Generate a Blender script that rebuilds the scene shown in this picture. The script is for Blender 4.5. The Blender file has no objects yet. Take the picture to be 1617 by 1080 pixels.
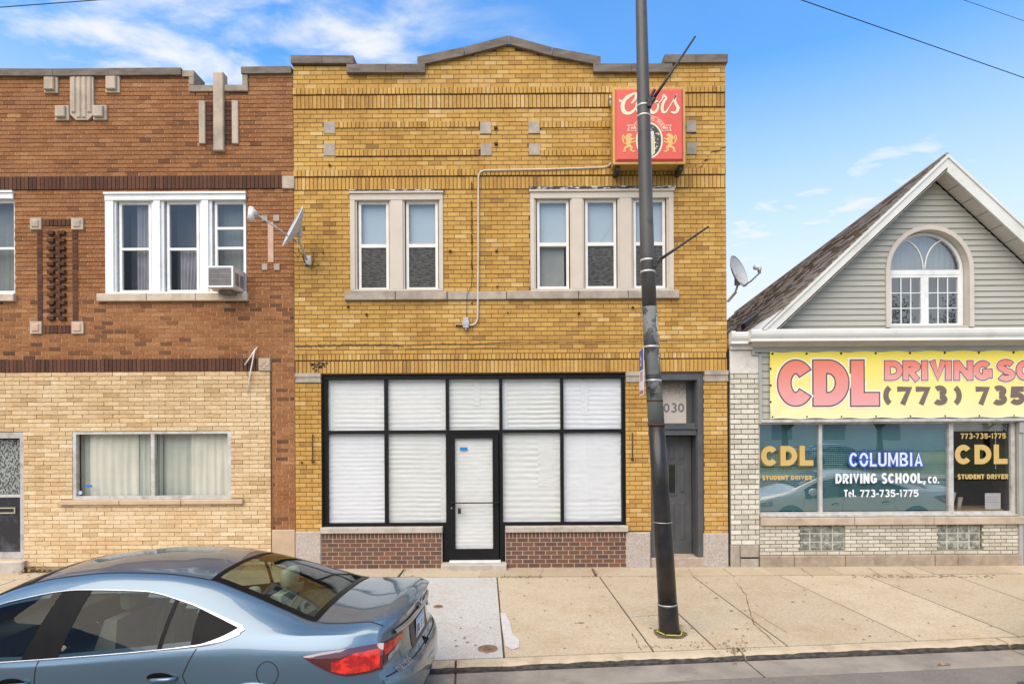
import bpy, math, random
from mathutils import Vector, Matrix, noise as mnoise

R = random.Random(11)
sc = bpy.context.scene
COL = sc.collection

# ------------------------------------------------------------------ camera
PXM = 92.0                      # photo pixels per metre on the facade plane (y = 0)
D = 10.2                        # camera to facade
F = PXM * D
CX, CY = 820.0, 680.0           # principal point in the photo
CAMZ = (897 - CY) / PXM
TH = 0.006                      # slight roll of the camera
cam_d = bpy.data.cameras.new('camera')
cam = bpy.data.objects.new('camera', cam_d)
COL.objects.link(cam)
cam_d.sensor_width = 36.0
cam_d.lens = 36.0 * F / 1617.0
cam_d.shift_x = (808.5 - CX) / 1617.0
cam_d.shift_y = (CY - 540.0) / 1617.0
cam_d.clip_end = 3000
cam.matrix_world = Matrix.Translation((0, -D, CAMZ)) @ Matrix.Rotation(math.pi / 2, 4, 'X') @ Matrix.Rotation(-TH, 4, 'Z')
sc.camera = cam

# ------------------------------------------------------------------ sky and sun
SUN_EL, SUN_AZ = math.radians(52), math.radians(205)     # azimuth measured from +y towards +x
w = bpy.data.worlds.new('World'); sc.world = w; w.use_nodes = True
nt = w.node_tree; nt.nodes.clear()
def wn(t, **k):
    n = nt.nodes.new(t)
    for a, b in k.items(): setattr(n, a, b)
    return n
out = wn('ShaderNodeOutputWorld'); bg = wn('ShaderNodeBackground')
bg.inputs['Strength'].default_value = 0.145
sky = wn('ShaderNodeTexSky', sky_type='NISHITA', sun_disc=False)
sky.sun_elevation = SUN_EL; sky.sun_rotation = SUN_AZ
sky.altitude = 100; sky.air_density = 1.0; sky.dust_density = 0.3; sky.ozone_density = 1.4
tc = wn('ShaderNodeTexCoord'); sep = wn('ShaderNodeSeparateXYZ')
nt.links.new(tc.outputs['Generated'], sep.inputs[0])
zc = wn('ShaderNodeMath', operation='MAXIMUM'); zc.inputs[1].default_value = 0.06
nt.links.new(sep.outputs['Z'], zc.inputs[0])
dx = wn('ShaderNodeMath', operation='DIVIDE'); dy = wn('ShaderNodeMath', operation='DIVIDE')
for n, o in ((dx, 'X'), (dy, 'Y')):
    nt.links.new(sep.outputs[o], n.inputs[0]); nt.links.new(zc.outputs[0], n.inputs[1])
cmb = wn('ShaderNodeCombineXYZ')
nt.links.new(dx.outputs[0], cmb.inputs[0]); nt.links.new(dy.outputs[0], cmb.inputs[1])
BOX, BOY = 3.05, 9.17
def cloud(scale, off, rot, lo, hi, detail=7, dist=0.4):
    mp = wn('ShaderNodeMapping'); mp.inputs['Location'].default_value = off
    mp.inputs['Scale'].default_value = scale; mp.inputs['Rotation'].default_value = (0, 0, rot)
    nz = wn('ShaderNodeTexNoise'); nz.inputs['Scale'].default_value = 1.0
    nz.inputs['Detail'].default_value = detail; nz.inputs['Roughness'].default_value = 0.56
    nz.inputs['Distortion'].default_value = dist
    rp = wn('ShaderNodeMapRange'); rp.interpolation_type = 'SMOOTHSTEP'
    rp.inputs[1].default_value = lo; rp.inputs[2].default_value = hi
    nt.links.new(cmb.outputs[0], mp.inputs[0]); nt.links.new(mp.outputs[0], nz.inputs['Vector'])
    nt.links.new(nz.outputs['Fac'], rp.inputs[0])
    return rp
big = cloud((0.62, 0.55, 1), (BOX, BOY, 0), 0.0, 0.38, 0.60, 2)
fine = cloud((4.2, 6.2, 1), (2.0, 1.2, 0), 0.55, 0.32, 0.72, 7, 0.3)
cm = wn('ShaderNodeMath', operation='MULTIPLY')
nt.links.new(big.outputs[0], cm.inputs[0]); nt.links.new(fine.outputs[0], cm.inputs[1])
thin = cloud((0.5, 0.45, 1), (7.1, 3.0, 0), 0.3, 0.38, 0.85, 5)
tm = wn('ShaderNodeMath', operation='MULTIPLY'); tm.inputs[1].default_value = 0.16
nt.links.new(thin.outputs[0], tm.inputs[0])
mx = wn('ShaderNodeMath', operation='MAXIMUM')
nt.links.new(cm.outputs[0], mx.inputs[0]); nt.links.new(tm.outputs[0], mx.inputs[1])
hz = wn('ShaderNodeMapRange'); hz.inputs[1].default_value = 0.51; hz.inputs[2].default_value = 0.20
hz.inputs[3].default_value = 0.0; hz.inputs[4].default_value = 0.92
nt.links.new(sep.outputs['Z'], hz.inputs[0])
mx2 = wn('ShaderNodeMath', operation='MAXIMUM')
nt.links.new(mx.outputs[0], mx2.inputs[0]); nt.links.new(hz.outputs[0], mx2.inputs[1])
mixc = wn('ShaderNodeMix', data_type='RGBA')
nt.links.new(mx2.outputs[0], mixc.inputs['Factor'])
tint = wn('ShaderNodeMix', data_type='RGBA', blend_type='MULTIPLY'); tint.inputs['Factor'].default_value = 1.0
nt.links.new(sky.outputs[0], tint.inputs[6]); tint.inputs[7].default_value = (0.50, 0.95, 1.25, 1)
nt.links.new(tint.outputs[2], mixc.inputs[6])
mixc.inputs[7].default_value = (3.35, 3.48, 3.62, 1)
nt.links.new(mixc.outputs[2], bg.inputs['Color']); nt.links.new(bg.outputs[0], out.inputs[0])

sun_d = bpy.data.lights.new('sun', 'SUN'); sun_d.energy = 2.75; sun_d.angle = math.radians(65)
sun_d.color = (1.0, 0.83, 0.61)
sun = bpy.data.objects.new('sun', sun_d); COL.objects.link(sun)
sv = Vector((math.sin(SUN_AZ) * math.cos(SUN_EL), math.cos(SUN_AZ) * math.cos(SUN_EL), math.sin(SUN_EL)))
sun.rotation_euler = sv.to_track_quat('Z', 'Y').to_euler()
sun.location = sv * 60

sc.view_settings.view_transform = 'Standard'
sc.view_settings.look = 'None'
sc.view_settings.exposure = 0.9
sc.view_settings.gamma = 1.0
sc.cycles.max_bounces = 8
sc.cycles.transparent_max_bounces = 16

# ------------------------------------------------------------------ photo measurements -> metres
def der(px, py): return px - TH * (py - CY), py + TH * (px - CX)
def P(px, py, y=0.0):
    a, b = der(px, py); k = (D + y) / F
    return (a - CX) * k, CAMZ + (CY - b) * k
def X(px, py=600, y=0.0): return P(px, py, y)[0]
def Z(py, px=820, y=0.0): return P(px, py, y)[1]
def rect(px0, py0, px1, py1, y=0.0):
    """measured rectangle -> x0,x1,z0,z1"""
    xm, ym = (px0 + px1) / 2, (py0 + py1) / 2
    return P(px0, ym, y)[0], P(px1, ym, y)[0], P(xm, py1, y)[1], P(xm, py0, y)[1]
SLOPE = 0.005
def G(px, py, s=SLOPE, z0=0.0):
    """where the line of sight meets the pavement plane z = z0 + s*y"""
    a, b = der(px, py)
    ux, uz = (a - CX) / F, (CY - b) / F
    t = (z0 - s * D - CAMZ) / (uz - s)
    return ux * t, t - D

# ------------------------------------------------------------------ mesh collecting
class MB:
    def __init__(s): s.v = []; s.f = []; s.t = []
    def add(s, vs, fs, tone=0.5):
        o = len(s.v); s.v += [tuple(p) for p in vs]
        for f in fs: s.f.append([i + o for i in f]); s.t.append(tone)
        return s
    def box(s, x0, x1, y0, y1, z0, z1, tone=0.5, back=True):
        v = [(x0,y0,z0),(x1,y0,z0),(x1,y0,z1),(x0,y0,z1),(x0,y1,z0),(x1,y1,z0),(x1,y1,z1),(x0,y1,z1)]
        f = [(0,1,2,3),(1,5,6,2),(4,0,3,7),(3,2,6,7),(4,5,1,0)]
        if back: f.append((5,4,7,6))
        return s.add(v, f, tone)
    def cbox(s, x0, x1, y0, y1, z0, z1, c=0.006, tone=0.5):
        """box with a chamfered front"""
        c = min(c, (x1-x0)*.3, (z1-z0)*.3)
        v = [(x0,y1,z0),(x1,y1,z0),(x1,y1,z1),(x0,y1,z1),
             (x0,y0+c,z0),(x1,y0+c,z0),(x1,y0+c,z1),(x0,y0+c,z1),
             (x0+c,y0,z0+c),(x1-c,y0,z0+c),(x1-c,y0,z1-c),(x0+c,y0,z1-c)]
        f = [(8,9,10,11),(1,0,3,2)]
        for i in range(4):
            j = (i+1) % 4
            f += [(4+i,4+j,8+j,8+i),(i,j,4+j,4+i)]
        return s.add(v, f, tone)
    def prism(s, pts, y0, y1, tone=0.5):
        """polygon in x,z pushed from y0 (front) to y1"""
        n = len(pts)
        area = sum(pts[i][0]*pts[(i+1)%n][1]-pts[(i+1)%n][0]*pts[i][1] for i in range(n))
        if area < 0: pts = pts[::-1]
        v = [(p[0],y0,p[1]) for p in pts] + [(p[0],y1,p[1]) for p in pts]
        f = [tuple(range(n)), tuple(range(2*n-1, n-1, -1))]
        f += [(i, i+n, (i+1)%n+n, (i+1)%n) for i in range(n)]
        return s.add(v, f, tone)
    def sheet(s, pts, z0, z1, tone=0.5):
        """polygon in x,y from bottom z0 to top; z1 may be a function of (x,y)"""
        n = len(pts)
        area = sum(pts[i][0]*pts[(i+1)%n][1]-pts[(i+1)%n][0]*pts[i][1] for i in range(n))
        if area < 0: pts = pts[::-1]
        zt = z1 if callable(z1) else (lambda x, y: z1)
        zb = z0 if callable(z0) else (lambda x, y: z0)
        v = [(p[0],p[1],zt(*p)) for p in pts] + [(p[0],p[1],zb(*p)) for p in pts]
        f = [tuple(range(n)), tuple(range(2*n-1, n-1, -1))]
        f += [(i, i+n, (i+1)%n+n, (i+1)%n) for i in range(n)]
        return s.add(v, f, tone)
    def tube(s, path, r, n=8, caps=True, tone=0.5):
        path = [Vector(p) for p in path]; m = len(path)
        rr = r if isinstance(r, (list, tuple)) else [r]*m
        rings = []; up = None
        for i, p in enumerate(path):
            t = (path[min(i+1,m-1)] - path[max(i-1,0)]).normalized()
            if up is None:
                up = Vector((0,0,1)) if abs(t.z) < .9 else Vector((1,0,0))
            a = t.cross(up).normalized(); b = a.cross(t).normalized(); up = b
            rings.append([p + (a*math.cos(2*math.pi*k/n) + b*math.sin(2*math.pi*k/n))*rr[i] for k in range(n)])
        v = [q for g in rings for q in g]; f = []
        for i in range(m-1):
            for k in range(n):
                f.append((i*n+k, (i+1)*n+k, (i+1)*n+(k+1)%n, i*n+(k+1)%n))
        if caps: f += [tuple(range(n)), tuple(range(m*n-1, (m-1)*n-1, -1))]
        return s.add(v, f, tone)
    def grid(s, rows, tone=0.5, flip=False):
        m, n = len(rows), len(rows[0]); v = [p for r in rows for p in r]; f = []
        for i in range(m-1):
            for j in range(n-1):
                q = (i*n+j, i*n+j+1, (i+1)*n+j+1, (i+1)*n+j)
                f.append(q[::-1] if flip else q)
        return s.add(v, f, tone)
    def frame(s, x0, x1, z0, z1, t, y0, y1, tone=0.5, tb=None, tt=None):
        """rectangular frame, members butted"""
        tb = t if tb is None else tb; tt = t if tt is None else tt
        s.box(x0, x0+t, y0, y1, z0, z1, tone); s.box(x1-t, x1, y0, y1, z0, z1, tone)
        s.box(x0+t, x1-t, y0+.0005, y1, z0, z0+tb, tone); s.box(x0+t, x1-t, y0+.0005, y1, z1-tt, z1, tone)
        return s
    def pane(s, x0, x1, z0, z1, y, tone=0.5):
        return s.add([(x0,y,z0),(x1,y,z0),(x1,y,z1),(x0,y,z1)], [(0,1,2,3)], tone)
    def mesh(s, name, smooth=False):
        me = bpy.data.meshes.new(name); me.from_pydata(s.v, [], s.f)
        a = me.attributes.new('tone', 'FLOAT', 'FACE'); a.data.foreach_set('value', s.t)
        if smooth: me.polygons.foreach_set('use_smooth', [True]*len(me.polygons))
        me.update(); return me

def build(name, mb, m, parent=None, smooth=False, kind=None, label=None):
    me = mb.mesh(name, smooth) if isinstance(mb, MB) else mb
    if m is not None and not me.materials: me.materials.append(m)
    o = bpy.data.objects.new(name, me); COL.objects.link(o)
    if parent is not None:
        o.parent = parent
        if parent.type == 'EMPTY': o.matrix_parent_inverse = Matrix.Translation(-parent.location)
    if kind: o['kind'] = kind
    if label: o['label'] = label
    return o
def tag(o, label, cat, group=None):
    o['label'] = label; o['category'] = cat
    if group: o['group'] = group
    return o
def thing(name, label, cat, loc=(0,0,0), group=None):
    o = bpy.data.objects.new(name, None); COL.objects.link(o); o.location = loc
    o.empty_display_size = .2
    return tag(o, label, cat, group)
def structure(name, mb, m, smooth=False):
    return build(name, mb, m, None, smooth, 'structure')
def copy_tree(o, parent=None):
    c = o.copy(); COL.objects.link(c); c.parent = parent
    for ch in o.children: copy_tree(ch, c)
    return c

# ------------------------------------------------------------------ materials
def nodes(name):
    m = bpy.data.materials.new(name); m.use_nodes = True
    n = m.node_tree; b = n.nodes['Principled BSDF']
    return m, n, b
def c4(c): return (c[0], c[1], c[2], 1)
def noise_node(n, scale, detail=4, stretch=None, rough=.6):
    g = n.nodes.new('ShaderNodeNewGeometry')
    z = n.nodes.new('ShaderNodeTexNoise'); z.inputs['Scale'].default_value = scale
    z.inputs['Detail'].default_value = detail; z.inputs['Roughness'].default_value = rough
    if stretch:
        mp = n.nodes.new('ShaderNodeMapping'); mp.inputs['Scale'].default_value = stretch
        n.links.new(g.outputs['Position'], mp.inputs[0]); n.links.new(mp.outputs[0], z.inputs['Vector'])
    else: n.links.new(g.outputs['Position'], z.inputs['Vector'])
    return z
def ramp(n, src, stops):
    r = n.nodes.new('ShaderNodeValToRGB'); e = r.color_ramp.elements
    while len(e) < len(stops): e.new(.5)
    for k, (p, c) in enumerate(stops): e[k].position = p; e[k].color = c4(c)
    n.links.new(src, r.inputs[0]); return r
def mix(n, fac, a, b, blend='MIX'):
    x = n.nodes.new('ShaderNodeMix'); x.data_type = 'RGBA'; x.blend_type = blend
    if isinstance(fac, (int, float)): x.inputs['Factor'].default_value = fac
    else: n.links.new(fac, x.inputs['Factor'])
    for s, v in ((6, a), (7, b)):
        if isinstance(v, tuple): x.inputs[s].default_value = c4(v)
        else: n.links.new(v, x.inputs[s])
    return x.outputs[2]
def bump_in(n, b, src, dist, strength=1.0):
    k = n.nodes.new('ShaderNodeBump'); k.inputs['Distance'].default_value = dist
    k.inputs['Strength'].default_value = strength
    n.links.new(src, k.inputs['Height']); n.links.new(k.outputs[0], b.inputs['Normal'])
def M(name, c1, c2=None, scale=6, rough=.75, metal=0, bump=0, bscale=60, stretch=None, lo=.35, hi=.65, spec=.4, coat=0, grime=None, gscale=1.2, glo=.5, ghi=.7):
    m, n, b = nodes(name)
    b.inputs['Roughness'].default_value = rough; b.inputs['Metallic'].default_value = metal
    b.inputs['Specular IOR Level'].default_value = spec; b.inputs['Coat Weight'].default_value = coat
    b.inputs['Coat Roughness'].default_value = .03
    if c2 is None: c2 = tuple(v*.85 for v in c1)
    z = noise_node(n, scale, 6, stretch)
    col = ramp(n, z.outputs['Fac'], [(lo, c1), (hi, c2)]).outputs[0]
    if grime:
        g = noise_node(n, gscale, 8, None, .7)
        gf = n.nodes.new('ShaderNodeMapRange'); gf.inputs[1].default_value = glo; gf.inputs[2].default_value = ghi
        n.links.new(g.outputs['Fac'], gf.inputs[0])
        col = mix(n, gf.outputs[0], col, grime)
    n.links.new(col, b.inputs['Base Color'])
    if bump:
        z2 = noise_node(n, bscale, 5, stretch); bump_in(n, b, z2.outputs['Fac'], bump)
    return m
def brick_mat(name, stops, grain=.3, gscale=(60,60,60), stain=None, sscale=.8, slo=.5, shi=.75, bump=.003, bscale=45, bstretch=None, rough=.85, streak=None):
    """brick: colour by the tone each brick carries, plus grain and stains"""
    m, n, b = nodes(name); b.inputs['Roughness'].default_value = rough
    b.inputs['Specular IOR Level'].default_value = .25
    a1 = n.nodes.new('ShaderNodeAttribute'); a1.attribute_name = 'tone'
    a2 = n.nodes.new('ShaderNodeAttribute'); a2.attribute_type = 'OBJECT'; a2.attribute_name = 'tone'
    mxm = n.nodes.new('ShaderNodeMath'); mxm.operation = 'ADD'
    n.links.new(a1.outputs['Fac'], mxm.inputs[0]); n.links.new(a2.outputs['Fac'], mxm.inputs[1])
    col = ramp(n, mxm.outputs[0], stops).outputs[0]
    z = noise_node(n, 1, 4, gscale)
    gr = ramp(n, z.outputs['Fac'], [(.3, (1-grain,)*3), (.7, (1+grain*.35,)*3)])
    col = mix(n, 1.0, col, gr.outputs[0], 'MULTIPLY')
    if stain:
        s = noise_node(n, sscale, 9, None, .72)
        mr = n.nodes.new('ShaderNodeMapRange'); mr.inputs[1].default_value = slo; mr.inputs[2].default_value = shi
        mr.inputs[4].default_value = .72
        n.links.new(s.outputs['Fac'], mr.inputs[0])
        col = mix(n, mr.outputs[0], col, stain, 'MULTIPLY')
    if streak:
        s2 = noise_node(n, 1, 6, (3.2, 3.2, .32), .7)
        m2 = n.nodes.new('ShaderNodeMapRange'); m2.inputs[1].default_value = .50; m2.inputs[2].default_value = .74; m2.inputs[4].default_value = .55
        n.links.new(s2.outputs['Fac'], m2.inputs[0]); col = mix(n, m2.outputs[0], col, streak, 'MULTIPLY')
    n.links.new(col, b.inputs['Base Color'])
    zb = noise_node(n, bscale if not bstretch else 1, 4, bstretch); bump_in(n, b, zb.outputs['Fac'], bump)
    return m
def glass_mat(name, tint=(.9,.93,.92), ior=1.5, rough=0.0, wave=0.0):
    m = bpy.data.materials.new(name); m.use_nodes = True; n = m.node_tree; n.nodes.clear()
    o = n.nodes.new('ShaderNodeOutputMaterial'); t = n.nodes.new('ShaderNodeBsdfTransparent')
    g = n.nodes.new('ShaderNodeBsdfGlossy'); x = n.nodes.new('ShaderNodeMixShader'); lw = n.nodes.new('ShaderNodeLayerWeight'); lw.inputs['Blend'].default_value = .5
    t.inputs[0].default_value = c4(tint); g.inputs['Roughness'].default_value = rough
    r0 = ((ior-1)/(ior+1))**2
    pw_ = n.nodes.new('ShaderNodeMath'); pw_.operation = 'POWER'; pw_.inputs[1].default_value = 5; n.links.new(lw.outputs['Facing'], pw_.inputs[0])
    fr = n.nodes.new('ShaderNodeMath'); fr.operation = 'MULTIPLY_ADD'; fr.inputs[1].default_value = 1-r0; fr.inputs[2].default_value = r0; n.links.new(pw_.outputs[0], fr.inputs[0])
    if wave:
        z = noise_node(n, 1.3, 1); k = n.nodes.new('ShaderNodeBump'); k.inputs['Distance'].default_value = wave
        n.links.new(z.outputs['Fac'], k.inputs['Height']); n.links.new(k.outputs[0], g.inputs['Normal'])
    n.links.new(fr.outputs[0], x.inputs[0]); n.links.new(t.outputs[0], x.inputs[1]); n.links.new(g.outputs[0], x.inputs[2])
    n.links.new(x.outputs[0], o.inputs[0]); return m

BLK = M('black_gap', (.012,.011,.010), (.02,.018,.016), rough=.9)
STONE = M('limestone', (.43,.37,.30), (.30,.255,.205), 5, .85, bump=.004, bscale=70, grime=(.22,.19,.16), gscale=2.2, glo=.5, ghi=.8)
COPING = M('weathered_coping', (.20,.165,.135), (.115,.095,.08), 4, .9, bump=.006, bscale=40, stretch=(1,1,3))
TRIM = M('beige_trim_paint', (.56,.49,.41), (.51,.445,.37), 2.5, .55, bump=.001, bscale=15)
WHITE = M('white_paint', (.78,.79,.78), (.70,.71,.70), 3, .5, bump=.0008, bscale=12, grime=(.55,.53,.50), gscale=3, glo=.55, ghi=.9)
SASH = M('white_vinyl', (.74,.72,.67), (.66,.64,.59), 5, .45)
ALU = M('aluminium_frame', (.60,.59,.56), (.46,.45,.42), 9, .45, metal=.25, grime=(.33,.29,.24), gscale=4)
DARKM = M('black_aluminium', (.009,.009,.010), (.006,.006,.007), 7, .5, spec=.2)
GALV = M('galvanised', (.46,.46,.46), (.33,.33,.33), 12, .45, metal=.6)
RUST = M('rusted_iron', (.12,.045,.02), (.05,.022,.012), 25, .9, bump=.002)
DARKROOM = M('interior_wall', (.045,.045,.045), (.035,.035,.035), 2, .9)
CABLE = M('black_cable', (.012,.012,.012), (.02,.02,.02), 9, .6)
GLASS = glass_mat('window_glass', (.95,.955,.95), 1.45)
GLASS_SKY = glass_mat('storm_glass', (.86,.90,.91), 1.9, 0, .004)
GLASS_ARCH = glass_mat('attic_glass', (.80,.84,.84), 3.2, 0, .002)
GLASS_DARK = glass_mat('dim_reflection_glass', (.70,.70,.68), 2.0, 0, .0012)  # same shop glass; dark reflection of a tree put into tint and reflectivity
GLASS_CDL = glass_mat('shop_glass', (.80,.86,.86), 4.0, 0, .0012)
BLUE_TAPE = M('blue_tape', (.01,.19,.50), (.01,.16,.45), 20, .6)
# ------------------------------------------------------------------ ground, road, pavement
CONC_T = brick_mat('pavement_concrete', [(0,(.42,.345,.245)),(.5,(.49,.41,.295)),(.8,(.53,.45,.33)),(.9,(.46,.455,.435)),(1,(.48,.475,.455))],
                   grain=.26, gscale=(40,40,40), stain=(.82,.71,.58), sscale=1.1, slo=.46, shi=.74, bump=.003, bscale=120)
JOINT = M('joint_dirt', (.12,.09,.06), (.06,.045,.03), 9, .95, bump=.01)
CURB_M = M('curb_concrete', (.50,.41,.285), (.41,.33,.225), 5, .9, bump=.006, bscale=60, grime=(.22,.17,.12), gscale=2.5, glo=.52, ghi=.75)
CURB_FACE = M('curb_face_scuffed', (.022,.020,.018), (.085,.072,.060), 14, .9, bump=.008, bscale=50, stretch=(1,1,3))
GUTTER_M = M('gutter_concrete', (.30,.265,.22), (.22,.195,.165), 3, .92, bump=.004, bscale=80, grime=(.15,.13,.11), gscale=1.3, glo=.5, ghi=.72)
ASPH = M('asphalt', (.19,.175,.155), (.135,.125,.112), 40, .92, bump=.005, bscale=180, grime=(.23,.205,.17), gscale=1.2, glo=.48, ghi=.75)
ROAD_Z = -0.095
# the street runs a few degrees off the building line
cA, cB = G(690, 1042), G(1617, 1004)
ux, uy = cB[0]-cA[0], cB[1]-cA[1]; ul = math.hypot(ux, uy); ux /= ul; uy /= ul
def curb_pt(t, off=0.0):            # along the back of the curb, off metres towards the road
    return cA[0] + ux*t + uy*off, cA[1] + uy*t - ux*off
def zp(x, y): return SLOPE * y

gmb = MB(); gmb.add([(-900,-900,-.32),(900,-900,-.32),(900,900,-.32),(-900,900,-.32)], [(0,1,2,3)])
structure('ground', gmb, M('soil', (.16,.14,.10), (.10,.10,.06), .3, .95))
rd = MB(); p = [curb_pt(-60,.60), curb_pt(60,.60), curb_pt(60,15.5), curb_pt(-60,15.5)]
rd.sheet(p, -.3, ROAD_Z)
road = structure('road', rd, ASPH)
pt = MB()                             # darker repair patch in the asphalt
pt.sheet([curb_pt(5.6,.95), curb_pt(9.5,.90), curb_pt(9.6,1.7), curb_pt(6.3,1.8), curb_pt(5.2,1.4)], ROAD_Z+.001, ROAD_Z+.005)
build('asphalt_patch', pt, M('patched_asphalt', (.07,.068,.066), (.05,.05,.05), 30, .9, bump=.004, bscale=150), road)
gp = MB(); gu = thing_g = None
# gutter pan and curb in cast lengths
gutter = structure('gutter', MB().sheet([curb_pt(-60,.17), curb_pt(60,.17), curb_pt(60,.62), curb_pt(-60,.62)], -.3, ROAD_Z-.012), JOINT)
curb = structure('curb', MB().sheet([curb_pt(-60,.012), curb_pt(60,.012), curb_pt(60,.15), curb_pt(-60,.15)], -.3, ROAD_Z+.012), JOINT)
cj = [-14.2, -10.1, -6.3, -2.6, None]
tt = G(1160, 1019)
tcur = (tt[0]-cA[0])*ux + (tt[1]-cA[1])*uy
cj = [tcur - 3.05*k for k in range(6, 0, -1)] + [tcur] + [tcur + 3.05*k for k in range(1, 5)]
ctop = zp(0, cA[1]) - .004
for a, b in zip(cj[:-1], cj[1:]):
    a += .011; b -= .011
    m = MB(); n = 14; rows = []
    for i in range(n+1):
        t = a + (b-a)*i/n
        j = R.uniform(-.004, .004); k = R.uniform(-.008, .010)
        pr = [(.006, ROAD_Z), (.006, ctop), (.10+k*.3, ctop-.004+j*.4), (.135+k, ctop-.012+j), (.162+k, ctop-.032+j), (.180, ROAD_Z-.01)]
        rows.append([(*curb_pt(t, o), z) for o, z in pr])
    m.grid(rows, flip=True)
    for r_ in (rows[0], rows[-1]): m.add(r_, [tuple(range(len(r_)))])
    o = build('curb_stone', m, CURB_M, curb)
    # tyre-scuffed dark face
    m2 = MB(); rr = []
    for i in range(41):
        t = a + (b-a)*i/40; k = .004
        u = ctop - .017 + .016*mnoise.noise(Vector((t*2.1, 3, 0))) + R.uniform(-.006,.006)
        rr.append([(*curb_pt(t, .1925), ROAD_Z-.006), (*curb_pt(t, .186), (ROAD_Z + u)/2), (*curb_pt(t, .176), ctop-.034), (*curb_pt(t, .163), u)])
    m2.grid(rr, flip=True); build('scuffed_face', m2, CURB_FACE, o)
    m3 = MB(); m3.sheet([curb_pt(a,.176), curb_pt(b,.176), curb_pt(b,.60+R.uniform(-.01,.01)), curb_pt(a,.60)], -.2, lambda x, y: ROAD_Z+.004)
    build('gutter_slab', m3, GUTTER_M, gutter)

# pavement slabs
sub = MB(); sub.sheet([(-40, 8), (40, 8), curb_pt(45, .004), curb_pt(-45, .004)], -.3, lambda x, y: zp(x, y) - .014)
pave = structure('sidewalk', sub, JOINT)
yb = G(900, 910)[1]                                   # joint between building strip and walk
def cross(pa, pb):
    a, b = G(*pa), G(*pb)
    return a, ((b[0]-a[0])/(b[1]-a[1]))
def on(line, y):
    a, m = line; return a[0] + m*(y - a[1])
perp = -uy/ux
lines = []
for pa, pb in (((661,908),(646,925)), ((785,912),(796,1037)), ((948,912),(1032,1028)), ((1099,913),(1241,1017)), ((1240,913),(1442,1008)), ((1383,914),(1591,997)), ((1523,914),(1606,944))):
    lines.append(cross(pa, pb))
x0l = lines[0][0][0]
left = [((x0l - 1.62*k, yb), perp) for k in range(7, 0, -1)]
xr = on(lines[-1], yb)
right = [((xr + 1.6*k, yb), perp) for k in range(1, 5)]
lines = left + lines + right
def curb_y(x): return cA[1] + (x - cA[0]) * uy/ux
def at_curb(line):
    a, m = line; y = -4.0
    for _ in range(8): y = curb_y(on(line, y)) + .012
    return on(line, y), y
g = .011
for i in range(len(lines)-1):
    l0, l1 = lines[i], lines[i+1]
    grey = abs(l0[0][0] - x0l) < 1e-6
    c0, c1 = at_curb(l0), at_curb(l1)
    pts = [(on(l0, yb)+g, yb-g), (on(l1, yb)-g, yb-g), (c1[0]-g, c1[1]), (c0[0]+g, c0[1])]
    tone = .97 if grey else R.uniform(.25, .75)
    has_pole = i == len(left) + 2
    dz = R.uniform(-.003, .003)
    zf = lambda x, y, dz=dz: zp(x, y) + dz
    if has_pole:                                       # the slab round the pole is cast in two pieces
        q0, q1 = G(992, 973.5), G(1071, 968)
        e0, e1 = (on(l0, q0[1])+g, q0[1]), q1
        f1 = G(1130, 1023)
        build('slab', MB().sheet([e0, e1, f1, (c0[0]+g, c0[1])][::-1] if False else [(e0[0], e0[1]-g), (e1[0]-g, e1[1]-g), (f1[0]-g, f1[1]), (c0[0]+g, c0[1])], -.1, zf, .55), CONC_T, pave)
        build('slab', MB().sheet([pts[0], pts[1], pts[2], (f1[0]+g, f1[1]), (e1[0]+g, e1[1]+g), (e0[0], e0[1]+g)], -.1, zf, .45), CONC_T, pave)
    else:
        build('slab', MB().sheet(pts, -.1, zf, tone), CONC_T, pave)
    # strip against the buildings
    xa, xb_ = on(l0, yb) - R.uniform(0,.5), on(l1, yb) - R.uniform(0,.5)
sx = [-12.45]
while sx[-1] < 16: sx.append(sx[-1] + R.uniform(1.1, 1.9))
for a, b in zip(sx[:-1], sx[1:]):
    sk = R.uniform(-.05, .05)
    build('edge_slab', MB().sheet([(a+.005, .5), (b-.005, .5), (b-.005+sk, yb+g), (a+.005+sk, yb+g)], -.1, lambda x, y, d=R.uniform(0,.006): zp(x, y)+d, R.uniform(.1,.6)), CONC_T, pave)

def ribbon_path(pts, wd, z=.004, jit=.012, n=6):
    """ground crack: ribbon along points"""
    m = MB(); rows = []
    full = []
    for (a, b) in zip(pts[:-1], pts[1:]):
        for k in range(n): full.append((a[0]+(b[0]-a[0])*k/n, a[1]+(b[1]-a[1])*k/n))
    full.append(pts[-1])
    for x, y in full:
        jx, jy = R.uniform(-jit, jit), R.uniform(-jit, jit); h = wd*R.uniform(.3, 1)
        rows.append([(x+jx-h, y+jy, zp(x, y)+z), (x+jx+h, y+jy, zp(x, y)+z)])
    return m.grid(rows, flip=True)
for k, (pp, wd) in enumerate(([[(1163,920),(1177,938),(1183,960),(1190,985),(1225,1017)], .005], [[(998,1000),(1006,1015),(1012,1027)], .004],
        [[(1188,965),(1228,990),(1245,1000)], .003], [[(651,908),(640,930)], .004], [[(1137,1022),(1158,1022),(1160,1040)], .006],
        [[(858,898),(852,911)], .005], [[(938,898),(944,911)], .004], [[(1088,898),(1094,911)], .004], [[(1142,898),(1160,911)], .005],
        [[(641,899),(636,909)], .005], [[(651,904),(640,897)], .004], [[(1265,897),(1284,911)], .006], [[(1372,897),(1392,911)], .006], [[(1420,898),(1445,910)], .006])):
    build('crack', ribbon_path([G(*q) for q in pp], wd, .0072), JOINT, pave)
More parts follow.
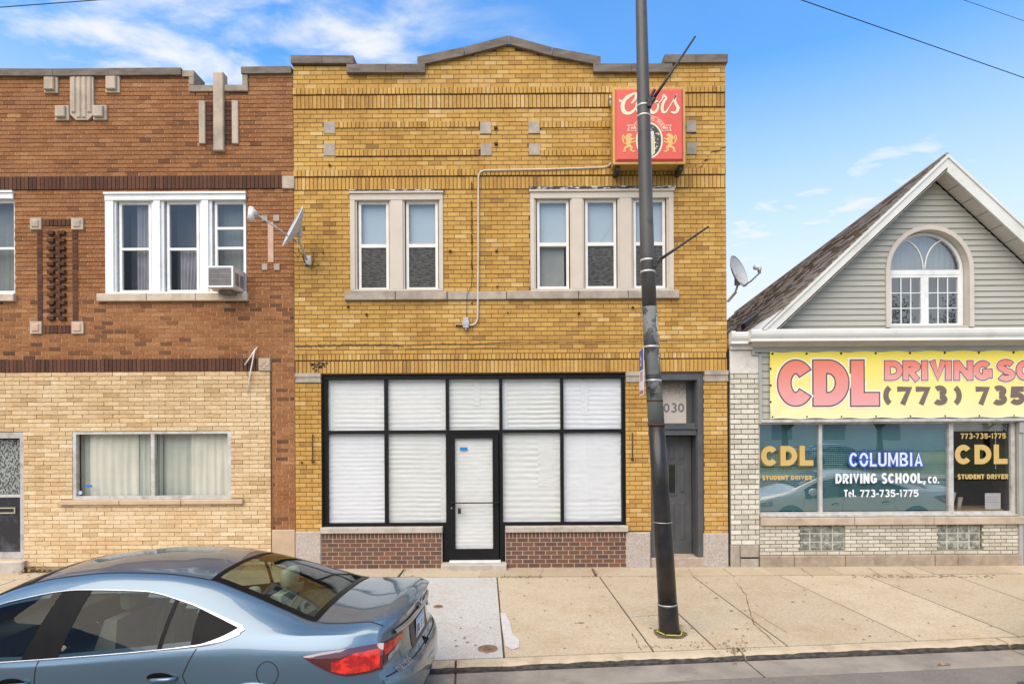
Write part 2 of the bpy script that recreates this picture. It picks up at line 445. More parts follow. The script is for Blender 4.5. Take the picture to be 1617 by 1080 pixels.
# broken concrete edge in front of the glass blocks, dirt in the joints
m = MB()
for _ in range(90):
    px = R.uniform(1345, 1570); x, y = G(px, 910.5 + R.gauss(0, 1.3)); s = R.uniform(.006,.022)
    m.box(x-s, x+s, y-s*.6, y+s*.6, zp(x,y)-.01, zp(x,y)+R.uniform(.008,.016))
build('rubble', m, M('crumbled_concrete', (.36,.29,.20), (.20,.16,.11), 30, .95), pave, kind='stuff')
pm = MB()                                              # cement smear on the slab beside the grey one
sm = [(790,968),(798,968),(806,985),(809,1000),(820,1011),(820,1022),(809,1026),(798,1020),(794,1000)]
pm.sheet([G(*q) for q in sm], lambda x, y: zp(x,y)+.003, lambda x, y: zp(x,y)+.0066)
build('cement_smear', pm, M('cement', (.52,.52,.50), (.44,.43,.40), 12, .9, bump=.003), pave)
def cap(px, py, r, label):
    x, y = G(px, py); z = zp(x, y) + .003
    t = thing('valve_cover', label, 'manhole cover', (x, y, z), 'valve covers in the grey slab')
    m = MB(); n = 28; prof = [(r*1.25, -.03), (r*1.25, .0035), (r*1.05, .006), (r*1.02, .0)]
    m.grid([[(x+q*math.cos(2*math.pi*k/n), y+q*math.sin(2*math.pi*k/n), z+h) for k in range(n+1)] for q, h in prof], flip=True)
    build('ring', m, M('cement_ring', (.30,.21,.13), (.16,.10,.06), 30, .95, bump=.01), t)
    m = MB(); prof = [(r, -.004), (r, .005), (r*.93, .007), (r*.7, .004), (r*.68, .009), (r*.25, .009), (r*.2, .003), (.001, .003)]
    m.grid([[(x+q*math.cos(2*math.pi*k/n), y+q*math.sin(2*math.pi*k/n), z+h) for k in range(n+1)] for q, h in prof], flip=True)
    for k in range(6):
        a = k*math.pi/3; cx_, cy_ = x+r*.48*math.cos(a), y+r*.48*math.sin(a)
        m.box(cx_-.012, cx_+.012, cy_-.012, cy_+.012, z, z+.013)
    build('lid', m, M('brown_cast_iron', (.24,.15,.09), (.12,.075,.045), 18, .8, bump=.004), t)
cap(692, 957.5, .052, 'small rusty valve cover high on the grey slab behind the blue car')
cap(770, 1024, .088, 'larger rusty valve cover at the curb corner of the grey slab')
# weeds along the joint, dry leaves against the tan wall and in the gutter
WEED = M('weed_green', (.06,.10,.02), (.03,.06,.012), 30, .8)
DRY = M('dry_leaf', (.34,.22,.10), (.16,.09,.04), 30, .9)
m = MB()
def blade(m, x, y, z, h, wd):
    a = R.uniform(0, 6.28); dx_, dy_ = math.cos(a)*wd, math.sin(a)*wd; lx, ly = R.uniform(-h,h)*.7, R.uniform(-h,h)*.7
    m.add([(x-dx_,y-dy_,z),(x+dx_,y+dy_,z),(x+lx,y+ly,z+h)], [(0,1,2)])
for (a, b, n) in ((790,856,170), (935,985,20), (1010,1065,25), (905,930,10)):
    for _ in range(n):
        px = R.uniform(a, b); x, y = G(px, 911 + R.gauss(0, .8)); blade(m, x, y, zp(x,y)-.01, R.uniform(.015,.05), .005)
for _ in range(60):
    t = tcur + R.gauss(0,.12); x, y = curb_pt(t, R.uniform(-.02,.1)); blade(m, x, y, zp(x,y)-.01, R.uniform(.012,.04), .006)
tag(build('weeds', m, WEED, kind='stuff'), 'thin green weeds sprouting in the pavement joints', 'weeds')
m = MB()
def leaf(m, x, y, z, s):
    a = R.uniform(0, 6.28); c_, s_ = math.cos(a)*s, math.sin(a)*s
    m.add([(x-c_,y-s_,z+R.uniform(0,.6)*s),(x+s_*.4,y-c_*.4,z+R.uniform(0,.8)*s),(x+c_,y+s_,z+R.uniform(0,.8)*s),(x-s_*.4,y+c_*.4,z+R.uniform(0,.3)*s)], [(0,1,2,3)])
for _ in range(700):
    px = R.choice((R.gauss(42, 16), R.gauss(60, 14), R.gauss(98, 14))); x, y = G(px, 899 + abs(R.gauss(0, 3)) - (3 if px > 75 else 0))
    leaf(m, x, min(y, -.08), zp(x,y)+.004 + abs(R.gauss(0,.03))*(1 if px < 75 else .3), R.uniform(.015,.045))
for (a, b, c_, d, n) in ((1060,1075,1000,1006,14), (1480,1502,1037,1041,40), (1155,1165,1023,1040,40), (1090,1180,1014,1021,60), (1010,1110,1019,1024,50)):
    for _ in range(n):
        x, y = G(R.uniform(a,b), R.uniform(c_,d)); z = zp(x,y)+.004 if y > curb_y(x)-.16 else ROAD_Z+.008
        leaf(m, x, y, z, R.uniform(.006,.018))
for _ in range(170):
    x = R.uniform(-2, 8.5); y = R.uniform(curb_y(x), -.1); leaf(m, x, y, zp(x,y)+.005, R.uniform(.003,.011))
tag(build('dry_leaves', m, DRY, kind='stuff'), 'dry brown leaves heaped against the tan wall and strewn about', 'leaves')

# old gum, tar and oil spots trodden into the slabs
m = MB()
for _ in range(260):
    x = R.uniform(-2.5, 9.0); y = R.uniform(curb_y(x)+.05, -.05); r = R.uniform(.006,.020)*(1 if R.random() < .9 else 2.0); n = 7
    m.add([(x+r*R.uniform(.7,1.2)*math.cos(2*math.pi*k/n), y+r*R.uniform(.7,1.2)*math.sin(2*math.pi*k/n), zp(x,y)+.0055) for k in range(n)], [tuple(range(n))])
build('gum_spots', m, M('old_gum', (.20,.165,.125), (.30,.25,.18), 3, .9), pave, kind='stuff')
# ------------------------------------------------------------------ painted lettering: letters drawn as broad strokes
def arc(cx, cy, rx, ry, a0, a1, n=18):
    return [(cx+rx*math.cos(math.radians(a0+(a1-a0)*k/n)), cy+ry*math.sin(math.radians(a0+(a1-a0)*k/n))) for k in range(n+1)]
def glyph(ch, w, h, t):
    i = t/2; c, r, u = w-i, h-i, h/2
    g = {
     'I': [[(w/2,0),(w/2,h)]], 'L': [[(i,h),(i,i),(w,i)]], 'T': [[(0,r),(w,r)],[(w/2,r),(w/2,0)]],
     'H': [[(i,0),(i,h)],[(c,0),(c,h)],[(i,u),(c,u)]], 'E': [[(w,r),(i,r),(i,i),(w,i)],[(i,u),(w*.9,u)]],
     'N': [[(i,0),(i,h)],[(c,0),(c,h)],[(i*1.1,h-i*.6),(w-i*1.1,i*.6)]], 'M': [[(i,0),(i,h)],[(c,0),(c,h)],[(i*1.1,h-i*.7),(w/2,h*.22),(w-i*1.1,h-i*.7)]],
     'V': [[(i*1.05,h),(w/2,i*1.3),(w-i*1.05,h)]], 'A': [[(i*1.05,0),(w/2,h-i*1.3),(w-i*1.05,0)],[(w*.25,h*.27),(w*.75,h*.27)]],
     'U': [[(i,h),(i,w*.45)] + arc(w/2,w*.45,w/2-i,w*.45-i,180,360,14) + [(c,h)]],
     'O': [arc(w/2,u,w/2-i,u-i,90,450,36)], '0': [arc(w/2,u,w/2-i,u-i,90,450,36)],
     'C': [arc(w/2,u,w/2-i,u-i,38,322,30)], 'G': [arc(w/2,u,w/2-i,u-i,42,330,28),[(w*.5,u-i*.55),(w*.98,u-i*.55)],[(c,u-i*.1),(c,h*.12)]],
     'D': [[(w*.42,i),(i,i),(i,r),(w*.42,r)]+arc(w*.42,u,c-w*.42,u-i,90,-90,22)],
     'R': [[(i,0),(i,r),(w*.5,r)]+arc(w*.5,h*.70-i*.05,c-w*.5,h*.30-i,90,-90,14)+[(i,h*.40)],[(w*.48,h*.40),(w-i*1.05,0)]],
     'B': [[(i,u),(i,r),(w*.5,r)]+arc(w*.5,h*.76-i*.5,c*.93-w*.5,h*.24-i*.5,90,-90,12)+[(i,h*.52)],[(i,u),(i,i),(w*.5,i)]+arc(w*.5,h*.26+i*.5-i*.5,c-w*.5,h*.26-i,-90,90,12)],
     'S': [arc(w/2,h*.735,w/2-i,h*.265-i*.55,25,270,16)[:-1]+arc(w/2,h*.265,w/2-i,h*.265-i*.55,90,-155,16)],
     '1': [[(w*.12,h*.76),(w*.55,h-i*.7),(w*.55,0)]], '7': [[(0,r),(w-i*.9,r),(w*.36,0)]],
     '2': [arc(w/2,h*.70,w/2-i,h*.30-i,165,-35,14)+[(i*1.1,i),(w,i)]],
     '3': [arc(w*.48,h*.74,w*.48-i,h*.26-i*.6,140,-90,14),arc(w*.48,h*.28,w*.52-i,h*.28-i*.7,90,-150,16)],
     '5': [[(w*.92,r),(i*1.25,r),(i*1.1,h*.52)]+arc(w*.47,h*.33,w*.53-i,h*.33-i*.8,110,-155,18)],
     '(': [arc(w*1.3,u,w*1.3-i,u*1.12,128,232,12)], ')': [arc(-w*.3,u,w*1.3-i,u*1.12,52,-52,12)],
     '-': [[(0,h*.42),(w,h*.42)]], '.': [[(w/2-i,i),(w/2+i,i)]], ',': [[(w/2,t),(w/2-i*.8,-t*.6)]],
     'e': [[(i,h*.34),(c,h*.34)]+arc(w/2,h*.34,w/2-i,h*.34-i*.6,0,300,20)], 'l': [[(w/2,0),(w/2,h)]],
     'F': [[(w,r),(i,r),(i,0)],[(i,h*.48),(w*.85,h*.48)]],
    }
    return g.get(ch, [])
WID = {'I':.36,'1':.55,'M':1.2,'-':.5,'.':.42,',':.42,' ':.45,'(':.42,')':.42,'l':.36,'e':.8,'L':.82,'E':.82,'J':.6,'T':.88,'S':.92,'7':.88,'O':1.06,'G':1.04,'C':1.02,'V':1.02,'A':1.04}
def ribbon2d(pts, wd, ext=0.0):
    """broad stroke along 2d points, mitred; returns left/right points"""
    pts = [Vector(p) for p in pts]; closed = (pts[0]-pts[-1]).length < 1e-5
    if ext and not closed:
        pts[0] = pts[0] + (pts[0]-pts[1]).normalized()*ext; pts[-1] = pts[-1] + (pts[-1]-pts[-2]).normalized()*ext
    n = len(pts); L = []
    for k in range(n):
        if closed: a = pts[k-1] if k else pts[n-2]; b = pts[(k+1)] if k < n-1 else pts[1]
        else: a = pts[max(k-1,0)]; b = pts[min(k+1,n-1)]
        p = pts[k]; d0 = (p-a).normalized() if (p-a).length > 1e-9 else (b-p).normalized(); d1 = (b-p).normalized() if (b-p).length > 1e-9 else d0
        n0 = Vector((-d0.y, d0.x)); n1 = Vector((-d1.y, d1.x)); mm = (n0+n1)
        mm = mm.normalized() if mm.length > 1e-6 else n0
        s = min(1.43, 1/max(.2, mm.dot(n0)))
        h = wd[k] if isinstance(wd, (list, tuple)) else wd
        L.append((p + mm*h/2*s, p - mm*h/2*s))
    return L
def place2d(mb, L, fn, tone=.5):
    mb.grid([[fn(a.x, a.y), fn(b.x, b.y)] for a, b in L], tone)
def word_layout(text, h, cw, gap, widths=WID):
    x = 0; out_ = []
    for ch in text:
        w_ = cw*widths.get(ch, 1.0); out_.append((ch, x, w_)); x += w_ + gap
    return out_, x - gap
def word(name, text, x0, x1, z0, z1, y, weight, layers, parent, gap=.12, slant=0.0, fn=None):
    """lettering between x0..x1, z0..z1 on plane y; layers: (outline extra, material, lift towards viewer)"""
    h = z1-z0; lay, tot = word_layout(text, h, 1.0, gap)
    k = (x1-x0)/tot; res = []
    for ex, m, lift in layers:
        mb = MB(); st = 0
        for ch, gx, gw in lay:
            for pl in glyph(ch, gw*k, h, weight):
                L = ribbon2d(pl, weight+2*ex, ex)
                st = (st+1) % 5; yy = y - lift - st*.00025
                f_ = fn or (lambda u, v, yy: (u, yy, v))
                place2d(mb, L, lambda u, v: f_(x0+gx*k+u+slant*v, z0+v, yy))
        res.append(build(name, mb, m, parent))
    return res
# ------------------------------------------------------------------ masonry tools
def cut(rects, holes, tol=.018):
    for hx0, hx1, hz0, hz1 in holes:
        nxt = []
        for x0, x1, z0, z1 in rects:
            if hx1 <= x0+1e-4 or hx0 >= x1-1e-4 or hz1 <= z0+1e-4 or hz0 >= z1-1e-4: nxt.append((x0,x1,z0,z1)); continue
            if hx0 - x0 > tol: nxt.append((x0, hx0, z0, z1))
            if x1 - hx1 > tol: nxt.append((hx1, x1, z0, z1))
            a, b = max(x0,hx0), min(x1,hx1)
            if hz0 - z0 > tol: nxt.append((a, b, z0, hz0))
            if z1 - hz1 > tol: nxt.append((a, b, hz1, z1))
        rects = nxt
    return rects
def lay_row(outl, x0, x1, z0, z1, L, off, holes, tone, yf=0.0, top=None, jx=.010, jz=.010, jit=.003, rng=R):
    """one course of bricks of length L from x0 to x1"""
    x = x0 - off*L
    while x < x1 - 1e-4:
        a, b = max(x, x0), min(x+L, x1); x += L
        if b - a < .02: continue
        r = (a+jx/2, b-jx/2, z0+jz/2, z1-jz/2)
        if top:
            if min(top(r[0]), top(r[1])) < r[3]-.012:
                while r[1]-r[0] > .03 and top(r[0]) < r[3]-.012: r = (r[0]+.01, r[1], r[2], r[3])
                while r[1]-r[0] > .03 and top(r[1]) < r[3]-.012: r = (r[0], r[1]-.01, r[2], r[3])
                if r[1]-r[0] <= .03: continue
        for q in cut([r], holes):
            if q[1]-q[0] > .012 and q[3]-q[2] > .012:
                outl.append((*q, yf + rng.uniform(-jit, jit), min(1, max(0, tone((q[0]+q[1])/2, (q[2]+q[3])/2)))))
def unit_brick(name, m):
    b = MB(); b.box(-.5,.5,-.5,.5,-.5,.5,0.0,back=False)
    me = b.mesh(name); me.materials.append(m); return me
def masonry(parent, bricks, m, depth=.05, name='brick', most=300, rest='brick_courses'):
    """the bricks nearest the camera are parts of their own, the rest one mass"""
    areas = sorted((q[1]-q[0])*(q[3]-q[2]) for q in bricks); big = areas[int(len(areas)*.6)]*.95
    def key(q):
        a = (q[1]-q[0])*(q[3]-q[2]); cx_, cz_ = (q[0]+q[1])/2, (q[2]+q[3])/2
        return (cx_**2 + (q[4]+D)**2 + (cz_-CAMZ)**2) * (1 if a >= big else 3)
    order = sorted(bricks, key=key)
    me = unit_brick(name, m); L = parent.location if parent.type == 'EMPTY' else None
    for q in order[:most]:
        o = bpy.data.objects.new(name, me); COL.objects.link(o); o.parent = parent
        if L is not None: o.matrix_parent_inverse = Matrix.Translation(-L)
        o.location = ((q[0]+q[1])/2, q[4]+depth/2, (q[2]+q[3])/2); o.scale = (q[1]-q[0], depth, q[3]-q[2])
        o['tone'] = q[5]
    if len(order) > most:
        b = MB()
        for q in order[most:]: b.box(q[0],q[1],q[4],q[4]+depth,q[2],q[3],q[5],back=False)
        build(rest, b, m, parent, kind='stuff')
def slab_wall(mb, x0, x1, z0, z1, y0, y1, holes):
    """wall slab with rectangular openings, only outer faces"""
    xs = sorted({x0, x1, *[min(max(v,x0),x1) for h in holes for v in h[:2]]}); zs = sorted({z0, z1, *[min(max(v,z0),z1) for h in holes for v in h[2:]]})
    def solid(i, j):
        if i < 0 or j < 0 or i >= len(xs)-1 or j >= len(zs)-1: return False
        cx_, cz_ = (xs[i]+xs[i+1])/2, (zs[j]+zs[j+1])/2
        return not any(h[0] < cx_ < h[1] and h[2] < cz_ < h[3] for h in holes)
    for i in range(len(xs)-1):
        for j in range(len(zs)-1):
            if not solid(i, j): continue
            a, b, c, d = xs[i], xs[i+1], zs[j], zs[j+1]
            mb.add([(a,y0,c),(b,y0,c),(b,y0,d),(a,y0,d)], [(0,1,2,3)]); mb.add([(b,y1,c),(a,y1,c),(a,y1,d),(b,y1,d)], [(0,1,2,3)])
            if not solid(i-1,j): mb.add([(a,y1,c),(a,y0,c),(a,y0,d),(a,y1,d)], [(0,1,2,3)])
            if not solid(i+1,j): mb.add([(b,y0,c),(b,y1,c),(b,y1,d),(b,y0,d)], [(0,1,2,3)])
            if not solid(i,j+1): mb.add([(a,y0,d),(b,y0,d),(b,y1,d),(a,y1,d)], [(0,1,2,3)])
            if not solid(i,j-1): mb.add([(a,y1,c),(b,y1,c),(b,y0,c),(a,y0,c)], [(0,1,2,3)])
def shell(parent, x0, x1, y1, h, m, mroof):
    """side walls, rear wall and flat roof so the house is a closed volume"""
    for nm, b in (('side_wall', (x0, x0+.25, .27, y1-.25, -.2, h)), ('side_wall', (x1-.25, x1, .27, y1-.25, -.2, h)), ('rear_wall', (x0, x1, y1-.25, y1, -.2, h))):
        build(nm, MB().box(*b), m, parent)
    build('flat_roof', MB().box(x0+.25, x1-.25, .27, y1-.25, h-.5, h-.3), mroof, parent)
    build('floor_slab', MB().box(x0+.25, x1-.25, .27, y1-.25, -.15, .02), DARKROOM, parent)
    build('upper_floor', MB().box(x0+.25, x1-.25, .27, y1-.25, Z(545), Z(530)), DARKROOM, parent)
    build('partition', MB().box(x0+.25, x1-.25, 2.2, 2.3, .02, h-.5), DARKROOM, parent)
ROOFING = M('tar_roofing', (.06,.06,.06), (.04,.04,.04), 5, .95)

# ------------------------------------------------------------------ yellow brick building
YBM = brick_mat('yellow_brick', [(0,(.20,.112,.042)),(.2,(.37,.205,.063)),(.45,(.49,.278,.075)),(.75,(.575,.343,.094)),(1,(.68,.47,.20))],
                grain=.28, gscale=(150,60,22), stain=(.66,.55,.44), sscale=.9, slo=.47, shi=.72, streak=(.66,.56,.46))
YMORT = M('dark_mortar', (.150,.088,.036), (.10,.06,.026), 14, .95, bump=.004)
COMMON = M('common_brick_side', (.36,.24,.13), (.26,.16,.09), 9, .9, bump=.006, bscale=30, stretch=(1,1,3))
yx0, yx1 = X(465.5), X(1148.5)
yb_ = thing('yellow_brick_building', 'two-storey yellow brick building with papered black storefront and low gabled parapet', 'building', ((yx0+yx1)/2, 0, 0))
def ytop_px(px):
    prof = [(462,102),(554,102),(555,117),(666,117),(667,101),(803,73),(940,101),(941,117),(1054,117),(1055,101),(1150,101)]
    for (a, b), (c, d) in zip(prof[:-1], prof[1:]):
        if a <= px <= c: return b + (d-b)*(px-a)/(c-a)
    return 102
def ytop(x): px = CX + x*PXM; return Z(ytop_px(px), px)
Yw2 = rect(553, 303, 700, 460); Yw3 = rect(837, 300, 1064, 459)
Ysill = rect(545.5, 460.5, 1071.5, 473.5)
Ystore = rect(507.5, 590, 988.5, 900); Ydoor = rect(1027.5, 588.5, 1111.5, 900)
caps = [rect(467, 589.5, 506.5, 604), rect(988.5, 587, 1027, 603), rect(1112.5, 585, 1149.3, 602)]
bases = [rect(467, 839, 507, 899), rect(989, 840, 1027, 899), rect(1111, 842, 1150, 899)]
sq = [rect(511.5,193,529.5,212), rect(511.5,227,529.5,246.5), rect(758,193,776,212), rect(759,227,777,246.5), rect(834.5,192,852.5,211.5), rect(835,227,853,246), rect(1083.5,191,1099.5,209.5), rect(1084,225.5,1100,244.5)]
panels = [rect(529.5,192.5,758,202.5), rect(529.5,237,758.5,246.8), rect(852.5,192,1083.5,202), rect(853,236.5,1084,246.3)]
holes = [Yw2, Yw3, Ysill, Ystore, Ydoor, *caps, *bases, *sq, *panels]
def ytone(x, z):
    hi = max(0, min(1, (z-5.0)/3.5))
    t = R.gauss(.64, .11) if R.random() > .10 else R.gauss(.38, .10)
    n = mnoise.noise(Vector((x*.55, 3.1, z*.8)))*.22 + mnoise.noise(Vector((x*1.6, 8.3, z*2.2)))*.12
    return t + n + .08*hi + (.06 if z < 2.8 else 0)
bk = []
def yrows(pt_, pb, n, kind='S', yf=0.0, xr=None, hs=holes):
    zt, zb = Z(pt_, 700), Z(pb, 700); h = (zt-zb)/n
    xa, xb = xr or (yx0, yx1)
    for i in range(n):
        z1 = zt - i*h; z0 = z1 - h
        if kind == 'S': lay_row(bk, xa, xb, z0, z1, .2135, .5*(i % 2)+.13+R.uniform(-.05,.05), hs, ytone, yf, ytop, .0075, .0105)
        elif kind == 'R': lay_row(bk, xa, xb, z0, z1, .0705, 0, hs, ytone, yf, ytop, .011, .008)
        else: lay_row(bk, xa, xb, z0, z1, .0685, 0, hs, ytone, yf, ytop, .011, .010)
yrows(61, 139, 11); yrows(139.3, 149.6, 1, 'R', -.028); yrows(150.8, 171.6, 1, 'V', -.012)
yrows(172.8, 268, 14); yrows(268.2, 278.4, 1, 'R', -.022); yrows(279.8, 299.4, 1, 'V', -.006)
yrows(300.2, 558.6, 37); yrows(558.8, 567.8, 1, 'R', -.010); yrows(569.2, 589, 1, 'V', -.002)
yrows(589.2, 897, 43)
for k, p_ in enumerate(panels):
    lay_row(bk, p_[0], p_[1], p_[2], p_[3], .0705, 0, [], ytone, -.02, None, .011, .008)
bk = [q for q in bk if not (q[0] > 20)]
masonry(yb_, bk, YBM)
wm = MB(); zlow = Z(121)
slab_wall(wm, yx0+.003, yx1-.003, -.2, zlow, .012, .27, [Yw2, Yw3, Ystore, Ydoor])
prof = [(yx0+.003, zlow)] + [(X(p_, 100) if i else yx0+.003, Z(v-2, p_)) for i, (p_, v) in enumerate([(465,102),(554,102),(555.5,117),(666,117),(667.5,101),(803,73),(940,101),(941.5,117),(1054,117),(1055.5,101),(1148,101)])] + [(yx1-.003, zlow)]
prof[-2] = (yx1-.003, prof[-2][1])
wm.prism(prof, .012, .27)
build('wall', wm, YMORT, yb_)
shell(yb_, yx0, yx1, 16, Z(135), COMMON, ROOFING)
# coping stones
def stone_run(name, parent, pts, h, y0, y1, m, c=.008):
    """coping along a slanted or level line, px points of the top edge"""
    (xa, za), (xb, zb) = pts
    b = MB(); b.prism([(xa, za-h), (xb, zb-h), (xb, zb), (xa, za)], y0, y1); return build(name, b, m, parent)
def cp(px, py): return P(px, py)
for a, b, h in (((461,91),(510,91.2),12), ((510.6,91.2),(559.5,91.5),12), ((549,105.5),(610,105.5),13), ((610.6,105.5),(672,105.5),13), ((936,104.5),(996,104.8),13), ((996.6,104.8),(1060,105),13), ((1048,90),(1097,89.5),12.5), ((1097.6,89.5),(1147.5,89),12.5)):
    lowr = a[1] > 100
    stone_run('coping_stone', yb_, (cp(*a), cp(*b)), h/PXM, -.075 if lowr else -.06, .34, COPING)
for a, b in (((660,94),(733,78.5)), ((734,78.3),(803,60.5)), ((803.6,60.5),(871,79)), ((872,79.3),(947.5,93.5))):
    stone_run('coping_stone', yb_, (cp(*a), cp(*b)), 13.0/PXM, -.068, .345, COPING)
for k, q in enumerate(sq): build('accent_stone', MB().cbox(q[0], q[1], -.012, .05, q[2], q[3], .006), STONE, yb_)
for q in caps:
    z0, z1 = q[2], q[3]; b = MB()
    b.box(q[0]-.004, q[1]+.004, -.03, .05, z0+(z1-z0)*.6, z1); b.box(q[0], q[1], -.015, .05, z0+(z1-z0)*.22, z0+(z1-z0)*.6); b.box(q[0]-.002, q[1]+.002, -.024, .05, z0, z0+(z1-z0)*.22)
    build('pier_capital', b, STONE, yb_)
GRAN = M('pier_base_granite', (.50,.44,.38), (.30,.27,.24), 38, .85, bump=.006, bscale=50, grime=(.40,.30,.22), gscale=3)
for q in bases: build('pier_base', MB().cbox(q[0], q[1], -.02, .05, q[2]-.05, q[3], .012), GRAN, yb_)
# window sill, in stones
for a, b in ((545.5,625),(625.8,706),(706.8,800),(800.8,913),(913.8,991),(991.8,1071.5)):
    build('sill_stone', MB().cbox(X(a,467), X(b,467), -.065 if a < 700 or a > 800 else -.04, .06, Z(473.5,820), Z(460.7,820), .01), STONE, yb_)
# ---- upper windows
SHADE_B = M('roller_shade_blue_grey', (.47,.52,.56), (.44,.485,.52), 1.5, .8)
SHADE_G = M('roller_shade_dim', (.26,.27,.26), (.20,.21,.20), 2, .85)
SCREEN = M('insect_screen', (.028,.028,.028), (.085,.085,.082), 26, .7, stretch=(.55,1,1.6), lo=.42, hi=.62)
def double_hung(parent, px0, px1, top, mid, bot, y=.055, lower='screen', fm=SASH, upper=None, gl=GLASS_SKY, fw=4.2):
    x0, x1 = X(px0, (top+bot)/2), X(px1, (top+bot)/2); cxp = (px0+px1)/2
    zt, zm, zb = Z(top,cxp), Z(mid,cxp), Z(bot,cxp); t = fw/PXM
    fr = MB(); fr.frame(x0, x1, zb, zt, t, y, y+.05); fr.box(x0+t, x1-t, y+.001, y+.05, zm-.030, zm+.030)
    o = build('sash', fr, fm, parent)
    build('pane', MB().pane(x0+t, x1-t, zm+.03, zt-t, y+.022), gl, o)
    build('pane', MB().pane(x0+t, x1-t, zb+t, zm-.03, y+.030), GLASS, o)
    build('shade', MB().box(x0+t*.6, x1-t*.6, y+.085, y+.09, zm-.03, zt-t*.5), upper or SHADE_B, o)
    build('shade_hem', MB().box(x0+t, x1-t, y+.078, y+.083, zm+.012, zm+.030), SASH, o)
    if lower == 'screen':
        b = MB(); n = 14; rows = []
        for i in range(n+1):
            z = zb+t+(zm-.03-zb-t)*i/n
            rows.append([(x0+t+(x1-x0-2*t)*k/n, y+.014+.002*math.sin(i*1.1+k*.5), z) for k in range(n+1)])
        build('screen', b.grid(rows), SCREEN, o, True)
    else:
        build('lower_shade', MB().box(x0+t, x1-t-.03, y+.10, y+.105, zb+t, zm-.03), SHADE_G, o)
    b = MB(); b.box(x0-.02, x1+.02, y-.025, y+.05, zb-.028, zb-.002); build('sash_ledge', b, fm, o)
    return o
def mulled(parent, r, cols, m=TRIM):
    """painted surround with boards between the sashes; cols are px ranges of the sashes"""
    x0, x1, z0, z1 = r; b = MB()
    zt = z1-13/PXM
    b.box(x0+.004, x1-.004, -.018, .11, zt, z1-.035)
    b.box(x0-.01, x1+.01, -.045, .11, z1-.034, z1-.002)
    b.box(x0+.004, x1-.004, -.010, .11, z0+.001, z0+.035)
    xs = [x0+.004] + [v for c in cols for v in (X(c[0], 380)-.018, X(c[1], 380)+.018)] + [x1-.004]
    for i in range(0, len(xs), 2):
        b.box(xs[i], xs[i+1], .012, .11, z0+.035, zt)
        if i in (0, len(xs)-2): b.box(xs[i], xs[i] + (xs[i+1]-xs[i])*.72 if i == 0 else xs[i+1], -.014, .012, z0+.035, zt) if i == 0 else b.box(xs[i]+(xs[i+1]-xs[i])*.28, xs[i+1], -.014, .012, z0+.035, zt)
        else: b.box(xs[i]+.03, xs[i+1]-.03, -.012, .012, z0+.035, zt)
    return build('window', b, m, parent)
wa = mulled(yb_, Yw2, [(565,613),(640.5,691)])
double_hung(wa, 565, 613, 316.5, 387, 457.5); double_hung(wa, 640.5, 691, 316, 386.5, 457)
wb = mulled(yb_, Yw3, [(848,898.7),(924.5,974),(1001,1051.6)])
double_hung(wb, 848, 898.7, 314, 384.5, 455.5, lower='shade'); double_hung(wb, 924.5, 974, 313.5, 384, 455); double_hung(wb, 1001, 1051.6, 313, 383.5, 454.5)
# flaking steel lintels over the windows
FLAKE = M('flaking_lintel', (.05,.04,.035), (.62,.60,.56), 26, .9, lo=.52, hi=.6, stretch=(.35,1,1.6), bump=.006)
for r_, a, b in ((Yw2, 551, 702), (Yw3, 836, 1066)):
    build('lintel', MB().box(X(a,300), X(b,300), -.05, .02, r_[3]+.001, r_[3]+.045 if r_ is Yw3 else r_[3]+.02), FLAKE, yb_)
# ---- storefront
SX = [(510,514.5),(604.8,610.2),(702.6,707.6),(787.8,792.8),(885,890),(981,985.5)]
sfy = .07; b = MB()
zt, zb = Z(590.5,748), Z(830.5,748)
b.box(X(508), X(988), sfy-.02, sfy+.10, Z(598,748), zt)
b.box(X(508), X(514.5), sfy, sfy+.10, zb, Z(598,748)); b.box(X(982.5), X(988), sfy, sfy+.10, zb, Z(598,748))
for a, c in SX[1:5]: b.box(X(a), X(c), sfy, sfy+.10, zb if a not in (702.6,787.8) else Z(886,748), Z(598,748))
ztr0, ztr1 = Z(684,748), Z(678.5,748)
edges = [514.5, 604.8, 610.2, 702.6, 707.6, 787.8, 792.8, 885, 890, 982.5]
for i in range(0, 10, 2):
    b.box(X(edges[i]), X(edges[i+1]), sfy+.002, sfy+.10, ztr0, ztr1)
    if i != 4: b.box(X(edges[i]), X(edges[i+1]), sfy+.002, sfy+.10, zb, Z(826,748))
b.box(X(698.5), X(702.6), sfy+.002, sfy+.10, Z(889,748), zb); b.box(X(792.8), X(797.5), sfy+.002, sfy+.10, Z(889,748), zb)
sf = build('storefront_frame', b, DARKM, yb_)
PAPER = [M('white_shade_paper', (.70,.70,.69), (.66,.66,.645), 3, .8, bump=.002, bscale=9), M('cool_shade_paper', (.69,.70,.72), (.655,.665,.69), 3, .8, bump=.002, bscale=9), M('warm_shade_paper', (.655,.66,.645), (.61,.62,.60), 3, .8, bump=.002, bscale=9)]
